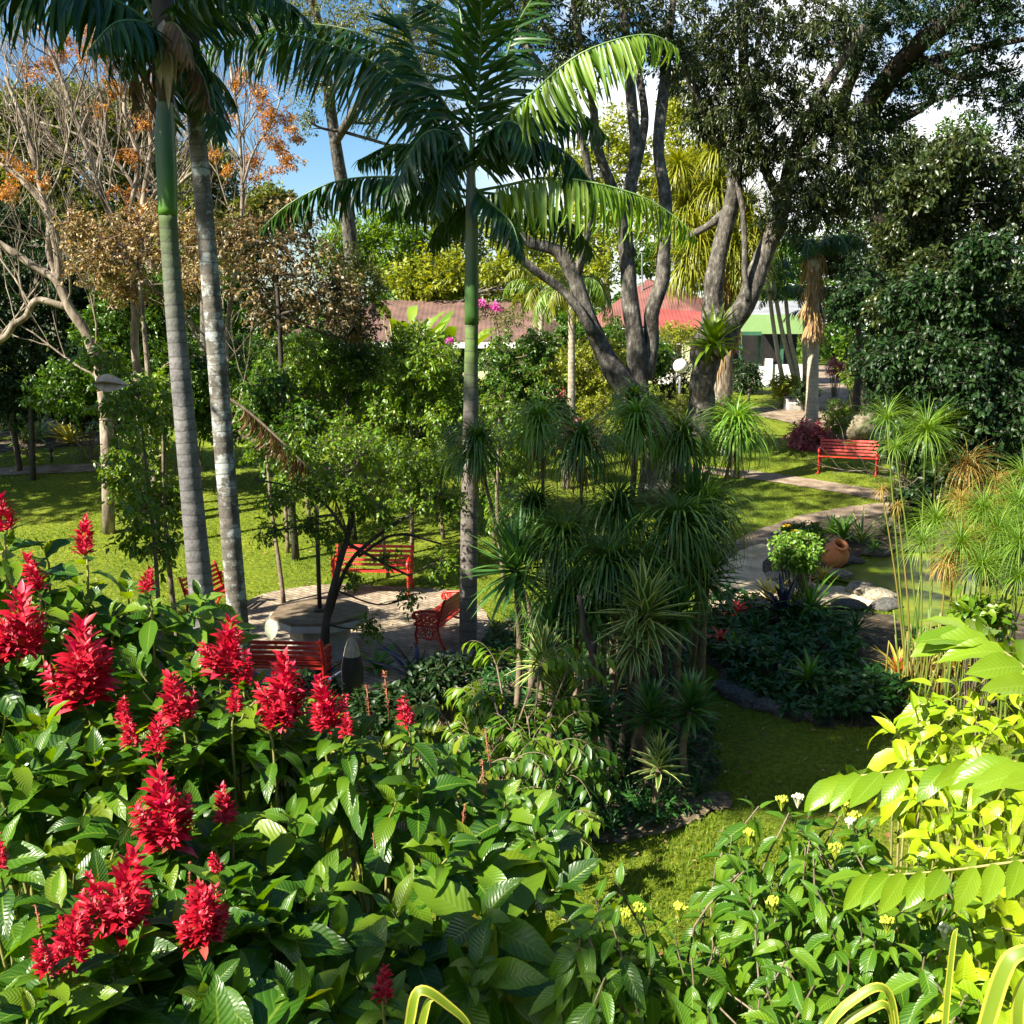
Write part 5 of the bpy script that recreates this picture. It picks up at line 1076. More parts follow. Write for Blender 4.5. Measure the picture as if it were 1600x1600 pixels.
# strelitzia with upright paddle leaves, two clumps
def paddles(label, px, Y, pyb, n, Lp, first=None):
    p = onG(P(px, pyb, Y)[0], Y); r = thing('paddle_leaved_plant', label, 'plant', p, 'paddle-leaved clumps by the house'); sb = MB(); lm = MB()
    for k in range(n):
        az = U(0, 6.28); le = U(.12, .5); d = nz([math.cos(az) * le, math.sin(az) * le * .7, 1]); h_ = Lp * U(.75, 1.1)
        a = p + [math.cos(az) * .2, math.sin(az) * .2, 0]; e = a + d * h_
        tube(sb, [a, (a + e) / 2, e], [.035, .03, .02], 6); d2 = nz(d + [math.cos(az) * .25, math.sin(az) * .2, 0])
        place(lm, TB[:4], [e], [d2], [nz([-math.cos(az), -math.sin(az) - .4, .5])], U(1.0, 1.6) * (Lp / 3.2) ** .5, U(.36, .48))
    sb.build('stalks', M['stem'], r); lm.build('leaves', M['paddle'], r); return r
paddles('tall clump of upright paddle leaves in front of the terracotta roof', 640, 38, 600, 15, 3.5)
paddles('second paddle-leaved clump leaning right beside the centre palm trunk', 700, 37.5, 600, 12, 2.7)
paddles('low shaded paddle-leaved clump behind the brown-leaved tree', 575, 27, 640, 9, 1.2)
# bougainvillea-like pink flowers
r = px_tree('flowering_shrub', 'thin bare-stemmed shrub with pink-purple flowers right of the centre palm', 'shrub', 33, 790, [(775, 490, 30, 25), (750, 480, 20, 16), (800, 500, 25, 22)], 'olive', 'barkpale', .10, .04, 30, 12, .35, TS, tr=.05)
for q in [bl(768, 478, 14, 33, 7), bl(778, 482, 10, 32.6, 6), bl(752, 474, 8, 32.8, 5)]: b = MB(); clumps(b, None, [q], 12, 10, .12, .08, .07, TS); b.build('flower_cluster', M['pink'], r)
r = px_tree('flowering_shrub', 'shrub with a few pink flowers among the paddle leaves', 'shrub', 30, 660, [(655, 540, 30, 25), (700, 550, 25, 25)], 'mid', 'barkpale', .10, .045, 35, 12, .3, TS, tr=.05)
for q in [bl(655, 520, 6, 29.3, 4), bl(703, 534, 7, 29.3, 4), bl(656, 542, 4, 29, 3)]: b = MB(); clumps(b, None, [q], 8, 8, .1, .09, .08, TS); b.build('flower_cluster', M['pink'], r)
# clipped hedge and low shrubs by the globe lamp
def mound(name, label, cat, px, py, rx, ry, Y, mat, L=.1, W=.05, ncl=160, nl=14, group=None, tmpl=TS, tl=.25, upb=.35):
    c = P(px, py, Y); p = onG(c[0], Y); r = thing(name, label, cat, p, group); sb = MB(); lm = MB()
    a, h_ = px2m(rx, Y), px2m(ry, Y); cz = max(c[2], p[2] + h_ * .6)
    k = 26; e = np.array([c[0], Y, cz]) + rdir(k) * [a, a * .8, h_] * .7; sticks(sb, p + U(-.3, .3, (k, 3)) * [a, a * .6, 0], e, .014, .006)
    clumps(lm, sb, [(c[0], Y, cz, a, a * .8, h_)], ncl, nl, tl, L, W, tmpl, upb=upb, shell=.35)
    sb.build('stems', M['woody'], r); lm.build('foliage', M[mat], r); return r
mound('hedge', 'low sunlit yellow-green hedge at the foot of the globe lamp', 'hedge', 1075, 640, 45, 24, 35.5, 'yellowg', .09, .045, 260)
mound('hedge', 'bright rounded hedge right of the forked trunk base by the back path', 'hedge', 1140, 645, 38, 26, 35, 'bright', .09, .045, 240)
r = mound('red_leaved_shrub', 'pink-red leaved shrub around the foot of the skirted palm', 'shrub', 1262, 687, 30, 26, 34, 'cordy', .26, .05, 110, 12, None, TST[:3], .3, .7)
mound('red_leaved_shrub', 'darker red-brown part-shaded shrub right of the pink-red one', 'shrub', 1298, 693, 18, 20, 34, 'cordy', .24, .045, 50, 10, None, TST[:3], .3, .7)
mound('red_leaved_shrub', 'small pink-red shrub at the foot of the slim pale palm', 'shrub', 884, 668, 22, 11, 29, 'cordy', .2, .045, 60, 10, None, TST[:3], .3, .7)
mound('red_leaved_shrub', 'faint red-leaved shrub behind the slim pale palm, further from the viewer', 'shrub', 866, 622, 16, 13, 33, 'cordy', .2, .045, 50, 10, None, TST[:3], .3, .7)
mound('red_leaved_shrub', 'red-tinged shrub beside the back path under the right trees', 'shrub', 1306, 575, 16, 16, 43, 'cordy', .2, .045, 50, 10, None, TST[:3], .3, .7)
mound('low_shrub', 'yellow-striped low shrub at the foot of the slender white stems', 'shrub', 1228, 606, 26, 20, 41, 'yellowg', .3, .06, 60, 10, None, TST[:3], .3, .6)
mound('low_shrub', 'dark low shrub behind the plaque block', 'shrub', 1262, 612, 20, 22, 40, 'dark', .12, .06, 110)
mound('low_shrub', 'dark feathery shrub in the shade left of the pavilion wall', 'shrub', 1165, 590, 26, 28, 44, 'dark', .3, .06, 90, 10, None, TST[:3], .4)
mound('low_shrub', 'green shrub right of the skirted palm below the right trees', 'shrub', 1310, 650, 26, 24, 33.5, 'bright', .10, .05, 120)
mound('low_shrub', 'leafy bright shrub deep under the right trees', 'shrub', 1345, 560, 42, 50, 39, 'bright', .2, .08, 130, 12, None, TM)
mound('low_shrub', 'fine pale-green shrub between the slim palm and the grey stems', 'shrub', 930, 640, 34, 24, 33, 'yellowg', .1, .05, 150)
mound('low_shrub', 'yellowish shrub under the red porch roof', 'shrub', 1060, 525, 45, 22, 44, 'yellowg', .11, .06, 170)
mound('low_shrub', 'sunlit shrub against the cream wall right of the centre palm', 'shrub', 850, 590, 40, 26, 40, 'yellowg', .12, .06, 170)
mound('low_shrub', 'dark shaded shrub under the porch beside the globe lamp', 'shrub', 1040, 585, 55, 34, 42.5, 'dark', .14, .07, 170)
mound('fern_clump', 'dark ferny clump right of the bright red bench', 'fern', 1412, 690, 30, 40, 29, 'dark', .3, .06, 90, 10, None, TST[:3], .35)
for k, (x, y, rx, ry, Y, lb) in enumerate([(30, 620, 60, 36, 33, 'dark mass of undergrowth behind the striped strap plant at the far left'), (130, 630, 55, 36, 32.5, 'dark undergrowth behind the bare trunks at the left'), (220, 640, 50, 34, 31, 'dark undergrowth showing left of the grey palm trunk'), (300, 640, 45, 34, 31, 'dark undergrowth between the two left palm trunks')]):
    mound('low_shrub', lb, 'shrub', x, y, rx, ry, Y, 'dark', .16, .07, 260, 14, 'dark undergrowth at the left', TM)
for k, (x, y, s, mt, lb) in enumerate([(45, 690, .7, 'nolinalite', 'pale strap plant in front of the left border'), (110, 694, .55, 'bromyel', 'yellow-green strap plant in front of the left border'), (0, 660, .9, 'nolinalite', 'tall pale strap plant at the very left of the border')]):
    simple_rosette('bromeliad', lb, 'bromeliad', G(x, y), 34, s * 1.5, .09, 5, 75, TST[:3], M[mt], 'plants of the left border', .1)
# left border: striped bromeliads and bushes beyond the left lawn
for k, (x, y, s, mt, lb) in enumerate([(22, 672, .75, 'nolinalite', 'white-striped strap plant at the far left border'), (62, 680, .6, 'yuccav', 'pale striped strap plant second from left along the left border'), (95, 685, .5, 'bromyel', 'yellow-green bromeliad in the middle of the left border'),
                                       (128, 682, .55, 'bromgreen', 'green bromeliad right of the yellow one in the left border'), (-10, 688, .6, 'bromyel', 'yellowish bromeliad cut by the left frame edge'), (160, 676, .45, 'bromgreen', 'small green bromeliad at the right end of the left border')]):
    simple_rosette('bromeliad', lb, 'bromeliad', G(x, y), 30, s * 1.5, .09, 5, 75, TST[:3], M[mt], 'plants of the left border', .1)

# ================================================================== drooping-leaf tufted trees (centre)
NG = 'tufted trees with drooping heads'
TDR = [leaf_t(8, strap, .5, d) for d in (1.9, 2.3, 2.6, 2.2)]
def tuft(label, hx, hy, tp, Y, rpx, mat, n=150):
    """slim trunk ending in a mop of long thin drooping leaves"""
    t4 = tk([(hx, hy, 2.4)] + [(x, y, 2.6 + i * .5) for i, (x, y) in enumerate(tp)], Y); b0 = np.array([t4[-1][0], Y, float(g(t4[-1][0], Y))])
    t4[-1, 3] *= 1.3
    r = thing('tufted_tree', label, 'tufted tree', b0, NG)
    b = MB(); full = np.vstack([t4, [[*b0, t4[-1][3] * 1.3]]]) if t4[-1][2] > b0[2] + .1 else t4
    c = cr(full[::-1], 20); tube(b, c[:, :3], c[:, 3], 8); b.build('trunk', M['woody'], r)
    L = px2m(rpx * 1.9, Y); h = t4[0, :3]
    b = MB(); rosette(b, h - UP * .10, int(n * 1.4), L * (1.15 if hy > 760 else .98), .028, 5, 75, TDR, grow=.16, jl=.25); rosette(b, h + UP * .05, n // 3, L * .7, .024, 50, 88, TST[2:4], grow=.05)
    b.build('leaf_head', mat, r)
    b = MB(); rosette(b, h - UP * .18, n // 4, L * .8, .02, -75, -35, TST[:3], grow=.1); b.build('dead_leaves', M['deadfrond'], r)
    return r
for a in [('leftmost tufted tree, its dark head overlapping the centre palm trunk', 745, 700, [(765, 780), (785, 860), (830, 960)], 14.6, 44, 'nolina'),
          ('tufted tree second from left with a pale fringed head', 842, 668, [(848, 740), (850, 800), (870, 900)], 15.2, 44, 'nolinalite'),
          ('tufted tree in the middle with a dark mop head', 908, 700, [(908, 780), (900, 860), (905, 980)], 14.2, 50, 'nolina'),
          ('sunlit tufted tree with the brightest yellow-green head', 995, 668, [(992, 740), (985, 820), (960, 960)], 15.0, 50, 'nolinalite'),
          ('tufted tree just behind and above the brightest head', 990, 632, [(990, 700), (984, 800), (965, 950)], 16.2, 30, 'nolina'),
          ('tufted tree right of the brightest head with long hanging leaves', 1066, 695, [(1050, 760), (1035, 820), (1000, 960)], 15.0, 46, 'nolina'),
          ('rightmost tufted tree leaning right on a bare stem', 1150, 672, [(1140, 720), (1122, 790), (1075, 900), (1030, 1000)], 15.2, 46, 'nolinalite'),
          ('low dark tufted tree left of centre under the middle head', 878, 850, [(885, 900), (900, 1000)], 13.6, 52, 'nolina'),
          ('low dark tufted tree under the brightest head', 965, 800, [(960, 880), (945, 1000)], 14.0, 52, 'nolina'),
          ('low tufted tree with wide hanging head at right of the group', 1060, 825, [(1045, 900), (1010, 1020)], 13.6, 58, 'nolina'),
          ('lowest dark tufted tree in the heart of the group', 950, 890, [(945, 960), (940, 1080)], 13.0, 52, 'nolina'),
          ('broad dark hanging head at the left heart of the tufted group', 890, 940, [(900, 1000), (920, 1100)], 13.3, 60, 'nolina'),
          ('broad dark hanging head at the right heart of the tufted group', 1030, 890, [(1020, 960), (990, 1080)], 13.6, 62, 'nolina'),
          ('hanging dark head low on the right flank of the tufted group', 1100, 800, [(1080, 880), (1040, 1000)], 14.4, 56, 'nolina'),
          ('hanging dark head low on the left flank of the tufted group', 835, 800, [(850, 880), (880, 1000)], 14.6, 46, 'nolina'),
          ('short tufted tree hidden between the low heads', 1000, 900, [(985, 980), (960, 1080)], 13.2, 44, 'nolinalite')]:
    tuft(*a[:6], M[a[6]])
# gnarled main trunks at the foot of the group
r = thing('gnarled_trunk', 'twisted dark double trunk rising from the shaded bed below the tufted heads', 'tree trunk', onG(P(950, 1160, 12.3)[0], 12.3)); b = MB()
for t in ([(925, 1000, 6), (930, 1050, 8), (945, 1110, 10), (952, 1180, 13)], [(985, 1020, 7), (985, 1090, 7), (972, 1160, 8), (962, 1200, 9)], [(940, 1060, 7), (915, 990, 5), (905, 930, 4)], [(1040, 1010, 5), (1036, 1080, 6), (1030, 1130, 7)]):
    bark_tube(b, tk(t, 12.3), jit=.2)
b.build('trunk', M['barkdark'], r)
# yuccas
YG = 'spiky yuccas'
def yucca(label, px, py, Y, rpx, mat, n=70, stem=None, e0=-35, W=.07):
    p = P(px, py, Y); gp = onG(p[0], Y); r = thing('yucca', label, 'yucca', gp, YG)
    if p[2] > gp[2] + .15: b = MB(); tube(b, cr([gp, (gp + p) / 2 + [U(-.1, .1), 0, 0], p], 8), .045, 8); b.build('trunk', M['woody'], r)
    b = MB(); rosette(b, p - UP * .08, n, px2m(rpx, Y), W, e0, 85, TSW, grow=.18, jl=.15); b.build('leaves', M[mat], r); return r
yucca('large green yucca with stiff leaves right of the centre palm base', 806, 890, 13.6, 92, 'yucca', 95, W=.09)
yucca('large variegated yucca in front of the tufted heads', 1008, 965, 12.4, 92, 'yuccav', 70, W=.115, e0=-55)
yucca('dark spiky yucca at the right side of the tufted group', 1095, 850, 14.2, 80, 'yucca', 100)
yucca('spiky dark yucca below the right side of the tufted group', 1105, 905, 13.8, 75, 'yucca', 80)
yucca('pale striped yucca low in the bed left of the dark double trunk', 880, 1098, 11.2, 78, 'yuccav', 70, e0=-5)
yucca('dark green yucca low on the right of the dark double trunk', 1078, 1112, 11.6, 62, 'yucca', 80, e0=-10)
yucca('small striped yucca at the front of the shaded bed', 1030, 1200, 10.8, 52, 'yuccav', 44, e0=-5)
yucca('striped drooping yucca hanging below the large variegated one', 990, 1010, 12.2, 62, 'yuccav', 50, e0=-60)
yucca('stiff spiky yucca filling the right flank under the rightmost tufted tree', 1085, 800, 14.6, 78, 'yucca', 90, e0=-20)
yucca('stiff spiky yucca low in front of the twisted double trunk', 935, 1130, 11.4, 55, 'yucca', 70, e0=-10)
yucca('stiff spiky yucca right of the twisted double trunk near the ground', 1015, 1120, 11.5, 58, 'yucca', 70, e0=-10)
yucca('stiff spiky yucca low at the left flank of the tufted group', 850, 1040, 12.2, 62, 'yuccav', 70, e0=-15)
yucca('stiff spiky yucca in the middle of the tufted group', 930, 950, 12.8, 66, 'yucca', 80, e0=-40)
yucca('pale yucca left of the dark double trunk under the tufted heads', 860, 985, 12.8, 60, 'yucca', 60, e0=-50)
yucca('green yucca beside the variegated one at its upper right', 1060, 960, 12.9, 60, 'yucca', 60, e0=-40)
# fill of low grassy tufts around the dark bed
for k, (x, y) in enumerate([(880, 1290), (930, 1280), (985, 1265), (1040, 1255), (1090, 1245), (1010, 1285), (955, 1300), (1065, 1225)]):
    simple_rosette('grass_tuft', 'dark grassy tuft %s' % ['at the left end of the leaf-litter edge', 'second from the left along the leaf-litter edge', 'in the middle of the leaf-litter edge', 'right of the middle of the leaf-litter edge', 'at the right end of the leaf-litter edge', 'in front of the others on the leaf litter', 'lowest on the leaf litter near the lawn', 'just above the leaf-litter edge by the small yucca'][k], 'grass tuft', G(x, y), 46, .34, .012, 15, 85, TST[:3], M['groundcover'], 'dark tufts along the bed edge', .02)

# ================================================================== shrub with drooping compound leaves, centre foreground bed
def pinnate_shrub(name, label, p, n, Lr, npair, Ll, Wl, mat, h, group=None, el=(15, 60), lean=None, tm=TML):
    r = thing(name, label, 'shrub', p, group); sb = MB(); lm = MB()
    for k in range(n):
        az = U(0, 6.28); a = p + np.array([U(-.3, .3), U(-.3, .3), 0]); e = p + np.array([math.cos(az) * U(.1, h * .55), math.sin(az) * U(.1, h * .45), h * U(.45, 1.05)])
        tube(sb, cr([a, (a + e) / 2 + [0, 0, .1], e], 6), [.016, .015, .013, .012, .011, .010], 5)
        for m in range(3):
            ra = arc(e, az + U(-1.1, 1.1), U(*el), Lr * U(.7, 1.1), 75); c = cr(ra, 10); tube(sb, c, np.linspace(.006, .002, 10), 4)
            tan = nz(np.gradient(c, axis=0)); ii = np.linspace(2, 9, npair).astype(int)
            for s in (-1, 1):
                side = nz(np.cross(tan[ii], UP)) * s
                place(lm, tm, c[ii], side + tan[ii] * .55 - UP * U(.25, .8, (npair, 1)), UP + .2 * rng.normal(size=(npair, 3)), Ll * U(.8, 1.1, npair), Wl)
            place(lm, tm, c[-1:], tan[-1:] - UP * .3, [UP], [Ll], [Wl])
    sb.build('stems', M['woody'], r); lm.build('leaves', M[mat], r); return r
pinnate_shrub('compound_leaf_shrub', 'bright leafy shrub with drooping compound leaves below the centre palm base', onG(P(800, 1100, 10.5)[0], 10.5), 15, .55, 6, .20, .065, 'bright', 1.7)
pinnate_shrub('compound_leaf_shrub', 'drooping compound-leaved shrub left of the dark double trunk', onG(P(825, 1210, 10.2)[0], 10.2), 15, .55, 6, .20, .07, 'mid', 1.2)
pinnate_shrub('compound_leaf_shrub', 'low compound-leaved shrub hanging over the lawn edge', onG(P(850, 1280, 9.3)[0], 9.3), 9, .45, 6, .19, .065, 'bright', .75)
pinnate_shrub('compound_leaf_shrub', 'shaded compound-leaved shrub behind the red spikes', onG(P(720, 1130, 9.6)[0], 9.6), 12, .5, 6, .19, .065, 'mid', 1.3)
mound('low_shrub', 'dark leafy undergrowth at the base of the centre palm', 'shrub', 690, 1060, 55, 26, 13.6, 'dark', .13, .05, 170, 12, None, TM)
mound('low_shrub', 'dark undergrowth below the paving behind the pointed spathe', 'shrub', 610, 1110, 60, 30, 12.5, 'dark', .14, .055, 170, 12, None, TM)
mound('low_shrub', 'dark low shrub in the shade behind the dark bench', 'shrub', 470, 1090, 60, 26, 12.8, 'dark', .14, .055, 150, 12, None, TM)
# broad dark straps and one white spathe near the dark bench
for k, (x, y, s, mt, n, lb) in enumerate([(655, 1075, 1.0, 'brompur', 14, 'dark broad-strapped plant right of the pointed spathe'), (500, 1075, .6, 'brompur', 12, 'dark strap plant left of the pointed spathe'), (590, 1050, .55, 'bromgreen', 14, 'green strap plant beside the pointed spathe on the paving edge')]):
    simple_rosette('strap_plant', lb, 'plant', G(x, y), n, s, .11, 10, 70, TST[:3], M[mt], 'strap plants below the paving', .04)
for k, (x, y, s, lb) in enumerate([(425, 1110, .7, 'dark strap plant in front of the dark red bench at its left'), (480, 1112, .75, 'dark strap plant in front of the dark red bench at its right')]):
    simple_rosette('strap_plant', lb, 'plant', G(x, y), 16, s, .10, 20, 75, TST[:3], M['brompur'], 'strap plants below the paving', .04)
p = G(432, 1010); r = thing('white_spathe_flower', 'single pale white-green spathe standing beside the concrete table', 'flower', p)
b = MB(); e = P(424, 1000, p[1]); tube(b, [p, (p + e) / 2, e], .012, 6); b.build('stalk', M['stem'], r); b = MB(); place(b, TB[:1], [e], [[0, .1, 1]], [[.2, -1, .1]], .48, .22); b.build('spathe', M['white'], r)

# ================================================================== pond-side plants
mound('flowering_clump', 'white-green variegated clump left of the terracotta jar', 'shrub', 1246, 862, 42, 30, 18.6, 'nolinalite', .10, .045, 230, 12, None, TM, .2)
r = mound('low_shrub', 'dark shrub dotted with yellow flowers behind the variegated clump', 'shrub', 1255, 838, 36, 18, 20.2, 'mid', .10, .05, 150, 12, None, TM, .2)
for x, y in ((1229, 822), (1241, 830), (1222, 846), (1270, 838)): b = MB(); rosette(b, P(x, y, 19.6), 10, .09, .045, 5, 40, TM); b.build('flower', M['yflower'], r)
for k, (x, y, n, L, W, mt, e0, lb) in enumerate([
        (1318, 850, 22, .75, .09, 'bromgreen', 25, 'tall green strap plant with upright leaves behind the jar'), (1345, 855, 20, .8, .08, 'yuccav', 30, 'striped strap plant right of the tall green one behind the jar'), (1300, 838, 20, .55, .07, 'bromgreen', 15, 'green bromeliad at the back of the pond bank'),
        (1285, 912, 26, .45, .055, 'bromyel', 8, 'pale yellow-orange bromeliad in front of the terracotta jar'), (1265, 985, 30, 1.0, .06, 'bromgreen', 25, 'long-leaved green strap plant below the sandy terrace'), (1200, 960, 30, .55, .055, 'bromyel', 12, 'yellow-green grassy clump at the left of the sandy terrace edge'),
        (1240, 955, 26, .45, .05, 'bromyel', 12, 'yellowish clump at the front edge of the sandy terrace'), (1222, 985, 22, .75, .12, 'brompur', 20, 'blue-purple broad bromeliad in the shaded bed'), (1125, 1028, 18, .30, .07, 'bromred', 5, 'bright red star bromeliad at the left of the shaded bed'),
        (1148, 1048, 24, .42, .055, 'bromgreen', 12, 'light green bromeliad below the red star one'), (1262, 1092, 24, .45, .06, 'bromgreen', 12, 'green bromeliad on the front edge of the shaded bed'), (1150, 978, 18, .28, .06, 'bromred', 5, 'small dull red bromeliad at the top left of the shaded bed'),
        (1402, 1062, 30, .55, .05, 'bromyel', 5, 'pale pink-centred bromeliad at the right end of the shaded bed'), (1445, 1062, 30, .55, .05, 'bromyel', 8, 'yellow bromeliad with a red centre left of the compound leaf'), (1465, 1030, 34, .6, .05, 'yuccav', 8, 'striped bromeliad behind the yellow one at the right'),
        (1490, 1050, 34, .6, .05, 'bromyel', 8, 'yellow striped bromeliad nearest the compound leaf at the right'), (1430, 1020, 26, .45, .05, 'bromgreen', 8, 'green bromeliad at the foot of the papyrus'), (1180, 1010, 26, .4, .05, 'groundcover', 12, 'dark green strap clump in the middle of the shaded bed'), (1335, 1010, 30, .55, .035, 'groundcover', 15, 'dark grassy clump left of the papyrus foot'), (1385, 840, 40, .6, .03, 'groundcover', 15, 'dark grassy clump on the far pond bank'), (1420, 835, 40, .6, .03, 'groundcover', 15, 'dark grassy clump at the right of the far pond bank'), (1365, 868, 24, .4, .04, 'bromgreen', 15, 'small green clump on the far pond edge')]):
    core = (12, L * .5, W, M['bromred']) if k in (12, 13) else None
    simple_rosette('bromeliad', lb, 'bromeliad', G(x, y, .03) + [0, 0, .22 if (y > 955 and x < 1390) else .04], n, L, W, e0, 80, TST[:3], M[mt], 'bromeliads and strap plants by the pond', .04, core=core)
# ground cover of the shaded bed
pl = polys['bedR']; n = 2600; x = U(pl[:, 0].min(), pl[:, 0].max(), n); y = U(pl[:, 1].min(), pl[:, 1].max(), n); k = inpoly(pl, x, y) & (x < P(1410, 1000, 14)[0] + .3) & ~inpoly(polys['pond'], x, y); x, y = x[k], y[k]
lm = MB(); m = len(x); nl = 9
hgt = U(.08, .42, m) * (.6 + .5 * np.sin(x * 2.1) * np.sin(y * 1.7) + .3)
pos = np.stack([x, y, g(x, y) + hgt], -1)
az = U(0, 6.28, (m, nl)); el = U(-.3, .7, (m, nl)); A = np.stack([np.cos(az) * np.cos(el), np.sin(az) * np.cos(el), np.sin(el)], -1)
place(lm, TM, np.repeat(pos, nl, 0), A.reshape(-1, 3), UP + .4 * rng.normal(size=(m * nl, 3)), U(.10, .22, m * nl), U(.04, .085, m * nl))
sticks(lm, np.stack([x, y, g(x, y)], -1), pos, .006, .004)
o = stuff(lm.build('ground_cover', M['groundcover'])); tag(o, 'dense dark leafy ground cover filling the shaded bed by the pond', 'ground cover')
# low ground cover in the tufted-tree bed
pl = polys['bedC']; n = 2200; x = U(pl[:, 0].min(), pl[:, 0].max(), n); y = U(pl[:, 1].min(), pl[:, 1].max(), n); k = inpoly(pl, x, y); x, y = x[k], y[k]; m = len(x); nl = 8
pos = np.stack([x, y, g(x, y) + U(.02, .22, m)], -1); lm = MB()
az = U(0, 6.28, (m, nl)); el = U(-.3, .8, (m, nl)); A = np.stack([np.cos(az) * np.cos(el), np.sin(az) * np.cos(el), np.sin(el)], -1)
place(lm, TML, np.repeat(pos, nl, 0), A.reshape(-1, 3), UP + .4 * rng.normal(size=(m * nl, 3)), U(.08, .2, m * nl), U(.02, .05, m * nl))
o = stuff(lm.build('ground_cover', M['groundcover'])); tag(o, 'dark low ground cover under the tufted trees', 'ground cover')

# ================================================================== papyrus
PG = 'papyrus stems by the pond'
def papyrus(label, hx, hy, bx, by, Y, rpx, dry=False, n=110, up=.2):
    h = P(hx, hy, Y); b0 = onG(P(bx, by, Y)[0], Y + U(-.2, .2), -.05); r = thing('papyrus', label, 'papyrus', b0, PG)
    b = MB(); c = cr([b0, b0 * .5 + h * .5 + [U(-.06, .06), 0, 0], h], 12); tube(b, c, np.linspace(.017, .010, 12), 6); b.build('stem', M['papstemdry' if dry else 'papstem'], r)
    b = MB(); rosette(b, h, int(n * 1.7), px2m(rpx * 1.45, Y), .009, -15 if not dry else -50, 78, TST[2:5] if dry else TST[1:4], jl=.25); b.build('umbel', M['papyrusdry' if dry else 'papyrus'], r); return r
for a in [('tallest papyrus with a wide green umbel', 1447, 676, 1440, 1000, 15.0, 52, False, 170), ('papyrus with a yellowing umbel right of the tallest', 1512, 728, 1490, 1000, 15.2, 44, True, 110), ('papyrus with a thin young umbel behind the tallest stem', 1462, 725, 1452, 995, 15.6, 22, False, 60),
          ('papyrus stem crossing in front of the dark trees, leaning left', 1385, 655, 1430, 1000, 15.0, 40, False, 70), ('slanting papyrus stem with a faint umbel by the bright red bench', 1398, 700, 1450, 1000, 14.6, 26, False, 50),
          ('dry yellow-brown umbel hanging over the pond', 1480, 878, 1470, 1000, 13.6, 36, True, 120), ('papyrus with orange-brown umbel in the thick of the clump', 1500, 785, 1478, 1000, 14.4, 34, True, 100), ('green papyrus umbel left in the thick of the clump', 1462, 815, 1446, 1000, 14.3, 42, False, 120),
          ('green papyrus umbel in the middle of the clump', 1535, 800, 1500, 1000, 14.0, 48, False, 140), ('green papyrus umbel near the right frame edge', 1590, 790, 1560, 1000, 14.2, 50, False, 140), ('lower green papyrus umbel at the right', 1560, 830, 1530, 1005, 13.6, 46, False, 130),
          ('lowest green papyrus umbel near the right frame edge', 1592, 850, 1575, 1010, 13.2, 44, False, 120), ('papyrus umbel cut by the right frame edge', 1625, 820, 1600, 1010, 13.8, 46, False, 120), ('drying yellow papyrus umbel in the middle of the clump', 1520, 835, 1495, 1005, 13.8, 36, True, 90),
          ('broad green papyrus umbel low in the middle of the clump', 1500, 850, 1480, 1005, 13.5, 44, False, 120), ('yellow-green papyrus umbel between the hanging dry one and the frame edge', 1535, 885, 1515, 1010, 13.2, 40, False, 110),
          ('green papyrus umbel low at the left of the clump', 1440, 850, 1436, 1005, 13.9, 36, False, 100), ('yellowed papyrus umbel behind the clump near the dark trees', 1555, 760, 1540, 1000, 15.4, 40, True, 90), ('green papyrus umbel behind the yellowed one at the right', 1600, 745, 1580, 1000, 15.6, 42, False, 100), ('low green papyrus umbel by the right-hand boulder', 1590, 905, 1570, 1012, 13.0, 38, False, 100),
          ('small yellow-green papyrus umbel right of the hanging dry one', 1560, 880, 1540, 1010, 13.3, 30, False, 80), ('small faint brown umbel above the path by the bright red bench', 1378, 765, 1425, 1000, 15.2, 18, True, 22), ('brown drooping umbel at the left of the clump', 1402, 790, 1430, 1003, 14.8, 18, True, 24)]:
    papyrus(*a)
r = thing('papyrus_culms', 'cluster of yellow-brown bare papyrus stalks at the pond edge', 'papyrus', G(1440, 1010)); b = MB()
for k in range(34):
    x = U(1405, 1490); p = onG(P(x, 1005, 14.2)[0], 14.2 + U(-.5, .5), -.05); L = U(.5, 1.35); e = p + [U(-.2, .2) * L, U(-.1, .1), L]
    tube(b, cr([p, (p + e) / 2 + [U(-.03, .03), 0, 0], e], 5), np.linspace(.016, .008, 5), 5)
b.build('stems', M['papstemdry'], r)
b = MB()
for k in range(26):
    x = U(1400, 1590); p = onG(P(x, 1005, 14.0)[0], 14.0 + U(-.6, .6), -.05); L = U(.8, 2.0); e = p + [U(-.2, .3) * L, U(-.1, .1), L]
    tube(b, cr([p, (p + e) / 2 + [U(-.03, .03), 0, 0], e], 5), np.linspace(.015, .008, 5), 5)
b.build('green_stems', M['papstem'], r)
mound('low_shrub', 'bright round-leaved plant at the foot of the papyrus by the right edge', 'shrub', 1530, 965, 45, 30, 13.2, 'bright', .15, .10, 60, 9, None, TM, .3)
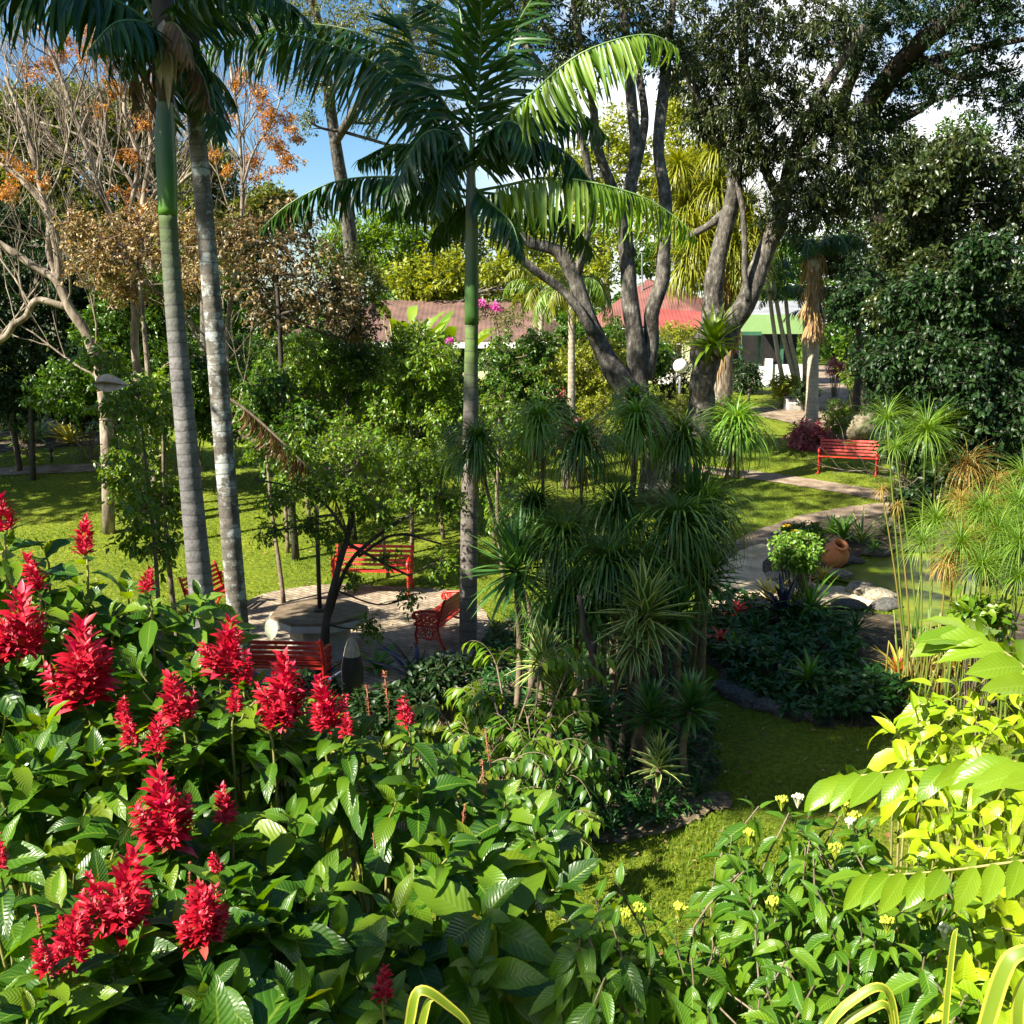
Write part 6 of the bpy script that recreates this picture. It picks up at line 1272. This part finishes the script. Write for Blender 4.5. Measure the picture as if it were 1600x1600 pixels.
# ================================================================== foreground shrubs
def shoot(lm, sm, tip, d, base, nodes, L, ratio, tm, pair=True, dn=.05, down=.25, r=.006, spread0=25, spread1=88):
    d = nz(d); k = np.arange(nodes); tip = np.asarray(tip)
    s = tip - d * (.01 + dn * k[:, None] * (1 + .12 * k[:, None]))
    pth = cr(np.array([tip, s[-1] if nodes > 1 else tip - d * .1, s[-1] * .55 + base * .45 + d * .05, base]), 12)
    tube(sm, pth, np.linspace(r * .6, r * 1.9, 12), 6, caps=False)
    ref = nz(np.cross(d, [.31, .95, .1])); ref2 = np.cross(d, ref); ph = U(0, 6.28)
    m = 2 if pair else 1
    for q in range(m):
        a = ph + k * (math.pi / 2 if pair else 2.4) + q * math.pi + U(-.25, .25, nodes)
        side = np.cos(a)[:, None] * ref + np.sin(a)[:, None] * ref2
        th = np.radians(np.clip(spread0 + (spread1 - spread0) * k / 3.0, 0, spread1) + U(-12, 12, nodes))[:, None]
        A = nz(d * np.cos(th) + side * np.sin(th) - UP * down * np.minimum(1, k / 3)[:, None])
        Nn = d - A * (A @ d)[:, None] + UP * .25 + rng.normal(size=(nodes, 3)) * .16
        sz = L * np.minimum(1, .38 + .22 * k) * U(.8, 1.15, nodes)
        place(lm, tm, s + side * .006, A, Nn, sz, sz * ratio * U(.9, 1.1, nodes))
def bract_spike(mb, b0, ax, h, w, n=11):
    ax = nz(ax); ref = nz(np.cross(ax, [.2, .9, .1])); ref2 = np.cross(ax, ref)
    for i in range(n):
        f = i / (n - 1); m = 8 if f < .75 else 4
        a = np.arange(m) * 6.283 / m + i * .9 + U(-.2, .2, m); side = np.cos(a)[:, None] * ref + np.sin(a)[:, None] * ref2
        ww = w * (1 - f ** 1.6 * .85) * (.6 + .4 * min(1, f * 4))
        out = 1.05 - .65 * f
        A = nz(ax + side * out + rng.normal(size=(m, 3)) * .22); sz = (.185 + .11 * (1 - f)) * h * U(.85, 1.2, m)
        place(mb, TML, b0 + ax * (f * h * .84) + side * ww * .45, A, nz(ax - A * (A @ ax)[:, None]) + .2 * rng.normal(size=(m, 3)), sz, sz * .46)
def flower_part(root, px, py, hpx, Y, mat='bract', name='flower_spike'):
    c = P(px, py, Y); h = px2m(hpx, Y) * 1.08; b0 = c - UP * h * .5; b = MB(); lean = np.array([U(-.25, .25), U(-.2, .1), 1]); wv = U(.78, 1.12)
    bract_spike(b, b0, lean, h, h * .24 * wv, int(12 * U(.8, 1.15)))
    if hpx > 80:
        for k in range(5 if hpx > 110 else 3):
            az = k * 6.283 / (5 if hpx > 110 else 3) + U(-.4, .4); o_ = np.array([math.cos(az), math.sin(az), 0])
            bract_spike(b, b0 + UP * h * U(-.02, .22) + o_ * h * .13, UP + o_ * U(.25, .5), h * U(.42, .62), h * .15, 8)
    b.build(name, M[mat], root); return b0
def dry_spike(root, px, py, hpx, Y):
    c = P(px, py, Y); h = px2m(hpx, Y); b0 = c - UP * h * .5; b = MB()
    ax = nz([U(-.15, .15), 0, 1]); tube(b, [b0 - ax * h * .4, b0 + ax * h], [.004, .002], 5)
    n = 46; f = np.sort(U(0, 1, n)); a = U(0, 6.28, n); side = np.stack([np.cos(a), np.sin(a), 0 * a], -1)
    place(b, TML, b0 + ax * (f * h)[:, None], ax * .7 + side, ax + side * .1, h * .11, h * .045)
    b.build('dry_spike', M['dryflower'], root); return b0
def Yleft(px, py): return float(np.interp(py, [780, 950, 1100, 1400, 1650], [5.0, 4.6, 4.1, 3.15, 2.5]) + px / 900 * .7)
SG = 'red-spiked shrubs in the foreground'
cells = [((20, 880), 'foreground shrub with red spikes at the left frame edge, highest in the picture'), ((170, 1010), 'foreground shrub bearing the large red double spike below the left palms'), ((410, 1060), 'foreground shrub with three red spikes at the foot of the lichen palm'),
         ((90, 1230), 'foreground shrub with big sunlit veined leaves at the left edge, mid-height'), ((270, 1280), 'foreground shrub with the tall fat red spike left of centre'), ((120, 1480), 'foreground shrub with red spikes in the lower left corner'),
         ((340, 1480), 'foreground shrub with one red spike and broad leaves along the bottom edge'), ((610, 1150), 'foreground shrub with dry brown spikes below the pointed spathe'), ((640, 1300), 'foreground leafy shrub with sunlit veined leaves in the bottom centre'),
         ((800, 1320), 'foreground shrub with drooping sunlit leaves reaching over the lawn'), ((600, 1520), 'shaded foreground shrub with a single dark red spike at the bottom edge')]
CC = np.array([c[0] for c in cells])
shr = []
for (cx, cy), lb in cells:
    Y = Yleft(cx, cy) ; p = P(cx, cy, Y); b0 = onG(p[0], Y + .1)
    shr.append(dict(root=thing('red_spike_shrub', lb, 'shrub', b0, SG), lm=MB(), sm=MB(), base=b0))
def cell(px, py): return shr[int(np.argmin(((CC - [px, py]) ** 2).sum(1)))]
def lshoot(px, py, Y=None, L=.24, nodes=6, d=None, lift=0):
    Y = Y or Yleft(px, py); c = cell(px, py); tip = P(px, py, Y) - UP * lift
    d = d if d is not None else np.array([U(-.45, .45), U(-.75, .15), 1])
    shoot(c['lm'], c['sm'], tip, d, c['base'] + [U(-.25, .25), U(-.2, .2), 0], nodes, L * 1.12, .42, TB, True, .036)
flowers = [(8, 790, 75), (58, 890, 62), (128, 835, 62), (227, 903, 42), (22, 965, 120), (125, 1025, 150), (342, 1008, 105), (378, 1040, 60), (440, 1068, 118), (515, 1095, 92), (636, 1108, 50), (278, 1083, 92), (190, 1108, 45), (240, 1145, 70), (205, 1140, 50),
           (258, 1262, 140), (352, 1255, 68), (180, 1390, 150), (313, 1418, 118), (105, 1460, 100), (72, 1492, 66), (597, 1535, 62), (365, 1090, 45), (420, 1120, 40), (0, 1000, 80), (540, 1130, 40), (-5, 1330, 60), (340, 1345, 36)]
for x, y, h in flowers:
    Y = Yleft(x, y) - .16 + U(-.06, .06); c = cell(x, y); b0 = flower_part(c['root'], x, y, h, Y)
    shoot(c['lm'], c['sm'], b0, [U(-.1, .1), U(-.3, .05), 1], c['base'] + [U(-.2, .2), U(-.2, .2), 0], 5, .24, .40, TB, True, .034, spread0=55)
for x, y, h in ((606, 1078, 62), (577, 1095, 55), (765, 1165, 55), (757, 1215, 60), (722, 1275, 45), (580, 1125, 30), (655, 1180, 24), (65, 1440, 60), (296, 1365, 40), (300, 1090, 40), (585, 1310, 20)):
    Y = Yleft(x, y); c = cell(x, y); dry_spike(c['root'], x, y, h, Y)
# explicit sunlit tips that are conspicuous in the photograph
for x, y, L in [(95, 1060, .22), (60, 1130, .26), (80, 1190, .3), (150, 1170, .22), (290, 960, .24), (130, 940, .26), (70, 860, .26), (15, 850, .24), (240, 950, .22), (440, 1130, .2), (380, 1075, .2), (260, 1310, .26), (440, 1440, .26), (480, 1400, .28),
                (540, 1200, .2), (700, 1180, .22), (720, 1210, .24), (690, 1310, .24), (700, 1340, .24), (830, 1270, .25), (835, 1300, .22), (850, 1310, .22), (640, 1150, .2), (610, 1420, .26), (530, 1460, .28), (200, 1500, .3), (60, 1560, .3), (330, 1540, .3), (450, 1560, .3), (560, 1140, .2), (790, 1250, .2), (620, 1250, .22), (170, 960, .22), (310, 930, .22), (200, 920, .2)]:
    lshoot(x, y, None, L, 6)
poly = np.array([(-60, 820), (60, 870), (150, 900), (250, 940), (330, 985), (430, 1040), (520, 1110), (640, 1140), (740, 1190), (820, 1270), (900, 1360), (860, 1450), (800, 1560), (700, 1650), (-60, 1680)])
cnt = 0
while cnt < 300:
    x, y = U(-60, 900), U(820, 1680)
    if not inpoly(poly, np.array([x]), np.array([y]))[0]: continue
    deep = rng.random() < .66
    thin = (x > 480 and y > 1230 and rng.random() < .45)
    if thin: cnt += 1; continue
    lshoot(x, y, Yleft(x, y) + (U(.2, .9) if deep else U(-.05, .2)), U(.15, .36), rng.integers(4, 8), lift=U(.15, .6) if deep else 0)
    cnt += 1
for c in shr:
    c['sm'].build('stems', M['stem'], c['root']); c['lm'].build('leaves', M['near'], c['root'])
# two big holed yellowing leaves
# ------------------------------------------------------------------ right: berry-bearing shrubs
def Yr(px, py): return float(np.interp(py, [1000, 1230, 1400, 1620], [4.9, 4.1, 3.4, 2.7]))
BG = 'yellow-berried shrubs at the right'
cellsR = [((1200, 1330), 'yellow-berried shrub nearest the shaded lawn, its top against the dark grass'), ((1390, 1330), 'yellow-berried shrub behind the lower compound leaf'), ((1010, 1480), 'low yellow-berried shrub at the bottom centre beside the sunlit grass'), ((1220, 1490), 'yellow-berried shrub with large drooping leaves at the bottom right of centre'), ((1420, 1500), 'yellow-berried shrub with pale woody stems at the bottom right')]
CR = np.array([c[0] for c in cellsR]); shR = []
for (cx, cy), lb in cellsR:
    Y = Yr(cx, cy); p = P(cx, cy, Y); b0 = onG(p[0], Y + .1); shR.append(dict(root=thing('berry_shrub', lb, 'shrub', b0, BG), lm=MB(), sm=MB(), base=b0))
def cellR(px, py): return shR[int(np.argmin(((CR - [px, py]) ** 2).sum(1)))]
def rshoot(px, py, Y=None, L=.17, nodes=13, lift=0, d=None):
    Y = Y or Yr(px, py); c = cellR(px, py); tip = P(px, py, Y) - UP * lift
    shoot(c['lm'], c['sm'], tip, d if d is not None else [U(-.5, .5), U(-.6, .2), 1], c['base'] + [U(-.15, .15), U(-.15, .15), 0], nodes, L, .33, TBL, False, .014, .45, .005, 30, 95)
for x, y in [(1190, 1260), (1150, 1310), (1160, 1330), (1230, 1270), (1260, 1280), (1310, 1270), (1350, 1290), (1280, 1320), (1250, 1300), (1330, 1330), (1180, 1420), (1160, 1400), (1210, 1440), (1300, 1380), (1270, 1390), (1390, 1470), (1360, 1460), (1330, 1500), (1300, 1450), (1470, 1480), (1440, 1500), (1060, 1460), (1030, 1450), (930, 1440), (905, 1470), (960, 1470), (990, 1490), (1080, 1500), (1120, 1480), (1230, 1500), (1200, 1540), (1270, 1540), (1420, 1420), (1480, 1420), (960, 1380), (930, 1400), (1010, 1440)]:
    rshoot(x + U(-6, 6), y + U(-6, 6), Yr(x, y) + U(-.1, .1), U(.14, .19))
polyR = np.array([(1130, 1330), (1200, 1270), (1330, 1280), (1440, 1330), (1540, 1380), (1560, 1640), (1260, 1660), (1120, 1640), (930, 1560), (890, 1470), (950, 1420), (1060, 1470), (1140, 1470)])
cnt = 0
while cnt < 85:
    x, y = U(890, 1560), U(1260, 1660)
    if not inpoly(polyR, np.array([x]), np.array([y]))[0]: continue
    deep = rng.random() < .4; rshoot(x, y, Yr(x, y) + (U(.15, .5) if deep else U(-.1, .1)), U(.13, .2), lift=U(0, .2) if deep else 0); cnt += 1
def berries(root, px, py, Y, s=.028, n=26, mat='berry'):
    b = MB(); c = P(px, py, Y)
    d = rdir(n); d[:, 2] = np.abs(d[:, 2]) * .6; q = c + d * s * U(.5, 1, (n, 1))
    sticks(b, np.tile(c - UP * .05, (n, 1)), q, .0012, .001)
    for k in range(n):
        V = np.array([(0, 0, 1.25), (.9, 0, .2), (0, .9, .2), (-.9, 0, .2), (0, -.9, .2), (.6, .6, -.6), (-.6, .6, -.6), (-.6, -.6, -.6), (.6, -.6, -.6), (0, 0, -1.1)]) * .0068
        b.add(V + q[k], np.array([(0, 1, 2), (0, 2, 3), (0, 3, 4), (0, 4, 1), (1, 5, 2), (2, 6, 3), (3, 7, 4), (4, 8, 1), (1, 8, 5), (2, 5, 6), (3, 6, 7), (4, 7, 8), (5, 9, 6), (6, 9, 7), (7, 9, 8), (8, 9, 5)]))
    b.build('berry_cluster', M[mat], root)
for x, y in [(1306, 1325), (1208, 1410), (1387, 1438), (1320, 1258), (1171, 1303), (975, 1428), (1000, 1420), (1062, 1418), (1335, 1275), (1222, 1250)]: berries(cellR(x, y)['root'], x, y, Yr(x, y) - .06)
for x, y in [(1247, 1246), (1477, 1450), (1330, 1285)]: berries(cellR(x, y)['root'], x, y, Yr(x, y) - .06, .026, 20, 'creamflower')
for c in shR: c['sm'].build('stems', M['woody'], c['root']); c['lm'].build('leaves', M['cestrum'], c['root'])
# lime-green shrub upper right
lr = []
for (cx, cy), lb in [((1420, 1150), 'lime-green shrub glowing in the sun above the upper compound leaf'), ((1540, 1130), 'lime-green shrub at the right frame edge behind the compound leaves'), ((1560, 1460), 'lime-green broad-leaved shrub in the lower right corner')]:
    Y = Yr(cx, cy); b0 = onG(P(cx, cy, Y)[0], Y); lr.append(dict(root=thing('lime_shrub', lb, 'shrub', b0, 'lime-green shrubs at the right'), lm=MB(), sm=MB(), base=b0, c=np.array([cx, cy])))
def limeshoot(x, y, L=.22, k=None, lift=0, tm=TBL, ratio=.34, nodes=8):
    c = lr[k] if k is not None else min(lr, key=lambda q: ((q['c'] - [x, y]) ** 2).sum())
    shoot(c['lm'], c['sm'], P(x, y, Yr(x, y)) - UP * lift, [U(-.5, .4), U(-.6, .2), 1], c['base'] + [U(-.1, .1), 0, 0], nodes, L, ratio, tm, False, .02, .4, .005, 25, 95)
for x, y in [(1400, 1140), (1440, 1155), (1480, 1120), (1520, 1110), (1390, 1125), (1450, 1085), (1500, 1080), (1540, 1090), (1560, 1130), (1590, 1100), (1600, 1160), (1430, 1105), (1470, 1170), (1520, 1160), (1420, 1180), (1560, 1190), (1590, 1220), (1500, 1190), (1460, 1060), (1540, 1060), (1600, 1070)]: limeshoot(x, y, U(.19, .25))
for x, y in [(1430, 1240), (1480, 1260), (1530, 1270), (1580, 1280), (1450, 1300), (1600, 1330), (1550, 1320), (1500, 1310), (1590, 1390)]: limeshoot(x, y, U(.17, .22), 0 if x < 1500 else 1)
for x, y in [(1560, 1400), (1530, 1440), (1590, 1450), (1520, 1490), (1570, 1510), (1600, 1560), (1540, 1560), (1500, 1540)]: limeshoot(x, y, U(.22, .3), 2, 0, TB, .6, 6)
for c in lr: c['sm'].build('stems', M['stem'], c['root']); c['lm'].build('leaves', M['lime'], c['root'])
# pinnate tree reaching in from the right
r = thing('pinnate_tree', 'young tree reaching in from the right edge with long leaves of paired glossy leaflets', 'tree', onG(2.6, 3.4))
b = MB(); tube(b, cr([onG(2.6, 3.4), [2.65, 3.3, 2.8], [2.5, 3.1, 4.2], [2.4, 2.9, 5.0]], 14), np.linspace(.05, .02, 14), 8); b.build('trunk', M['woody'], r)
for pts, Ll, npair, hang in [([(1720, 1190, 3.0), (1600, 1190, 3.05), (1500, 1198, 3.15), (1400, 1205, 3.25), (1330, 1214, 3.32), (1310, 1220, 3.35)], .185, 9, .75), ([(1720, 1335, 2.9), (1600, 1345, 2.95), (1500, 1358, 3.0), (1410, 1366, 3.05), (1350, 1368, 3.1)], .17, 9, .8),
                             ([(1760, 1180, 2.6), (1650, 1085, 2.75), (1585, 1030, 2.85), (1540, 1000, 2.95), (1515, 988, 3.0)], .21, 7, .7), ([(1760, 1290, 2.5), (1680, 1230, 2.6), (1610, 1200, 2.7), (1560, 1195, 2.8)], .19, 6, .5)]:
    path = cr(fr_px(pts, 3), 24); f = MB(); tube(f, path, np.linspace(.006, .002, 24), 6); tan = nz(np.gradient(path, axis=0)); ii = np.linspace(4, 22, npair).astype(int); lm = MB()
    for s in (-1, 1):
        side = nz(np.cross(tan[ii], UP)) * s
        A = side * (.75 if s > 0 else .9) + tan[ii] * .35 - UP * (hang * U(.7, 1.2, (npair, 1)) if s * side[0, 1] < 0 else U(-.15, .35, (npair, 1)))
        place(lm, TB, path[ii], A, UP + np.array([0, -.7, 0]) + .12 * rng.normal(size=(npair, 3)), Ll * U(.85, 1.1, npair), Ll * .40)
    place(lm, TB[:1], path[-1:], tan[-1:], [UP], [Ll * .9], [Ll * .36])
    fo = f.build('compound_leaf', M['stem'], r); lm.build('leaflets', M['pinn'], fo, origin=np.array(r.location))
# variegated strap leaves at the bottom edge
def strapleaf(root, pts, w, Y):
    c = cr(fr_px(pts, Y), 22); t = nz(np.gradient(c, axis=0)); to = nz(np.array([0, 0, CAMH]) - c); s = nz(np.cross(t, to * .7 + UP * .5)); f = np.linspace(0, 1, 22)
    ww = w * np.minimum(1, .75 + f) * (1 - f ** 4) * .5 + .0015; n_ = np.cross(s, t); b = MB()
    V = np.stack([c - s * ww[:, None] + n_ * (ww * .35)[:, None], c, c + s * ww[:, None] + n_ * (ww * .35)[:, None]], 1)
    UVs = np.stack([np.tile([0, .5, 1], (22, 1)), np.tile(f[:, None], (1, 3))], -1); i = np.arange(21)[:, None] * 3
    F = np.concatenate([np.stack([i, i + 1, i + 4, i + 3], -1).reshape(-1, 4), np.stack([i + 1, i + 2, i + 5, i + 4], -1).reshape(-1, 4)])
    b.add(V, F, UVs); b.build('leaf', M['varieg'], root)
for lb, Y, lv in [('yellow-striped strap plant in the bottom right corner', 2.0, [([(1520, 1680), (1545, 1590), (1568, 1520), (1590, 1492), (1640, 1486), (1700, 1520)], .034), ([(1600, 1680), (1590, 1600), (1600, 1540), (1640, 1500)], .026)]),
                  ('yellow-striped strap plant bent over at the bottom edge right of centre', 2.2, [([(1255, 1680), (1300, 1595), (1345, 1555), (1375, 1543), (1392, 1562), (1402, 1620), (1405, 1680)], .02), ([(1250, 1690), (1310, 1610), (1365, 1575), (1385, 1572), (1395, 1600), (1398, 1680)], .018), ([(1470, 1680), (1480, 1560), (1490, 1470), (1496, 1450)], .012)]),
                  ('yellow-striped strap leaf folded over at the bottom edge left of centre', 2.3, [([(625, 1690), (640, 1600), (650, 1555), (668, 1550), (700, 1572), (730, 1600), (750, 1650)], .024), ([(640, 1690), (655, 1620), (668, 1570), (680, 1560)], .02)])]:
    r = thing('variegated_strap_plant', lb, 'plant', onG(P(lv[0][0][0][0], 1650, Y)[0], Y), 'striped strap plants at the bottom edge')
    for pts, w in lv: strapleaf(r, pts, w, Y)
# thin bare stalks crossing the bottom right
r = thing('bare_stalk', 'thin dark bare stalks slanting across the bottom lawn', 'stalk', onG(1.0, 3.6)); b = MB()
for a in ([(1060, 1500, 3.4), (1150, 1560, 3.1), (1230, 1620, 2.9)], [(1000, 1470, 3.6), (1020, 1560, 3.3), (1050, 1640, 3.1)], [(1110, 1560, 3.2), (1150, 1600, 3.0)]): tube(b, cr(fr_px(a, 3), 10), .0035, 5)
b.build('stalk', M['woody'], r)

# ================================================================== tall trees outside the frame on the sun side; they throw the garden's shade
def shade_tree(label, x, y, bls, n=36, L=.26, lr=.09, tl=.7):
    p = onG(x, y); top = np.array(bls[0][:3]); r = thing('shade_tree', label, 'tree', p, 'tall trees on the sun side'); tb = MB(); t4 = np.array([[*p, .28], [*(p * .5 + top * .5 + [.3, .2, 0]), .2], [*top, .08]])
    sk = bark_tube(tb, t4); limbs_to(tb, sk, bls, lr); lm = MB(); clumps(lm, tb, bls, n, 14, tl, L, L * .46, TS); tb.build('trunk', M['bark'], r); lm.build('crown', M['mid'], r)
def shadow_at(px, py, t, r, w=1, z=None, Y=None):
    """crown mass whose shadow falls on the given spot, t metres up the sun direction"""
    p = (G(px, py) if Y is None else P(px, py, Y)) + sun_vec * t
    return (*p, r, r, r * .8, w)

shade_tree('tall tree left of the garden shading the centre palm crown', -13, 7, [shadow_at(640, 100, 18, 2.2, 1.2, Y=18), shadow_at(500, 70, 18, 1.8, 1, Y=18), shadow_at(720, 200, 17, 2.2, 1.2, Y=17.2), shadow_at(660, 120, 17.5, 1.8, 1, Y=17), shadow_at(760, 320, 17, 1.5, 1, Y=17.2), shadow_at(560, 250, 17, 1.6, .8, Y=17.2)], 60)
shade_tree('tall tree left of the garden shading the left palm crowns', -14, -1, [shadow_at(270, 60, 16, 1.8, 1, Y=12), shadow_at(320, 160, 16, 1.6, 1, Y=13.4), shadow_at(200, 20, 16, 1.5, .8, Y=12)], 60)
shade_tree('tall tree behind the viewer shading the lower lawn and bed', -12, 5, [shadow_at(1200, 1165, 19, 1.5, 1.4), shadow_at(1250, 1040, 19, 1.4, 1.3), shadow_at(1130, 1180, 19, .6, 1), shadow_at(1340, 1130, 19, 1.2, 1.0), shadow_at(1230, 1225, 19, .6, 1), shadow_at(1260, 1200, 19, 1.0, 1), shadow_at(1150, 1100, 19, 1.2, 1), shadow_at(1300, 1000, 19, 1.0, .7)], 90)
shade_tree('tall tree left of the paving shading its near half', -12, 9, [shadow_at(560, 1050, 14, 1.1, 1), shadow_at(650, 1030, 14, 1.0, 1), shadow_at(450, 1060, 14, 1.0, 1), shadow_at(640, 1005, 14, .9, 1), shadow_at(710, 1025, 14, .8, 1)], 80)
shade_tree('tall airy tree left of the lawn dappling the right lawn and path', -14, 13, [shadow_at(1180, 780, 26, 2.6, .5), shadow_at(1300, 800, 26, 2.4, .5), shadow_at(1240, 715, 27, 2.4, .4), shadow_at(1060, 760, 26, 2.2, .5), shadow_at(1390, 770, 26, 2, .5)], 90)
shade_tree('tall tree left of the frame shading the left lawn', -22, 17, [shadow_at(60, 790, 14, 2.4, 1), shadow_at(160, 780, 14, 2.0, 1), shadow_at(20, 740, 14, 2.0, .7)], 70)
shade_tree('tree behind the viewer throwing dappled shade on the red-spiked shrubs', -6, -8, [shadow_at(700, 1540, 10, .3, 1, Y=3.3), shadow_at(820, 1560, 10, .35, 1, Y=3.3), shadow_at(760, 1470, 10, .25, 1, Y=3.5), shadow_at(930, 1600, 10, .3, .8, Y=3.2)], 26, .12, .02, .25)

# unseen trees added outside the frame to block sky light and deepen the shade
for lb, x, y, hs in [('unseen dark tree added left of the lawn to block sky light', -23, 29, [(-23, 29, 5, 3.5, 3.5, 4.5), (-24, 33, 9, 3.5, 3.5, 4.5), (-21, 26, 9, 3.2, 3.2, 4)]), ('unseen dark tree added to the right of the viewer to block sky light', 9.5, 5, [(9.5, 5, 5, 3.2, 3.5, 4), (10, 8, 8, 3.2, 3.2, 4), (9, 2, 9, 3, 3, 3.5)]), ('unseen dark tree added right of the pond to block sky light', 13.5, 13, [(13.5, 13, 5, 3.2, 3.2, 4.5), (14, 16, 9, 3.4, 3.4, 4.5), (13, 11, 10, 3, 3, 4)]),
                     ('unseen dark tree added behind the viewer to the right to block sky light', 7, -6, [(7, -6, 6, 3.5, 3, 4.5), (10, -3, 9, 3.5, 3.5, 4.5), (4, -9, 9, 3.5, 3, 4.5)]), ('unseen dark tree added left of the red-spiked shrubs to block sky light', -9, 9, [(-10, 10, 3.2, 2.6, 2.6, 3), (-12, 13, 4, 3, 3, 3.5), (-8.5, 6.5, 2.6, 1.8, 1.8, 2.2)])]:
    p = onG(x, y); r = thing('sky_blocker_tree', lb, 'tree', p, 'unseen trees added to block sky light'); tb = MB(); sk = bark_tube(tb, np.array([[*p, .3], [x + .2, y, hs[0][2], .22], [x, y, hs[1][2], .1]])); limbs_to(tb, sk, hs, .09)
    lm = MB(); clumps(lm, tb, [(*q, 1) for q in hs], 260, 14, .9, .5, .26, TS); tb.build('trunk', M['bark'], r); lm.build('crown', M['dark'], r)
